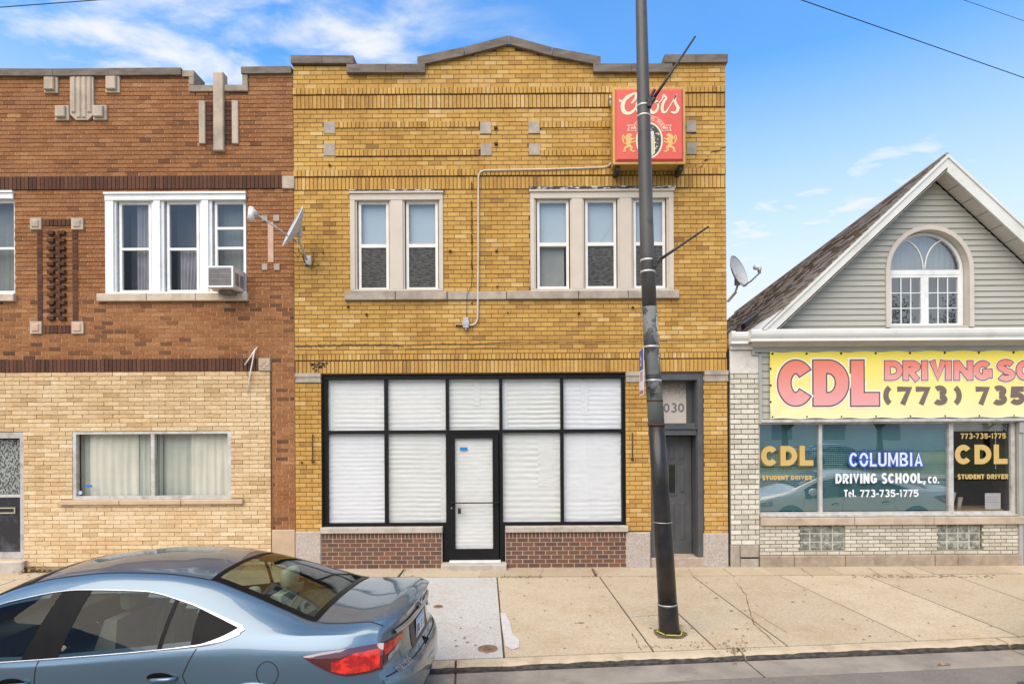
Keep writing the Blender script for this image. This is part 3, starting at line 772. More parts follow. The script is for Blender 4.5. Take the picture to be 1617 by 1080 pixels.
def pleated(px0, px1, py0, py1, seed, m, parent, y=.125, pitch=7.6, amp=.007, lap=None):
    """pleated paper shade taped behind the glass, crumpled at the edges"""
    rng = random.Random(seed); pa = rng.uniform(.45,.80)
    x0, x1 = X(px0,(py0+py1)/2), X(px1,(py0+py1)/2); z0, z1 = Z(py1,(px0+px1)/2), Z(py0,(px0+px1)/2)
    nx = 22; nz = int((py1-py0)*1.05); rows = []; p0 = rng.uniform(0,1); dr = rng.uniform(-.04,.04)
    for i in range(nz+1):
        z = z0 + (z1-z0)*i/nz; row = []
        for k in range(nx+1):
            u = k/nx; x = x0 + (x1-x0)*u
            warp = .007*mnoise.noise(Vector((x*3, seed*1.7, z*2.0)))
            ph = (z + warp + dr*(u-.5)*.25)*PXM/pitch + p0
            fr_ = ph - math.floor(ph); pl = abs(fr_*2-1)
            f_ = .45 + .75*abs(mnoise.noise(Vector((x*1.1+seed, seed, z*1.4))))*1.6
            crump = mnoise.noise(Vector((x*9, seed*3.1, z*14)))*.0028 + mnoise.noise(Vector((x*22, seed*2.1, z*26)))*.0010 + mnoise.noise(Vector((x*3.5, seed*5.1+9, z*2.6)))*.004
            edge = math.exp(-min(u, 1-u)*16)*.010*mnoise.noise(Vector((x*10, seed, z*16)))
            row.append((x, y + .022 + amp*min(1.3,f_)*(pl-.5)*2*pa + crump + edge, z))
        rows.append(row)
    return build('paper_shade', MB().grid(rows), m, parent, True)
pan = [(514.5,604.8),(610.2,702.6),(707.6,787.8),(792.8,885),(890,982.5)]
for i, (a, c) in enumerate(pan):
    pleated(a-.5, c+.5, 597, 680, i*7+1, PAPER[(0,0,2,2,1)[i]], sf)
    build('pane', MB().pane(X(a), X(c), ztr1, Z(598,748), sfy+.05), GLASS, sf)
    if i != 2:
        pleated(a-.5, c+.5, 683, 828, i*7+4, PAPER[(1,2,0,2,1)[i]], sf, pitch=(7.0,7.6,7,9.2,7.4)[i])
        build('pane', MB().pane(X(a), X(c), Z(826,748), ztr0, sfy+.05), GLASS, sf)
# loose strips of paper lapped over the seams
for k, (a, c, t_, b2, mi) in enumerate(((694,702.5,684,828,2),(694.5,702.5,598,680,0),(792.8,801,598,680,1),(850,885,684,770,2),(890,982,684,790,1),(514.6,523,598,680,0),(747,757,598,640,2),(918,930,598,655,1))):
    pleated(a, c, t_, b2, 90+k*3, PAPER[mi], sf, y=.121, pitch=9, amp=.0015)
# entrance door
dx0, dx1, dz0, dz1 = rect(708.2, 684.6, 787.4, 885)
b = MB(); b.frame(dx0, dx1, dz0, dz1, 9.6/PXM, sfy-.006, sfy+.05, tb=17/PXM, tt=7.5/PXM)
dr_ = build('shop_door', b, DARKM, yb_)
build('pane', MB().pane(dx0+.10, dx1-.10, dz0+.18, dz1-.08, sfy+.03), GLASS, dr_)
pleated(716.5, 779, 690.5, 869, 55, PAPER[2], dr_, y=.10, pitch=6.2, amp=.005)
b = MB(); zbar = Z(794,748); b.tube([(X(712), sfy-.05, zbar), (X(786), sfy-.05, zbar)], .011, 8); b.box(X(711), X(714), sfy-.05, sfy, zbar-.015, zbar+.015); b.box(X(784), X(787), sfy-.05, sfy, zbar-.015, zbar+.015)
build('push_bar', b, DARKM, dr_)
build('tape', MB().box(X(724.5), X(736.5), sfy+.022, sfy+.027, Z(711,730), Z(706.3,730)), BLUE_TAPE, dr_)
build('lock_cylinder', MB().tube([(X(711.3), sfy-.02, Z(802)), (X(711.3), sfy, Z(802))], .014, 10), GALV, dr_)
build('threshold', MB().box(X(708), X(789), -.02, sfy+.06, Z(888,748), Z(885.3,748)), M('white_threshold', (.72,.72,.70), (.62,.62,.60), 8, .5), yb_)
STEPM = M('poured_step', (.47,.43,.37), (.38,.34,.29), 6, .9, bump=.004, bscale=50, grime=(.30,.26,.21), gscale=4)
build('door_step', MB().cbox(X(696.5), X(798.5), -.17, .12, -.06, Z(888.3,748), .012), STEPM, yb_)
LOCKB = thing('key_lockbox', 'small black key lockbox hanging from the door push bar', 'lockbox', (X(724.5), sfy-.07, Z(805)))
b = MB(); x, z = X(724), Z(803.5); b.cbox(x-.026, x+.026, sfy-.085, sfy-.03, z-.075, z+.02, .012); build('body', b, M('black_plastic', (.02,.02,.02), (.03,.03,.03), 9, .5), LOCKB)
build('shackle', MB().tube([(x-.017, sfy-.055, z+.02), (x-.017, sfy-.055, zbar+.012), (x, sfy-.055, zbar+.024), (x+.017, sfy-.055, zbar+.012), (x+.017, sfy-.055, z+.02)], .005, 6), GALV, LOCKB)
# knee walls of brown brick with pale joints
KB = brick_mat('brown_brick', [(0,(.10,.062,.052)),(.4,(.145,.078,.055)),(.8,(.19,.092,.058)),(1,(.25,.10,.052))], grain=.25, gscale=(60,60,60), bump=.002)
KM = M('pale_mortar', (.58,.47,.36), (.50,.40,.30), 20, .95, bump=.003)
kb = []
for a, c in ((507.3, 698), (798, 989)):
    x0, x1 = X(a,870), X(c,870)
    zt_, zm_, z0_ = Z(840.5,748), Z(849.5,748), Z(896.5,748)
    kt = lambda x, z: R.gauss(.5,.2)
    lay_row(kb, x0, x1, zm_, zt_, .0655, 0, [], kt, -.004, None, .015, .012, .001)
    h = (zm_-z0_)/7
    for i in range(7): lay_row(kb, x0, x1, zm_-(i+1)*h, zm_-i*h, .197, .5*(i % 2), [], kt, -.004, None, .015, .013, .001)
    build('knee_wall', MB().box(x0, x1, .004, .18, -.15, Z(840,748)), KM, yb_)
    build('storefront_sill', MB().cbox(X(a-1.5), X(c-.6 if a < 600 else c+1), -.055, .2, Z(840.2,748), Z(831.3,748), .006), STEPM, yb_)
# the brown bricks hang under their own piece of wall
masonry(yb_, kb, KB, .04, 'knee_wall_brick', 300, 'knee_wall_courses')
# ---- side entrance on the right
GREY = M('grey_door_paint', (.085,.088,.092), (.065,.067,.07), 4, .5, bump=.0008, bscale=18)
ex0, ex1, ez0, ez1 = Ydoor[0], Ydoor[1], Z(881,1064), Ydoor[3]
b = MB()
t0, t1 = 11/PXM, 6/PXM
b.box(ex0, ex1, .03, .14, ez1-t0, ez1-.002)
b.box(ex0, ex0+t0*.8, .03, .14, ez0-.05, ez1-t0); b.box(ex1-t0*.8, ex1, .03, .14, ez0-.05, ez1-t0)
b.box(ex0+t0*.8, ex0+t0*.8+.012, .07, .50, ez0, ez1-t0); b.box(ex1-t0*.8-.012, ex1-t0*.8, .07, .50, ez0, ez1-t0)
b.box(ex0+t0*.8+.012, ex1-t0*.8-.012, .07, .50, ez1-t0-.012, ez1-t0-.001)
ztx = Z(668,1064); ztb = Z(687,1064)
b.box(ex0+t0*.8+.013, ex1-t0*.8-.013, .10, .42, ztx-.075, ztx); b.box(ex0+t0*.7, ex1-t0*.7+.01, .028, .10, ztx-.10, ztx-.075); b.box(ex0+t0*.8+.013, ex1-t0*.8-.013, .06, .30, ztb, ztx-.10)
en = build('door_surround', b, GREY, yb_)
ix0, ix1 = ex0+t0*.8+.012, ex1-t0*.8-.012
# transom with the house number
FROST = M('frosted_transom', (.53,.46,.39), (.20,.165,.13), 120, .35, lo=.40, hi=.60)
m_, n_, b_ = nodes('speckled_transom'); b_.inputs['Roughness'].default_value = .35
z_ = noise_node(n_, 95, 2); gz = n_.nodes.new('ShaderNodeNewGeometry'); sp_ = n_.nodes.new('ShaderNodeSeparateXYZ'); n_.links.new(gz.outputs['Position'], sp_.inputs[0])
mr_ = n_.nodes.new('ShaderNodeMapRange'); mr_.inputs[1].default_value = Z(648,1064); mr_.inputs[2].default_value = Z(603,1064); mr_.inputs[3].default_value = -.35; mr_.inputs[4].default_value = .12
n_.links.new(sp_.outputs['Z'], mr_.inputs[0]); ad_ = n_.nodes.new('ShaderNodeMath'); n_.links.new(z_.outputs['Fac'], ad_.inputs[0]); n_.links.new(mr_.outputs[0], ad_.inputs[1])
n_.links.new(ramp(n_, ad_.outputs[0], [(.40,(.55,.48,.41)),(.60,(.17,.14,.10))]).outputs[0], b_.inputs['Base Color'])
tz0, tz1 = Z(667,1064,.32)-.02, Z(601,1064,.32)
tr = build('transom', MB().box(ix0+.05, ix1-.10, .32, .34, ztx, tz1), m_, yb_)
build('transom_casing', MB().box(ix0, ix0+.05, .30, .36, ztx, ez1-t0-.012).box(ix1-.10, ix1, .30, .36, ztx, ez1-t0-.012).box(ix0+.05, ix1-.10, .30, .36, tz1, ez1-t0-.012), GREY, tr)
# panelled door
dy = .34; b = MB(); dz1_ = ztb; dw = ix1-ix0
b.box(ix0+.01, ix1-.01, dy, dy+.045, ez0, dz1_-.02)
sd = build('panel_door', b, GREY, yb_)
def raised(x0, x1, z0, z1):
    m = MB(); m.cbox(x0, x1, dy-.008, dy, z0, z1, .004); m.cbox(x0+.02, x1-.02, dy-.018, dy-.008, z0+.02, z1-.02, .010); return build('door_panel', m, GREY, sd)
xl, xr_ = ix0+.10, ix1-.12; w3 = (xr_-xl-.14)/3
H = dz1_-.02-ez0
for k in range(3):
    a = xl + k*(w3+.07)
    raised(a, a+w3, ez0+H*.80, ez0+H*.93)
    if k == 1: continue
    raised(a, a+w3, ez0+H*.52, ez0+H*.75)
    raised(a, a+w3, ez0+H*.12, ez0+H*.44)
a = xl + w3+.07
m = MB(); m.frame(a-.02, a+w3+.02, ez0+H*.50, ez0+H*.77, .02, dy-.02, dy); build('door_light_frame', m, GREY, sd)
build('door_light', MB().box(a, a+w3, dy-.006, dy-.002, ez0+H*.52, ez0+H*.75), M('dark_door_glass', (.006,.006,.007), (.01,.01,.01), 5, .08, spec=.8), sd)
raised(a, a+w3, ez0+H*.12, ez0+H*.44)
SBASE = M('worn_entry_step', (.44,.36,.29), (.34,.27,.21), 5, .85, bump=.005, bscale=35, grime=(.28,.22,.17), gscale=3)
build('entry_step', MB().cbox(ex0+.002, ex1-.002, -.010, .5, -.08, ez0+.005, .012), SBASE, yb_)
# ---- electrical conduit, box, rusted remains, anchors
CON = M('painted_conduit', (.55,.50,.42), (.45,.40,.33), 9, .5)
def bend(p0, c, p1, n=7): return [tuple((1-t)**2*a + 2*t*(1-t)*q + t*t*e for a, q, e in zip(p0, c, p1)) for t in [k/n for k in range(n+1)]]
def wp(px, py, y=-.03): x, z = P(px, py); return (x, y, z)
pathc = [wp(966,180), wp(966,252)] + bend(wp(966,252), wp(966,265), wp(951,266)) + [wp(860,269)] + bend(wp(768,270.5), wp(755.5,271), wp(755.5,283)) + [wp(755.5,400)] + bend(wp(754.5,500), wp(754.5,513), wp(744,514)) + [wp(738,514.5)]
cdt = build('conduit', MB().tube(pathc, .0165, 8), CON, yb_, True)
x, z = wp(736,510)[0], wp(736,510)[2]; b = MB(); b.cbox(x-.05, x+.05, -.075, 0, z-.095, z+.085, .008); b.box(x-.056, x+.056, -.08, -.072, z-.05, z+.03); b.tube([(x,-.04,z-.09),(x,-.04,z-.125)], .02, 8)
build('junction_box', b, GALV, yb_)
build('pipe_stub', MB().tube([wp(732,515), wp(721,514.5)], .014, 8).tube([wp(721,514.5,-.03), wp(721,514.5,.02)], .016, 8), RUST, yb_)
x, z = wp(964,160)[0], wp(964,160)[2]; b = MB(); b.tube([(x-.035,-.06,z),(x+.05,-.06,z)], .05, 12); b.tube([(x,-.11,z),(x,0,z)], .035, 12); b.cbox(x-.03,x+.03,-.09,0,z-.12,z+.02)
build('weatherhead', b, GALV, yb_, True)
build('rusted_pipe', MB().tube([wp(745,289), wp(745,300)], .012, 6), RUST, yb_)
b = MB()
for k in range(28):
    py = 318 + k*3.8; b.tube([wp(745+R.uniform(-.6,.6), py, -.014), wp(745+R.uniform(-.5,.5), py+R.uniform(1.5,3.6), -.01)], R.uniform(.006,.013), 5)
build('rust_streak', b, RUST, yb_, kind='stuff')
build('thin_wire', MB().tube([wp(746,420,-.012), wp(744.5,452,-.012), wp(738,466,-.07), wp(737,490,-.012), wp(737,502,-.02)], .0045, 5), CABLE, yb_)
for px, py, s in ((711,397,.022),(784,397,.022),(783,203,.03),(783.5,228,.03),(785,453,.014),(550,485,.02),(579,496.5,.02),(914,495,.022),(999,486,.02),(745,479,.012),(802,494,.012),(521,262,.018),(511,400,.012),(477,730,.016)):
    b = MB(); x, _, z = wp(px, py); b.tube([(x,.02,z),(x,-.04,z+.004)], s*.7, 7); b.box(x-s, x+s, -.02, -.008, z-s*.8, z+s*.8)
    build('anchor_bolt', b, RUST, yb_)
for px, a, c in ((495,687,729),(998,684,726)):
    build('iron_rod', MB().tube([wp(px,a,-.02), wp(px,a,-.045), wp(px,c,-.045), wp(px,c,.0)], .011, 6).tube([wp(px-1.5,c-3,-.03), wp(px+1.5,c+1,-.03)], .02, 6), RUST, yb_)
# open joint along the wall, stepped crack at the corner
def wall_crack(pts, th, y=-.006, n=10, m=BLK, jz=.5):
    b = MB(); rows = []
    for (a, c) in zip(pts[:-1], pts[1:]):
        for k in range(n):
            t = k/n; px, py = a[0]+(c[0]-a[0])*t, a[1]+(c[1]-a[1])*t + R.uniform(-jz, jz); h = th*R.uniform(.35,1.2)
            rows.append((wp(px, py-h, y), wp(px, py+h, y)))
    b.grid([[r[0], r[1]] for r in rows], flip=True); return build('wall_crack', b, m, yb_)
CRK = M('open_joint', (.05,.035,.022), (.12,.09,.06), 50, .95)
wall_crack([(466,547),(500,546),(560,545),(640,545)], 1.5, -.008, 30, CRK, .6)
wall_crack([(640,545.5),(700,543),(745,543.5),(800,541),(900,540),(1000,539),(1146,537)], .55, -.007, 14, CRK, .4)
wall_crack([(640,551),(800,549)], .4, -.007, 14, CRK, .3)
for pts in ([(1146.5,233),(1139,234),(1137,238),(1122,241),(1121,252),(1112,254),(1110,262),(1102,266),(1098,275)], [(1100,211),(1091,212),(1090,220)], [(550,301),(700,300)], [(1064,297),(1090,297)]):
    wall_crack(pts, .8, -.009, 6, BLK, .2)
b = MB()
for _ in range(26):
    x, _, z = wp(R.gauss(503,8), R.gauss(577,3)); s = R.uniform(.006,.016); b.box(x-s*1.6, x+s*1.6, -.014, -.002, z-s, z+s)
build('mortar_scar', b, CRK, yb_, kind='stuff')
# ------------------------------------------------------------------ red-brown brick building on the left
RBM = brick_mat('rug_face_brick', [(0,(.105,.058,.036)),(.25,(.195,.088,.042)),(.55,(.335,.145,.058)),(.8,(.41,.19,.080)),(1,(.50,.26,.12))],
                grain=.62, gscale=(44,44,58), stain=(.70,.62,.58), sscale=.7, slo=.48, shi=.75, streak=(.7,.62,.58), bump=.008, bscale=95)
RDK = brick_mat('dark_band_brick', [(0,(.075,.036,.024)),(.5,(.115,.050,.031)),(1,(.16,.072,.042))], grain=.45, gscale=(75,75,95), bump=.007, bscale=95)
RMORT = M('shaded_joint_mortar', (.17,.075,.034), (.12,.052,.026), 10, .95, bump=.004)  # dark tone puts the shade of the raked bed joints into the colour
TANB = brick_mat('tan_rock_face_brick', [(0,(.48,.33,.17)),(.35,(.61,.44,.25)),(.7,(.70,.53,.32)),(1,(.75,.60,.40))], grain=.20, gscale=(20,20,75),
                 stain=(.88,.76,.60), sscale=1.3, slo=.45, shi=.75, streak=(.86,.76,.62), bump=.012, bstretch=(16,16,60))
TMORT = M('tan_mortar', (.42,.31,.20), (.34,.25,.155), 12, .95, bump=.003)
lx0, lx1 = -12.6, yx0-.004
lb = thing('red_brick_building', 'two-storey brown-red brick building with tan brick ground floor and stone ornaments', 'building', ((lx0+lx1)/2, 0, 0))
Lw = rect(167, 304.5, 389.5, 464); Lw0 = rect(-199, 303, 23, 466)
Lsill = rect(156, 464, 393.5, 476.5); Lsill0 = rect(-210, 466, 26.5, 477.5)
tanx = X(428.5, 740)
Lwin = rect(116, 681, 366, 788); Ldoor = rect(-62, 683, 40, 881); Ltsill = rect(98, 788, 386.5, 796)
ztan = Z(587.5, 215)
def ltop_px(px):
    return 119 if px < 299.5 or px > 392.5 else 145.5
def ltop(x): px = CX + x*PXM; return Z(ltop_px(px), px)
sqs = [rect(71,122.5,93,148.5), rect(168,121,190.5,148), rect(88.5,168,110.5,191.5), rect(148.5,167.5,170,191)]
shield = rect(112.5,123,149.5,191); barc = rect(339,117,355,240.5); bars = [rect(315,160.5,325,228), rect(367,160,377,228)]
dpan = rect(325,161,367,229)
sq2 = [rect(49,345,67,363.5), rect(114,345,133,363.5), rect(49,508,67.5,527.5), rect(114.5,508,133.5,527.5)]
bands2 = [rect(67,346.5,114,357), rect(67.5,514,114.5,526.5)]
thin_sq = [rect(414,340,423,350), rect(432,340,441.5,350), rect(414,417,423,427), rect(433,417,442,427)]; thin_bar = rect(423.5,351.5,432.5,415)
corner_sq = rect(446.5,279,465.5,299); low_sq = rect(410,566,428,586)
dim = (Lw, Lw0, Lsill, Lsill0, *sqs, shield, barc, *bars, dpan, *sq2, *bands2, *thin_sq, thin_bar, corner_sq, low_sq)
lk = []; ld = []; jm = MB()
def ltone(x, z):
    n = mnoise.noise(Vector((x*.6, 1.3, z*.7)))*.22
    lowz = z < 4.75
    t = R.gauss(.66,.10) if R.random() > (.15 if lowz else .07) else R.gauss(.28 if lowz else .4,.10)
    return t + n*.7
def dtone(x, z): return R.gauss(.5, .2)
zb1, zb0 = Z(278.5,230), Z(299.5,230); zc1, zc0 = Z(567,215), ztan
def lrows(zt, zb, xa, xb, hs=dim, top=None, tone=ltone):
    n = max(1, round((zt-zb)/.0735)); h = (zt-zb)/n
    for i in range(n):
        z1_, z0_ = zt-i*h, zt-(i+1)*h; e_ = .009 if z0_ > 4.75 else 0.0005
        xb2 = xb-.002
        if top and z1_ > Z(147, 345): segs = [(xa, X(299,130), z0_+e_, z1_-e_), (X(393,130), xb2, z0_+e_, z1_-e_)]
        else: segs = [(xa, xb2, z0_+e_, z1_-e_)]
        for q_ in cut(segs, hs, .004): jm.box(q_[0], q_[1], .0045, .012, q_[2], q_[3], back=False)
    for i in range(n): lay_row(lk, xa, xb, zt-(i+1)*h, zt-i*h, .223, .5*(i % 2)+.2+R.uniform(-.06,.06), hs, tone, 0, top, .017, .010, .003)
lrows(Z(118,230), zb1, lx0, lx1, top=ltop)
lay_row(ld, lx0, lx1, zb0, zb1, .068, 0, dim, dtone, -.022, None, .010, .008)
lrows(zb0, zc1, lx0, lx1)
lay_row(ld, lx0, X(410,577), zc0, zc1, .068, 0, dim, dtone, -.03, None, .010, .008)
lrows(zc1, Z(836,448), X(428.5,577), lx1, hs=(low_sq,))
# ornament bricks: dark panel, staggered column, borders
for q in (dpan,):
    n = 9; h = (q[3]-q[2])/n
    for i in range(n): lay_row(ld, q[0], q[1], q[2]+i*h, q[2]+(i+1)*h, .21, .5*(i % 2), [barc], lambda x, z: R.gauss(.3,.15), -.004, None, .01, .01)
for q in bands2: lay_row(ld, q[0], q[1], q[2], q[3], .068 if q is bands2[1] else .068, 0, [], dtone, -.015, None, .01, .008)
for a, c in ((59,67.5),(114.5,124)):
    z = Z(507,90)
    while z < Z(364,90)-.04: lay_row(ld, X(a,430), X(c,430), z, z+.0735, .1, 0, [], dtone, -.008, None, .008, .01); z += .0735
nst = 23; za, zb__ = Z(365.5,91), Z(506,91); h = (za-zb__)/nst
for i in range(nst):
    z1 = za - i*h
    if i % 2 == 0:
        for a, c in ((77.2,87.5),(94.8,105)): ld.append((X(a,430), X(c,430), z1-h+.004, z1-.006, -.052, R.uniform(.0,.35)))
    else: ld.append((X(86,430), X(96.5,430), z1-h+.005, z1-.005, -.02, R.uniform(.1,.5)))
masonry(lb, lk, RBM)
build('pointing', jm, M('light_pointing', (.46,.24,.115), (.36,.18,.085), 12, .95), lb, kind='stuff')
masonry(lb, ld, RDK, .08, 'band_brick', 300, 'band_courses')
m = MB(); slab_wall(m, lx0+.003, lx1-.003, ztan-.02, Z(148,230), .010, .27, [Lw, Lw0])
slab_wall(m, lx0+.003, tanx+.01, -.2, ztan-.02, .06, .27, [Lwin, Ldoor]); m.box(tanx+.012, lx1-.003, .01, .27, -.2, ztan-.02)
m.prism([(lx0+.003,Z(148,230)),(lx0+.003,Z(112,0)),(X(300,130),Z(119,300)),(X(300,130),Z(143,300)),(X(392,130),Z(143,390)),(X(392,130),Z(117,392)),(lx1-.003,Z(116,460)),(lx1-.003,Z(148,230))], .010, .27)
build('wall', m, RMORT, lb)
shell(lb, lx0, lx1, 14, Z(150), COMMON, ROOFING)
# coping with the notch round the stone post
LSTONE = M('parapet_stone', (.34,.29,.225), (.235,.195,.15), 6, .9, bump=.005, bscale=45, grime=(.16,.135,.11), gscale=2)
for a, b in (((-330,111.5),(-120,110.5)), ((-119,110.5),(86,111.5)), ((86.6,111.5),(173.5,110.8)), ((174,110.6),(288,109.8))):
    stone_run('coping_stone', lb, (P(*a), P(*b)), 11/PXM, -.05, .33, COPING)
stone_run('coping_stone', lb, (P(289,113.5), P(307.5,113.2)), 9/PXM, -.03, .33, LSTONE)
stone_run('coping_stone', lb, (P(382.5,108.5), P(461,107.5)), 10.5/PXM, -.05, .33, COPING)
for a, b, c, d in ((299.5,122.5,307.5,136), (383.5,119,392,136), (299.5,136.2,339,146), (355,135.5,392.5,145.5)):
    q = rect(a,b,c,d); build('notch_stone', MB().cbox(q[0],q[1],-.03,.33,q[2],q[3],.006), LSTONE, lb)
PALE = M('pale_terracotta', (.50,.415,.32), (.38,.31,.24), 4, .85, bump=.004, bscale=60, stretch=(1,1,.5), grime=(.30,.25,.20), gscale=3)
PINK = M('pink_terracotta', (.55,.37,.27), (.47,.31,.22), 8, .85, bump=.003)
build('stone_post', MB().cbox(barc[0],barc[1],-.06,.10,barc[2],barc[3],.012), PALE, lb)
for q in bars: build('stone_bar', MB().cbox(q[0],q[1],-.03,.05,q[2],q[3],.008), PALE, lb)
x0,x1,z0,z1 = shield; cw = (x1-x0)*.24
m = MB(); m.prism([(x0,z1),(x0,z0+cw),(x0+cw,z0),(x1-cw,z0),(x1,z0+cw),(x1,z1)], -.03, .05)
so = build('stone_shield', m, PALE, lb)
m = MB()
for k in range(4):
    a = x0 + (x1-x0)*(.07+k*.225); b_2 = a + (x1-x0)*.185
    zz = z0 + (.07 if k in (0,3) else .03) + cw*.5*(k in (0,3))
    m.cbox(a, b_2, -.05, -.03, zz, z1-.003, .016)
build('flute', m, PALE, so)
for q in sqs:
    o = build('stone_block', MB().cbox(q[0],q[1],-.03,.05,q[2],q[3],.008), PALE, lb); d = (q[1]-q[0])*.12
    build('block_face', MB().cbox(q[0]+d,q[1]-d*.5-d,-.075,-.03,q[2]+d*1.4,q[3]-d,.012), PALE, o)
for q in sq2:
    o = build('stone_block', MB().cbox(q[0],q[1],-.03,.05,q[2],q[3],.005), PALE, lb); d = (q[1]-q[0])*.2
    build('block_face', MB().cbox(q[0]+d,q[1]-d,-.045,-.03,q[2]+d,q[3]-d,.012), PINK if q[2] < 4.4 else PALE, o)
for q in thin_sq: build('stone_block', MB().cbox(q[0],q[1],-.02,.05,q[2],q[3],.004), STONE, lb)
build('stone_bar', MB().cbox(thin_bar[0],thin_bar[1],-.02,.05,thin_bar[2],thin_bar[3],.005), PINK, lb)
build('stone_block', MB().cbox(corner_sq[0],corner_sq[1],-.035,.05,corner_sq[2],corner_sq[3],.006), PALE, lb)
q = low_sq; o = build('stone_block', MB().cbox(q[0],q[1],-.05,.05,q[2],q[3],.006), PALE, lb)
cx_, cz_ = (q[0]+q[1])/2, (q[2]+q[3])/2; m = MB()
for a, b_2 in ((-.05,.0),(.05,.0),(0,.05),(0,-.05)): m.box(cx_+a-.026, cx_+a+.026, -.058, -.05, cz_+b_2-.018, cz_+b_2+.018)
build('rosette', m, PINK, o)
def sill_run(parent, px, py0, py1, m, y0):
    for a, c in zip(px[:-1], px[1:]): build('sill_stone', MB().cbox(X(a+.4,(py0+py1)/2), X(c-.4,(py0+py1)/2), y0, .10, Z(py1,(px[0]+px[-1])/2), Z(py0,(px[0]+px[-1])/2), .008), m, parent)
LS = M('window_sill_stone', (.56,.475,.37), (.46,.38,.29), 5, .85, bump=.003, grime=(.36,.28,.20), gscale=3)
sill_run(lb, (156,235,312,393.5), 464.3, 476.3, LS, -.07); sill_run(lb, (-210,-130,-50,26.5), 466.3, 477.3, LS, -.07)
# upper windows: white surround with three double-hung windows
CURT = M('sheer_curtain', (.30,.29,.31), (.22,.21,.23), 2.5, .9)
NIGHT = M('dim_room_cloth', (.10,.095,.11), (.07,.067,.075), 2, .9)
def curtain(parent, x0, x1, z0, z1, y, m, folds=7, amp=.02, taper=0.0, name='curtain', seed=0):
    rows = []; nx = folds*6
    for i in range(9):
        v = i/8; z = z0+(z1-z0)*v
        rows.append([(x0 + (x1-x0)*(k/nx)*(1-taper*(1-v)) , y + amp*math.sin(k/6*6.283+seed+.5*math.sin(k*.7+seed))*(.6+.4*(1-v)) + .012*mnoise.noise(Vector((k*.5+seed, v*2, seed))), z) for k in range(nx+1)])
    return build(name, MB().grid(rows), m, parent, True)
def trio(r, cols, seed, mids, special=None):
    x0, x1, z0, z1 = r; b = MB(); zt = z1-12/PXM
    b.box(x0+.003, x1-.003, -.03, .14, zt, z1-.035); b.box(x0-.006, x1+.006, -.055, .14, z1-.034, z1-.002); b.box(x0+.003, x1-.003, -.02, .14, z0+.001, z0+.03)
    xs = [x0+.003] + [v for c in cols for v in (X(c[0],390)-.03, X(c[1],390)+.03)] + [x1-.003]
    for i in range(0, len(xs), 2):
        if xs[i+1]-xs[i] < .005: continue
        b.box(xs[i], xs[i+1], .012, .14, z0+.03, zt)
        if i not in (0, len(xs)-2): b.box(xs[i]+.05, xs[i+1]-.05, -.02, .012, z0+.03, zt)
        else: b.box(xs[i], xs[i+1]-.03, -.02, .012, z0+.03, zt) if i == 0 else (b.box(xs[i]+.03, xs[i+1], -.02, .012, z0+.03, zt) if xs[i+1]-xs[i] > .04 else None)
    wnd = build('window', b, WHITE, lb)
    y = .05
    for k, (a, c) in enumerate(cols):
        xa, xb = X(a,390), X(c,390); zt2, zb2 = zt-.005, z0+.032; t = 4/PXM; mz = [Z(v, (a+c)/2) for v in mids[k]]
        f_ = MB(); f_.frame(xa, xb, zb2, zt2, t, y, y+.05)
        for q_ in mz: f_.box(xa+t, xb-t, y+.001, y+.05, q_-.02, q_+.02)
        so_ = build('sash', f_, WHITE, wnd)
        ed = [zb2+t] + [v for q_ in sorted(mz) for v in (q_-.02, q_+.02)] + [zt2-t]
        for i in range(0, len(ed), 2): build('pane', MB().pane(xa+t, xb-t, ed[i], ed[i+1], y+.025), GLASS_SKY if i >= 2 else GLASS, so_)
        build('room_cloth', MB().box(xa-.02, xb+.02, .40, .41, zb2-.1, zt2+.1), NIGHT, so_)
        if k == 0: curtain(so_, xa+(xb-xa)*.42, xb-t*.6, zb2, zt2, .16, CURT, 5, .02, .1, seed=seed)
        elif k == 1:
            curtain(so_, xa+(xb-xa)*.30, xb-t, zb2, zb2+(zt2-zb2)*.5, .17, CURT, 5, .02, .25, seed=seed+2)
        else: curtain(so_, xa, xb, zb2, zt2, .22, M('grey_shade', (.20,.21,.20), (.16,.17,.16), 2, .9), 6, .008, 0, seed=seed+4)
    return wnd
trio(Lw, [(185.5,236),(261,312),(337,386.5)], 1, [(392,),(392,),(359,390.5)])
trio(Lw0, [(-196,-146),(-121,-70),(-36,22.5)], 5, [(391,),(391,),(391,)])
# ---- ground floor: tan brick
tk = []
holes_t = [Lwin, Ldoor, Ltsill]
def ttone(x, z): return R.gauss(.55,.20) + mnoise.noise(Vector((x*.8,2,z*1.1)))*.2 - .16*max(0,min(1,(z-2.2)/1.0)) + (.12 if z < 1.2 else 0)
n = 46; z1t, z0t = ztan, Z(893,215); h = (z1t-z0t)/n
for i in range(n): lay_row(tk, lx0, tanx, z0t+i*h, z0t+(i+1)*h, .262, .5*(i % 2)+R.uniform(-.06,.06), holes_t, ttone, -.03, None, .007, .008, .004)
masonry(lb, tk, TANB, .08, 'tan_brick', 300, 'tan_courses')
m = MB(); slab_wall(m, lx0, tanx-.003, -.2, ztan-.004, -.016, .062, [Lwin, Ldoor]); build('facing_bed', m, TMORT, lb)
build('pilaster_base', MB().cbox(tanx+.004, lx1-.004, -.02, .1, -.1, Z(836,448), .01), M('tan_base_stone', (.50,.37,.25), (.42,.31,.205), 4, .9, bump=.004), lb)
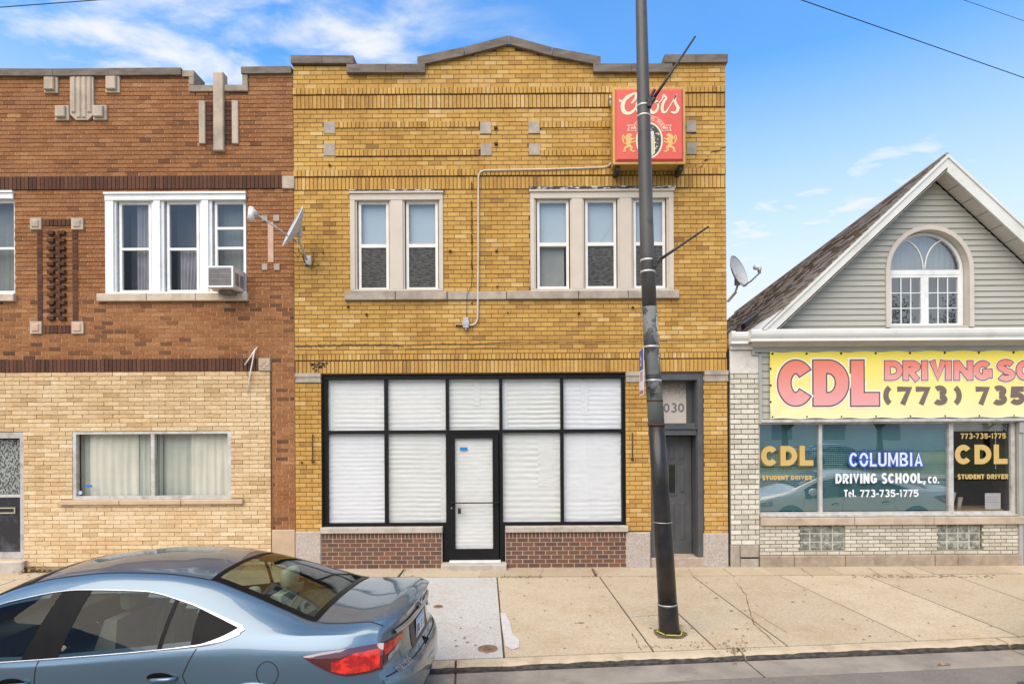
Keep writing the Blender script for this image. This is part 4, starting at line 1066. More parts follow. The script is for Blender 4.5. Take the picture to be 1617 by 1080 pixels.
# picture window with drapes
x0,x1,z0,z1 = Lwin; b = MB(); t = 5.5/PXM
b.frame(x0, x1, z0, z1, t, -.02, .06, tt=4/PXM); xm0, xm1 = X(239.2,735), X(244.8,735); b.box(xm0, xm1, -.015, .06, z0+t, z1-4/PXM)
pw = build('shop_window', b, ALU, lb)
for a, c in ((x0+t, xm0), (xm1, x1-t)): build('pane', MB().pane(a, c, z0+t, z1-4/PXM, .02), GLASS, pw)
DRAPE = M('cream_drape', (.60,.59,.50), (.52,.515,.44), 1.8, .9)
DRAPE2 = M('grey_green_drape', (.44,.46,.39), (.38,.40,.34), 1.8, .9)
for a, c, fo, m_, yy in ((118,136,2,DRAPE2,.16),(134,212,6,DRAPE,.12),(209,240,4,DRAPE2,.15),(243,250,2,DRAPE2,.13),(246,301,4,DRAPE2,.17),(297,365,6,DRAPE,.12)):
    curtain(pw, X(a,735), X(c,735), z0+.03, z1, yy, m_, fo, .013, .0, 'drape', a*.1)
build('tape', MB().box(X(133.5), X(143.5), .012, .017, Z(769.5,138), Z(765.5,138)), BLUE_TAPE, pw)
build('sticker', MB().tube([(X(124.5), .012, Z(778,124)), (X(124.5), .017, Z(778,124))], .034, 16), M('round_sticker', (.30,.45,.62), (.55,.62,.70), 60, .5), pw)
sill_run(lb, (98,193,290,386.5), 788.6, 795.6, M('tan_sill', (.52,.39,.255), (.45,.335,.22), 5, .9, bump=.003), -.09)
# entrance door with lace over the glass
x0,x1,z0,z1 = Ldoor; b = MB(); b.frame(x0, x1, z0, z1, 6/PXM, -.03, .08, tb=9/PXM, tt=9/PXM)
db = build('door_frame', b, M('grey_door_frame', (.48,.47,.45), (.36,.35,.33), 6, .5, grime=(.25,.22,.19), gscale=4), lb)
zs1, zs0 = Z(781,0), Z(785.5,0)
b = MB(); b.box(x0+.065, x1-.065, .03, .06, zs0, zs1); build('middle_rail', b, ALU, db)
m_, n_, b_ = nodes('lace'); b_.inputs['Roughness'].default_value = .8
vz = n_.nodes.new('ShaderNodeTexVoronoi'); vz.inputs['Scale'].default_value = 34; vz.inputs['Randomness'].default_value = 1; gg = n_.nodes.new('ShaderNodeNewGeometry'); n_.links.new(gg.outputs['Position'], vz.inputs['Vector'])
nz2 = noise_node(n_, 38, 2, (1,1,.6))
n_.links.new(ramp(n_, nz2.outputs['Fac'], [(.47,(.33,.35,.34)),(.53,(.06,.065,.065))]).outputs[0], b_.inputs['Base Color'])
build('lace_curtain', MB().pane(x0+.07, x1-.07, zs1, z1-.12, .085), m_, db)
build('pane', MB().pane(x0+.065, x1-.065, zs1, z1-.10, .055), GLASS, db)
lp = build('door_panel', MB().box(x0+.067, x1-.067, .045, .075, z0+.10, zs0), M('scuffed_black_panel', (.022,.023,.027), (.10,.105,.12), 4, .35, lo=.52, hi=.75), db)
build('door_pull', MB().frame(X(-14,806), X(22,806), Z(811,0), Z(801.5,0), .018, .02, .045), M('brass_pull', (.62,.56,.42), (.5,.45,.33), 8, .4, metal=.5), lp)
build('door_step', MB().cbox(x0-.02, x1+.05, -.12, .1, -.06, Z(884,0), .02), STEPM, lb)
# dangling broken conduit by the corner
CW = M('white_conduit', (.72,.70,.66), (.6,.58,.54), 9, .5)
dg_ = thing('broken_conduit', 'broken white conduit dangling from the red brick wall beside a stone block', 'conduit', (X(405,552), -.03, Z(552,405)))
build('pipe', MB().tube([wp(407,549,-.02), wp(404,556,-.06), wp(402,572,-.08), wp(398,592,-.08), wp(394,622,-.07)], .011, 7), CW, dg_, True)
build('elbow', MB().tube([wp(406,551,-.05), wp(400,562,-.07), wp(389,577,-.06)], .012, 7), CW, dg_, True)
build('loose_wire', MB().tube([wp(391,579,-.03), wp(392,590,-.05), wp(397,602,-.04), wp(400,590,-.05)], .004, 5), RUST, dg_, True)
# window air conditioner
ac = thing('air_conditioner', 'white window air conditioner jutting out over the stone sill of the red brick building', 'air conditioner', (X(357,462), -.2, Z(464,357)))
ax0, ax1, az0, az1 = X(326.5,437,-.4), X(368,437,-.4), Z(453.5,347,-.4), Z(420,347,-.4)
ay0, ay1 = -.40, .05
m = MB(); m.cbox(ax0, ax1, ay0+.012, ay1, az0, az1, .012); build('case', m, M('ac_white', (.72,.70,.66), (.62,.60,.56), 6, .5, grime=(.42,.38,.33), gscale=6), ac)
m = MB(); m.frame(ax0, ax1, az0, az1, .028, ay0, ay0+.014); build('grille_frame', m, WHITE, ac)
build('coil', MB().box(ax0+.028, ax1-.028, ay0+.006, ay0+.0105, az0+.028, az1-.028), M('dark_coil', (.10,.095,.09), (.05,.05,.05), 30, .7), ac)
FIN = M('grey_fin', (.34,.33,.32), (.27,.26,.25), 9, .6)
for k in range(22):
    xx = ax0+.04+(ax1-ax0-.08)*k/21; build('grille_bar', MB().box(xx-.0035, xx+.0035, ay0-.002, ay0+.006, az0+.028, az1-.028), FIN, ac)
for k in range(4):
    zz = az0+.05+(az1-az0-.1)*k/3; build('grille_rail', MB().box(ax0+.028, ax1-.028, ay0-.005, ay0-.0025, zz-.003, zz+.003), FIN, ac)
for j in range(2):
    for k in range(7):
        zz = az0+.06+.03*k; ya = -.33+.17*j; build('side_louvre', MB().box(ax1-.001, ax1+.005, ya, ya+.13, zz, zz+.013), M('louvre_dark', (.03,.03,.03), (.05,.05,.05), 9, .8) if j+k == 0 else bpy.data.materials['louvre_dark'], ac)
build('support', MB().box(ax0+.12, ax1-.1, -.25, -.02, az0-.07, az0-.002), M('scrap_wood', (.22,.19,.16), (.14,.12,.10), 12, .9), ac)
# ------------------------------------------------------------------ driving-school house on the right
WB = brick_mat('whitish_glazed_brick', [(0,(.46,.42,.33)),(.5,(.61,.57,.47)),(1,(.70,.67,.58))], grain=.22, gscale=(50,50,25), stain=(.72,.65,.55), sscale=1.6, slo=.5, shi=.78, bump=.002)
WM = M('grey_green_mortar', (.24,.22,.16), (.17,.155,.115), 12, .95, bump=.003)
SIDING = M('grey_siding', (.41,.40,.345), (.375,.365,.315), 1.5, .6, stretch=(.3,1,6), bump=.0006, bscale=30, grime=(.30,.30,.26), gscale=1.5, glo=.55, ghi=.9)
FASC = M('white_fascia', (.66,.66,.62), (.60,.60,.56), 2, .5, grime=(.45,.43,.38), gscale=2, glo=.55, ghi=.85)
hx0, hx1 = X(1152.5), 11.2
hs = thing('driving_school_house', 'grey-sided gabled shop with arched attic window and whitish brick base', 'building', ((hx0+hx1)/2, 0, 0))
Hwin = rect(1199.5, 666, 1606, 815); blk = [rect(1263,829,1335,869.5), rect(1481,828.5,1551,868.5)]
dpx = (1613, 1716); Hdoor = (X(dpx[0],770), X(dpx[1],770), -.1, Z(664,1660))
FST = M('foundation_stone', (.37,.30,.22), (.28,.225,.165), 8, .9, bump=.005, bscale=50, grime=(.22,.18,.135), gscale=3)
m = MB(); slab_wall(m, hx0, hx1, -.2, Z(548,1400), .02, .27, [Hwin, Hdoor, *blk]); build('wall', m, WM, hs)
for nm, b in (('side_wall', (hx0, hx0+.25, .27, 12, -.2, Z(530,1200))), ('side_wall', (hx1-.25, hx1, .27, 12, -.2, Z(530,1200))), ('rear_wall', (hx0, hx1, 12, 12.25, -.2, Z(530,1200)))):
    build(nm, MB().box(*b), COMMON, hs)
build('shop_floor', MB().box(hx0+.25, hx1-.25, .27, 12, -.15, .02), DARKROOM, hs)
build('attic_floor', MB().box(hx0+.25, hx1-.25, .27, 12, Z(545,1200), Z(533,1200)), DARKROOM, hs)
build('partition', MB().box(hx0+.25, hx1-.25, 3.0, 3.1, .02, Z(545,1200)), M('office_wall', (.16,.13,.11), (.12,.10,.085), 2, .9), hs)
hk = []
wt = lambda x, z: R.gauss(.55,.2)
n = 34; zt, zb = Z(590,1175), Z(860,1175); h = (zt-zb)/n
for i in range(n): lay_row(hk, hx0, X(1198), zb+i*h, zb+(i+1)*h, .236, .5*(i % 2)+.2, [], wt, -.004, None, .014, .015, .002)
n = 8; zt, zb = Z(828.5,1400), Z(875.5,1400); h = (zt-zb)/n
for i in range(n): lay_row(hk, X(1199.5,850), X(1612.5,850), zb+i*h, zb+(i+1)*h, .198, .5*(i % 2)+.1, blk, lambda x, z: R.gauss(.35,.2), .0, None, .012, .012, .002)
masonry(hs, hk, WB, .04)
hk2 = []
for i in range(38): lay_row(hk2, X(1716), hx1, .15+i*.0855, .15+(i+1)*.0855, .236, .5*(i % 2), [], wt, -.004, None, .014, .013, .002)
b = MB()
for q in hk2: b.box(q[0],q[1],q[4],q[4]+.04,q[2],q[3],q[5],back=False)
build('far_pier_courses', b, WB, hs, kind='stuff')
# foundation stones and pier base
for a, c in ((1199.5,1253),(1253.8,1334),(1334.8,1475),(1475.8,1511),(1511.8,1612)):
    build('foundation_stone', MB().cbox(X(a,885), X(c,885), -.035+R.uniform(-.004,.004), .05, -.08, Z(876,1400), .012), FST, hs)
for a, c, t0_, t1_ in ((1153.5,1168,860.5,894),(1168.8,1197.5,860.5,877.5),(1168.8,1197.5,878.2,894)):
    build('pier_base_stone', MB().cbox(X(a,877), X(c,877), -.02, .05, Z(t1_,1175)-.05, Z(t0_,1175), .008), STONE, hs)
PLA = M('flaking_plaster', (.66,.63,.57), (.54,.51,.46), 6, .9, bump=.006, bscale=25, grime=(.40,.35,.29), gscale=5, glo=.56, ghi=.75)
build('plaster_pier', MB().cbox(hx0, X(1198), -.012, .05, Z(590,1175), Z(553,1175), .006), PLA, hs)
build('pier_cap', MB().cbox(hx0, X(1186.5), -.06, .05, Z(552.6,1175), Z(539,1175), .006), PLA, hs)
# sill stones
TSILL = M('shop_sill_stone', (.50,.405,.31), (.42,.335,.25), 4, .9, bump=.003, grime=(.33,.26,.19), gscale=3)
for a, c in ((1199,1345.5),(1346.3,1470),(1470.8,1612)): build('sill_stone', MB().cbox(X(a), X(c), -.06, .06, Z(828,1400), Z(815.8,1400), .01), TSILL, hs)
# glass blocks
GB = M('glass_block', (.12,.13,.105), (.40,.41,.35), 14, .12, lo=.40, hi=.66, bump=.02, bscale=16, spec=.8)
for q in blk:
    fr = build('block_grout', MB().box(q[0], q[1], .05, .12, q[2], q[3]), M('block_grout', (.55,.53,.47), (.45,.43,.38), 9, .9) if 'block_grout' not in bpy.data.materials else bpy.data.materials['block_grout'], hs)
    cw_, ch_ = (q[1]-q[0])/4, (q[3]-q[2])/3
    for i in range(4):
        for j in range(3): build('glass_block', MB().cbox(q[0]+i*cw_+.008, q[0]+(i+1)*cw_-.008, .032, .06, q[2]+j*ch_+.007, q[2]+(j+1)*ch_-.007, .02), GB, fr)
# shop window
b = MB(); x0, x1, z0, z1 = Hwin; fy = .06
zg0, zg1 = Z(808.5,1400), Z(669,1400)
b.box(x0, x1, fy-.03, fy+.07, zg1, z1-.001); b.box(x0, x1, fy-.09, fy+.07, z0+.001, z0+.03); b.box(x0, x1, fy-.02, fy+.07, z0+.03, zg0)
pxs = [(1199.5,1201.5),(1295.5,1300.5),(1501.5,1508.5),(1599.5,1606)]
for a, c in pxs: b.box(X(a,740), X(c,740), fy-.02, fy+.07, zg0, zg1)
swd = build('shop_window', b, ALU, hs)
gl_ = [(1201.5,1295.5),(1300.5,1501.5),(1508.5,1599.5)]
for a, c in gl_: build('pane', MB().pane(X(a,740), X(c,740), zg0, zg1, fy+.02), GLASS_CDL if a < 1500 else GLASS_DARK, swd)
BLIND = M('teal_blind', (.20,.42,.45), (.17,.36,.39), 2, .6)
for k, (a, c) in enumerate(gl_[:2]):
    b = MB(); z = zg0+.02
    while z < zg1-.02:
        xa, xb = X(a-1,740), X(c+1,740)
        b.add([(xa, fy+.075, z), (xb, fy+.075, z), (xb, fy+.10, z+.030), (xa, fy+.10, z+.030)], [(0,1,2,3)]); z += .0345
    build('blind_slats', b, BLIND, swd, kind='stuff')
b = MB()
for k in range(7):
    z = zg1-.01-.019*k; b.box(X(1509,740), X(1597,740), fy+.08, fy+.115, z-.013, z)
build('raised_blind', b, M('white_blind', (.72,.73,.70), (.64,.65,.62), 4, .6), swd, kind='stuff')
build('blind_wand', MB().tube([(X(1581), fy+.07, zg1-.1), (X(1581), fy+.07, Z(741,1581))], .006, 6), WHITE, swd)
build('dark_jamb', MB().box(X(1594.5,740), X(1600,740), fy+.03, fy+.3, zg0, zg1), M('dark_brown', (.04,.035,.035), (.03,.027,.027), 4, .6), swd)
build('window_board', MB().box(X(1509,740), X(1600,740), fy+.08, fy+.6, zg0-.02, zg0+.02), M('wood_board', (.42,.29,.14), (.34,.23,.11), 9, .6), swd)
DESKT = thing('paper_notice', 'white paper notice standing in the dark right pane of the driving school window', 'notice', (X(1579), fy+.10, zg0+.02))
x0_, x1_, z0_, z1_ = rect(1567,780,1592,801)
build('sheet', MB().box(x0_, x1_, fy+.10, fy+.104, zg0+.021, z1_), M('paper', (.78,.78,.80), (.70,.70,.73), 5, .8), DESKT)
b = MB()
for r_ in range(3):
    for k in range(6): b.box(x0_+.02+k*.037, x0_+.045+k*.037, fy+.098, fy+.0995, z1_-.07-.045*r_, z1_-.062-.045*r_)
build('print_marks', b, M('grey_ink', (.35,.36,.42), (.45,.45,.5), 9, .8), DESKT, kind='stuff')
for a, c, t_, lab, mm in ((1507,1521,779,'tall white folder leaning in the corner of the driving school window',(.66,.64,.60)), (1521,1532,787,'short tan folder standing beside the tall white folder in the shop window',(.50,.42,.33))):
    xa, xb = X(a+2), X(c); o = MB(); zz = zg0+.021; h_ = Z(t_,1515)-zz
    o.prism([(xa,zz),(xa+(xb-xa)*.55,zz),(xb,zz+h_),(xa+(xb-xa)*.25,zz+h_*1.0)], fy+.12, fy+.15)
    t = thing('paper_folder', lab, 'folder', (xa, fy+.13, zz)); build('cover', o, M('folder_%d' % a, mm, None, 5, .8), t)
    build('fastener', MB().box(xa+(xb-xa)*.3, xa+(xb-xa)*.42, fy+.112, fy+.12, zz+h_*.25, zz+h_*.75), SASH, t)
# lettering on the panes
GOLD = M('gold_vinyl', (.56,.40,.14), (.52,.37,.125), 20, .5); GSH = M('gold_shadow_vinyl', (.16,.11,.04), (.14,.10,.035), 20, .6)
WV = M('white_vinyl_letters', (.78,.80,.82), (.74,.76,.79), 20, .5); BV = M('blue_vinyl', (.03,.09,.36), (.025,.08,.33), 20, .5)
gy = fy+.016
def wlet(text, a, c, t_, b2, wt_, layers, gap=.14):
    x0, x1, z0, z1 = rect(a, t_, c, b2)
    return word('lettering', text, x0, x1, z0, z1, gy, wt_/PXM, layers, swd, gap)
def shadow(text, a, c, t_, b2, wt_): wlet(text, a-2.2, c-2.2, t_+.6, b2+.6, wt_, [(.012, GSH, 0)]); wlet(text, a, c, t_, b2, wt_, [(0, GOLD, .002)])
shadow('CDL', 1204.5, 1287.7, 704, 735.5, 8.6)
wlet('STUDENT DRIVER', 1206, 1285.6, 751, 758, 2.0, [(0, GOLD, .002)], .12)
wlet('COLUMBIA', 1345, 1462, 714.7, 736.5, 3.4, [(.026, BV, 0), (0, M('lilac_vinyl', (.62,.68,.80), (.58,.64,.77), 20, .5), .002)], .2)
q = rect(1367.5,714,1367.5,714); cxp, czp = P(1368.6,725.8)
build('lettering', MB().box(cxp-.014, cxp+.014, gy-.0022, gy-.0012, czp-.19, czp+.19).box(cxp-.11, cxp+.11, gy-.0034, gy-.0026, czp-.014, czp+.014), BV, swd)
wlet('DRIVING SCHOOL,', 1323, 1467, 747.7, 763.5, 3.4, [(0, WV, .002)], .15); wlet('CO.', 1470, 1488, 752.5, 763.5, 2.3, [(0, WV, .002)], .15)
wlet('Tel.', 1336.5, 1356, 773.6, 785, 2.2, [(0, WV, .002)], .14); wlet('773-735-1775', 1362, 1455, 773.6, 785, 2.2, [(0, WV, .002)], .15)
wlet('773-735-1775', 1522, 1594, 684, 692.5, 2.1, [(0, GOLD, .002)], .14)
wlet('CDL', 1512.7, 1596.6, 702, 733, 8.4, [(0, GOLD, .002)]); wlet('STUDENT DRIVER', 1517, 1598, 749, 756.7, 2.0, [(0, GOLD, .002)], .12)
# ---- siding behind the banner, ledge, trims
def board(x0, x1, z0, z1, y, parent, m=SIDING):
    b = MB(); v = []
    for x in (x0, x1): v += [(x, y-.022, z0), (x, y-.014, z0+.006), (x, y-.004, z1), (x, y+.03, z1), (x, y+.03, z0)]
    b.add(v, [(0,1,2,3,4), (9,8,7,6,5), (0,5,6,1), (1,6,7,2), (2,7,8,3), (4,9,5,0)]); return build('siding_board', b, m, parent)
z = Z(660,1400); k = 0
while z < Z(556,1400)-.02: board(X(1201.5,610), hx1-.3, z, z+.117, .0, hs); z += .1175
TG = M('grey_trim', (.36,.365,.335), (.32,.325,.30), 3, .6)
build('corner_trim', MB().box(X(1197.3,615), X(1201.6,615), -.045, .04, Z(669,1200), Z(559.5,1200)), TG, hs)
build('frieze_board', MB().box(X(1186,550), hx1-.2, -.05, .04, Z(555.5,1400), Z(545,1400)), TG, hs)
build('frieze_drop', MB().box(X(1185.5,555), X(1190.5,555), -.055, .04, Z(561,1190), Z(555.6,1190)).box(X(1190.5,560), X(1201,560), -.048, .04, Z(561,1196), Z(559,1196)), TG, hs)
build('ledge', MB().box(X(1200,663), hx1-.3, -.075, .02, Z(665.8,1400), Z(661.2,1400)), ALU, hs)
# door opening beside the window (mostly past the frame edge)
b = MB(); x0,x1,z0,z1 = Hdoor; b.frame(x0, x1, -.02, z1, .10, -.03, .2); hd = build('shop_door_frame', b, TG, hs)
build('shop_door', MB().box(x0+.1, x1-.1, .12, .16, .02, z1-.1), WHITE, hs)
build('trim_head', MB().box(X(1606.2,650), X(1613,650), -.05, .1, Z(683,1610), Z(665.9,1610)).box(X(1606.4,650), X(1612.8,650), -.03, .1, -.02, Z(683.1,1610)), TG, hs)
# gutter and soffit
gy0 = -.30
def kp(py, y): return Z(py, 1400, y)
prof = [(gy0+.02, kp(537,gy0)), (gy0+.035, kp(533,gy0)), (gy0+.01, kp(529,gy0)), (gy0, kp(526,gy0)), (gy0, kp(520.5,gy0)), (gy0+.02, kp(518.5,gy0)), (gy0+.16, kp(518.5,gy0)), (gy0+.16, kp(537,gy0))]
def extr(prof, xa, xb):
    n = len(prof); v = [(xa, y, z) for y, z in prof] + [(xb, y, z) for y, z in prof]
    return MB().add(v, [tuple(range(n))[::-1], tuple(range(n, 2*n))] + [(i, (i+1) % n, (i+1) % n+n, i+n) for i in range(n)])
build('gutter', extr(prof, X(1187,527,gy0), hx1+.1), FASC, hs)
build('gutter_corner', extr([(y+.13, z-.02) for y, z in prof], X(1156,530,-.17), X(1187.4,527,gy0)), FASC, hs)
build('downspout', MB().box(X(1149.5,530)+.03, X(1155.5,530)+.03, -.10, -.03, Z(541,1150), Z(524,1150)), FASC, hs)
SOF = M('soffit_tan', (.58,.55,.48), (.52,.49,.43), 4, .8)
sx_ = X(1187, 541, -.15); zz = kp(537, gy0)+.02
while sx_ < hx1:
    build('soffit_panel', MB().box(sx_, min(sx_+1.15, hx1), gy0+.16, -.0, zz, zz+.015), SOF, hs); sx_ += 1.16
cvz0, cvz1 = Z(546.5,1400,-.055), kp(537,gy0)+.03
build('tilted_soffit_board', extr([(-.052, cvz0), (-.14, cvz1), (-.10, cvz1), (-.045, cvz0+.03)], X(1187,541,-.1), hx1), SOF, hs)  # added slanted strip standing in for the soffit, tilted to catch light
# ---- gable
ry = -.25                                               # plane of the rake boards
apx, apz = P(1494, 246, ry); e0 = P(1204, 520, ry)
SL = (apz-e0[1])/(apx-e0[0]); gyw = .06
def under(x): return apz - .30 - SL*abs(x-apx)          # wall line under the rake
zg = kp(519, gyw)-.05
wcx, wsz = P(1466, 426, gyw); wr = 66.5/PXM*(D+gyw)/D; wz0 = Z(517, 1466, gyw)
def wgap(z): return wr if z <= wsz else math.sqrt(max(0, wr*wr-(z-wsz)**2))
z = zg; rowsz = []
while z < apz-.34:
    z1 = z+.0985; xl0, xl1 = apx-(apz-.30-z)/SL, apx-(apz-.30-min(z1, apz-.301))/SL
    def piece(poly):
        n = len(poly); b = MB()
        v = [(x, gyw-.022+.020*((zz_-z)/.0985), zz_) for x, zz_ in poly] + [(x, gyw+.03, zz_) for x, zz_ in poly]
        b.add(v, [tuple(range(n)), tuple(range(2*n-1, n-1, -1))] + [(i, i+n, (i+1) % n+n, (i+1) % n) for i in range(n)])
        build('siding_board', b, SIDING, hs)
    xr0, xr1 = 2*apx-xl0, 2*apx-xl1; zt_ = min(z1, apz-.31)
    if z >= wsz+wr: piece([(xl0,z),(xr0,z),(xr1,zt_),(xl1,zt_)])
    else:
        zs = [z + (zt_-z)*k/5 for k in range(6)]
        if z < wz0 - .02: piece([(xl0,z),(xr0,z),(xr1,zt_),(xl1,zt_)])
        else:
            piece([(xl0,z)] + [(wcx-wgap(v), v) for v in zs] + [(xl1,zt_)])
            piece([(wcx+wgap(v), v) for v in zs] [::1] + [(xr1,zt_),(xr0,z)])
    z = z1
# sheathing behind the siding with the arched opening, side by side pieces
b = MB(); ang = [math.pi*k/16 for k in range(17)]
xl, xr2 = apx-(apz-.3-zg)/SL, apx+(apz-.3-zg)/SL
left_p = [(xl,zg),(wcx-wr,zg),(wcx-wr,wsz)] + [(wcx-wr*math.cos(a), wsz+wr*math.sin(a)) for a in ang[1:9]] + [(wcx, apz-.3-SL*abs(wcx-apx))]
right_p = [(xr2,zg),(apx,apz-.3),(wcx,apz-.3-SL*abs(wcx-apx))] + [(wcx-wr*math.cos(a), wsz+wr*math.sin(a)) for a in ang[8:17]] + [(wcx+wr,zg)]
b.prism(left_p, gyw+.03, gyw+.2); b.prism(right_p, gyw+.03, gyw+.2)
build('gable_wall', b, DARKROOM, hs)
# arched window
def archband(r0, r1, y0, y1, parent, name, m, zb):
    b = MB(); v = []; out_ = [(wcx-r1, zb)] + [(wcx-r1*math.cos(a), wsz+r1*math.sin(a)) for a in ang] + [(wcx+r1, zb)]
    inn = [(wcx-r0, zb)] + [(wcx-r0*math.cos(a), wsz+r0*math.sin(a)) for a in ang] + [(wcx+r0, zb)]
    n = len(out_)
    v = [(x,y0,z) for x, z in out_] + [(x,y0,z) for x, z in inn] + [(x,y1,z) for x, z in out_] + [(x,y1,z) for x, z in inn]; f = []
    for i in range(n-1):
        f += [(i,n+i,n+i+1,i+1), (2*n+i,2*n+i+1,3*n+i+1,3*n+i), (i,i+1,2*n+i+1,2*n+i), (n+i,3*n+i,3*n+i+1,n+i+1)]
    f += [(0,2*n,3*n,n), (n-1,2*n-1,4*n-1,3*n-1)]
    return build(name, b.add(v, f), m, parent)
aw = archband(wr-.045, wr+.03, gyw-.045, gyw+.13, hs, 'arched_window', M('beige_window_trim', (.58,.52,.45), (.52,.465,.40), 3, .55), wz0)
wy = gyw+.10
archband(wr-.105, wr-.055, wy, wy+.05, aw, 'window_frame', WHITE, wz0)
rr_ = wr-.105
b = MB(); b.box(wcx-rr_, wcx+rr_, wy-.008, wy+.05, wsz-.065, wsz+.02); b.box(wcx-.022, wcx+.022, wy-.006, wy+.05, wz0+.04, wsz-.065); b.box(wcx-rr_, wcx+rr_, wy-.008, wy+.05, wz0-.005, wz0+.04)
for s in (-1, 1):
    xa, xb = (wcx-rr_, wcx-.022) if s < 0 else (wcx+.022, wcx+rr_)
    b.frame(xa, xb, wz0+.04, wsz-.065, .045, wy-.003, wy+.045)
build('transom_bar', b, WHITE, aw)
for s in (-1, 1):
    xa, xb = (wcx-rr_+.045, wcx-.067) if s < 0 else (wcx+.067, wcx+rr_-.045); za, zb = wz0+.085, wsz-.11
    build('pane', MB().pane(xa, xb, za, zb, wy+.02), GLASS_ARCH, aw)
    for k in (1, 2):
        build('muntin', MB().box(xa+(xb-xa)*k/3-.008, xa+(xb-xa)*k/3+.008, wy+.005, wy+.018, za, zb), WHITE, aw)
        build('muntin', MB().box(xa, xb, wy+.006, wy+.017, za+(zb-za)*k/3-.008, za+(zb-za)*k/3+.008), WHITE, aw)
ag = [(wcx-rr_*math.cos(a), wy+.02, wsz+.02+ (rr_-.0)*math.sin(a)) for a in ang]
build('pane', MB().add(ag[::-1], [tuple(range(len(ag)))]), GLASS_ARCH, aw)
for s in (-1, 1):
    pts = [(wcx+s*(.015+.46*rr_*(t**2.0)*1.25), wy+.012, wsz+.02+rr_*.86*math.sin(t*math.pi/2*.92)) for t in [k/12 for k in range(13)]]
    build('muntin', MB().tube(pts, .011, 6), WHITE, aw, True)
curtain(aw, wcx-rr_, wcx+rr_, wsz, wsz+rr_, wy+.16, M('attic_drape', (.42,.43,.44), (.36,.37,.38), 2, .9), 12, .012, 0, 'drape', 3)
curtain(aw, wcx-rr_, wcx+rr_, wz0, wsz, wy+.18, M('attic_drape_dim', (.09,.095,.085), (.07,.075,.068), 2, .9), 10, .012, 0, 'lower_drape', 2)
# ---- roof
ROOFM = brick_mat('brown_shingle', [(0,(.26,.222,.192)),(.5,(.32,.276,.24)),(1,(.38,.33,.29))], grain=.2, gscale=(30,22,30), bump=.003, bscale=120)
BK = .072; yk = 9.5
def rz(x, y): return apz - SL*abs(x-apx) - BK*(y-ry)
nrm = Vector((-SL, 0, 1)).normalized()
eaveL, eaveR = apx-(apx-3.62), 11.35
xs_l = 4.45
b = MB()
for s in (-1, 1):
    xe = 3.66 if s < 0 else 2*apx-3.66
    xi = 4.06 if s < 0 else 2*apx-4.06
    for (xa, xb, ya) in ((apx, xi, ry-.02), (xi, xe, .32)):
        v = [(xa,ya,rz(xa,ya)),(xa,yk,rz(xa,yk)),(xb,yk,rz(xb,yk)),(xb,ya,rz(xb,ya))]
        lo = [(p[0],p[1],p[2]-.05) for p in v]
        f = [(0,1,2,3),(7,6,5,4),(0,3,7,4),(2,1,5,6),(3,2,6,7)] if s < 0 else [(3,2,1,0),(4,5,6,7),(0,4,7,3),(2,6,5,1),(3,7,6,2)]
        b.add(v+lo, f)
rf = build('roof', b, M('roof_deck', (.10,.08,.07), (.08,.065,.055), 4, .9), hs)
b = MB(); n = 27
for i in range(n):
    xa = apx - (apx-xs_l)*i/n; xb = apx - (apx-xs_l)*(i+1)/n
    y = ry-.03; off = R.uniform(0,.3)
    ys = [y]; yy = y + off + .1
    while yy < yk: ys.append(yy); yy += R.choice((.17,.24,.30,.34))
    ys.append(yk)
    for j in range(len(ys)-1):
        a_, c_ = ys[j]+.002, ys[j+1]-.002; th = .016 + R.choice((0,.008)); t = min(1,max(0,R.gauss(.5,.28)))
        up0, up1 = Vector((xa,a_,rz(xa,a_)))+nrm*.003, Vector((xa,c_,rz(xa,c_)))+nrm*.003
        lo0, lo1 = Vector((xb-.01,a_,rz(xb-.01,a_)))+nrm*th, Vector((xb-.01,c_,rz(xb-.01,c_)))+nrm*th
        bt0, bt1 = Vector((xb-.01,a_,rz(xb-.01,a_))), Vector((xb-.01,c_,rz(xb-.01,c_)))
        b.add([up0,up1,lo1,lo0,bt0,bt1], [(0,1,2,3),(3,2,5,4),(0,3,4)], t)
build('shingles', b, ROOFM, rf, kind='stuff')
build('ridge_cap', MB().tube([(apx,ry-.03,rz(apx,ry)+.01),(apx,yk,rz(apx,yk)+.01)], .035, 8), ROOFM, rf)
# white metal along the eave
b = MB(); xa, xb = xs_l+.01, 3.64
for (pa_, pb_, ys_) in ((xa, 4.06, ry-.02), (4.06, xb, .32)):
    v = [Vector((x,y,rz(x,y)))+nrm*.012 for x, y in ((pa_,ys_),(pa_,yk),(pb_,yk),(pb_,ys_))]
    b.add([tuple(p) for p in v], [(0,1,2,3)])
build('eave_flashing', b, FASC, rf)
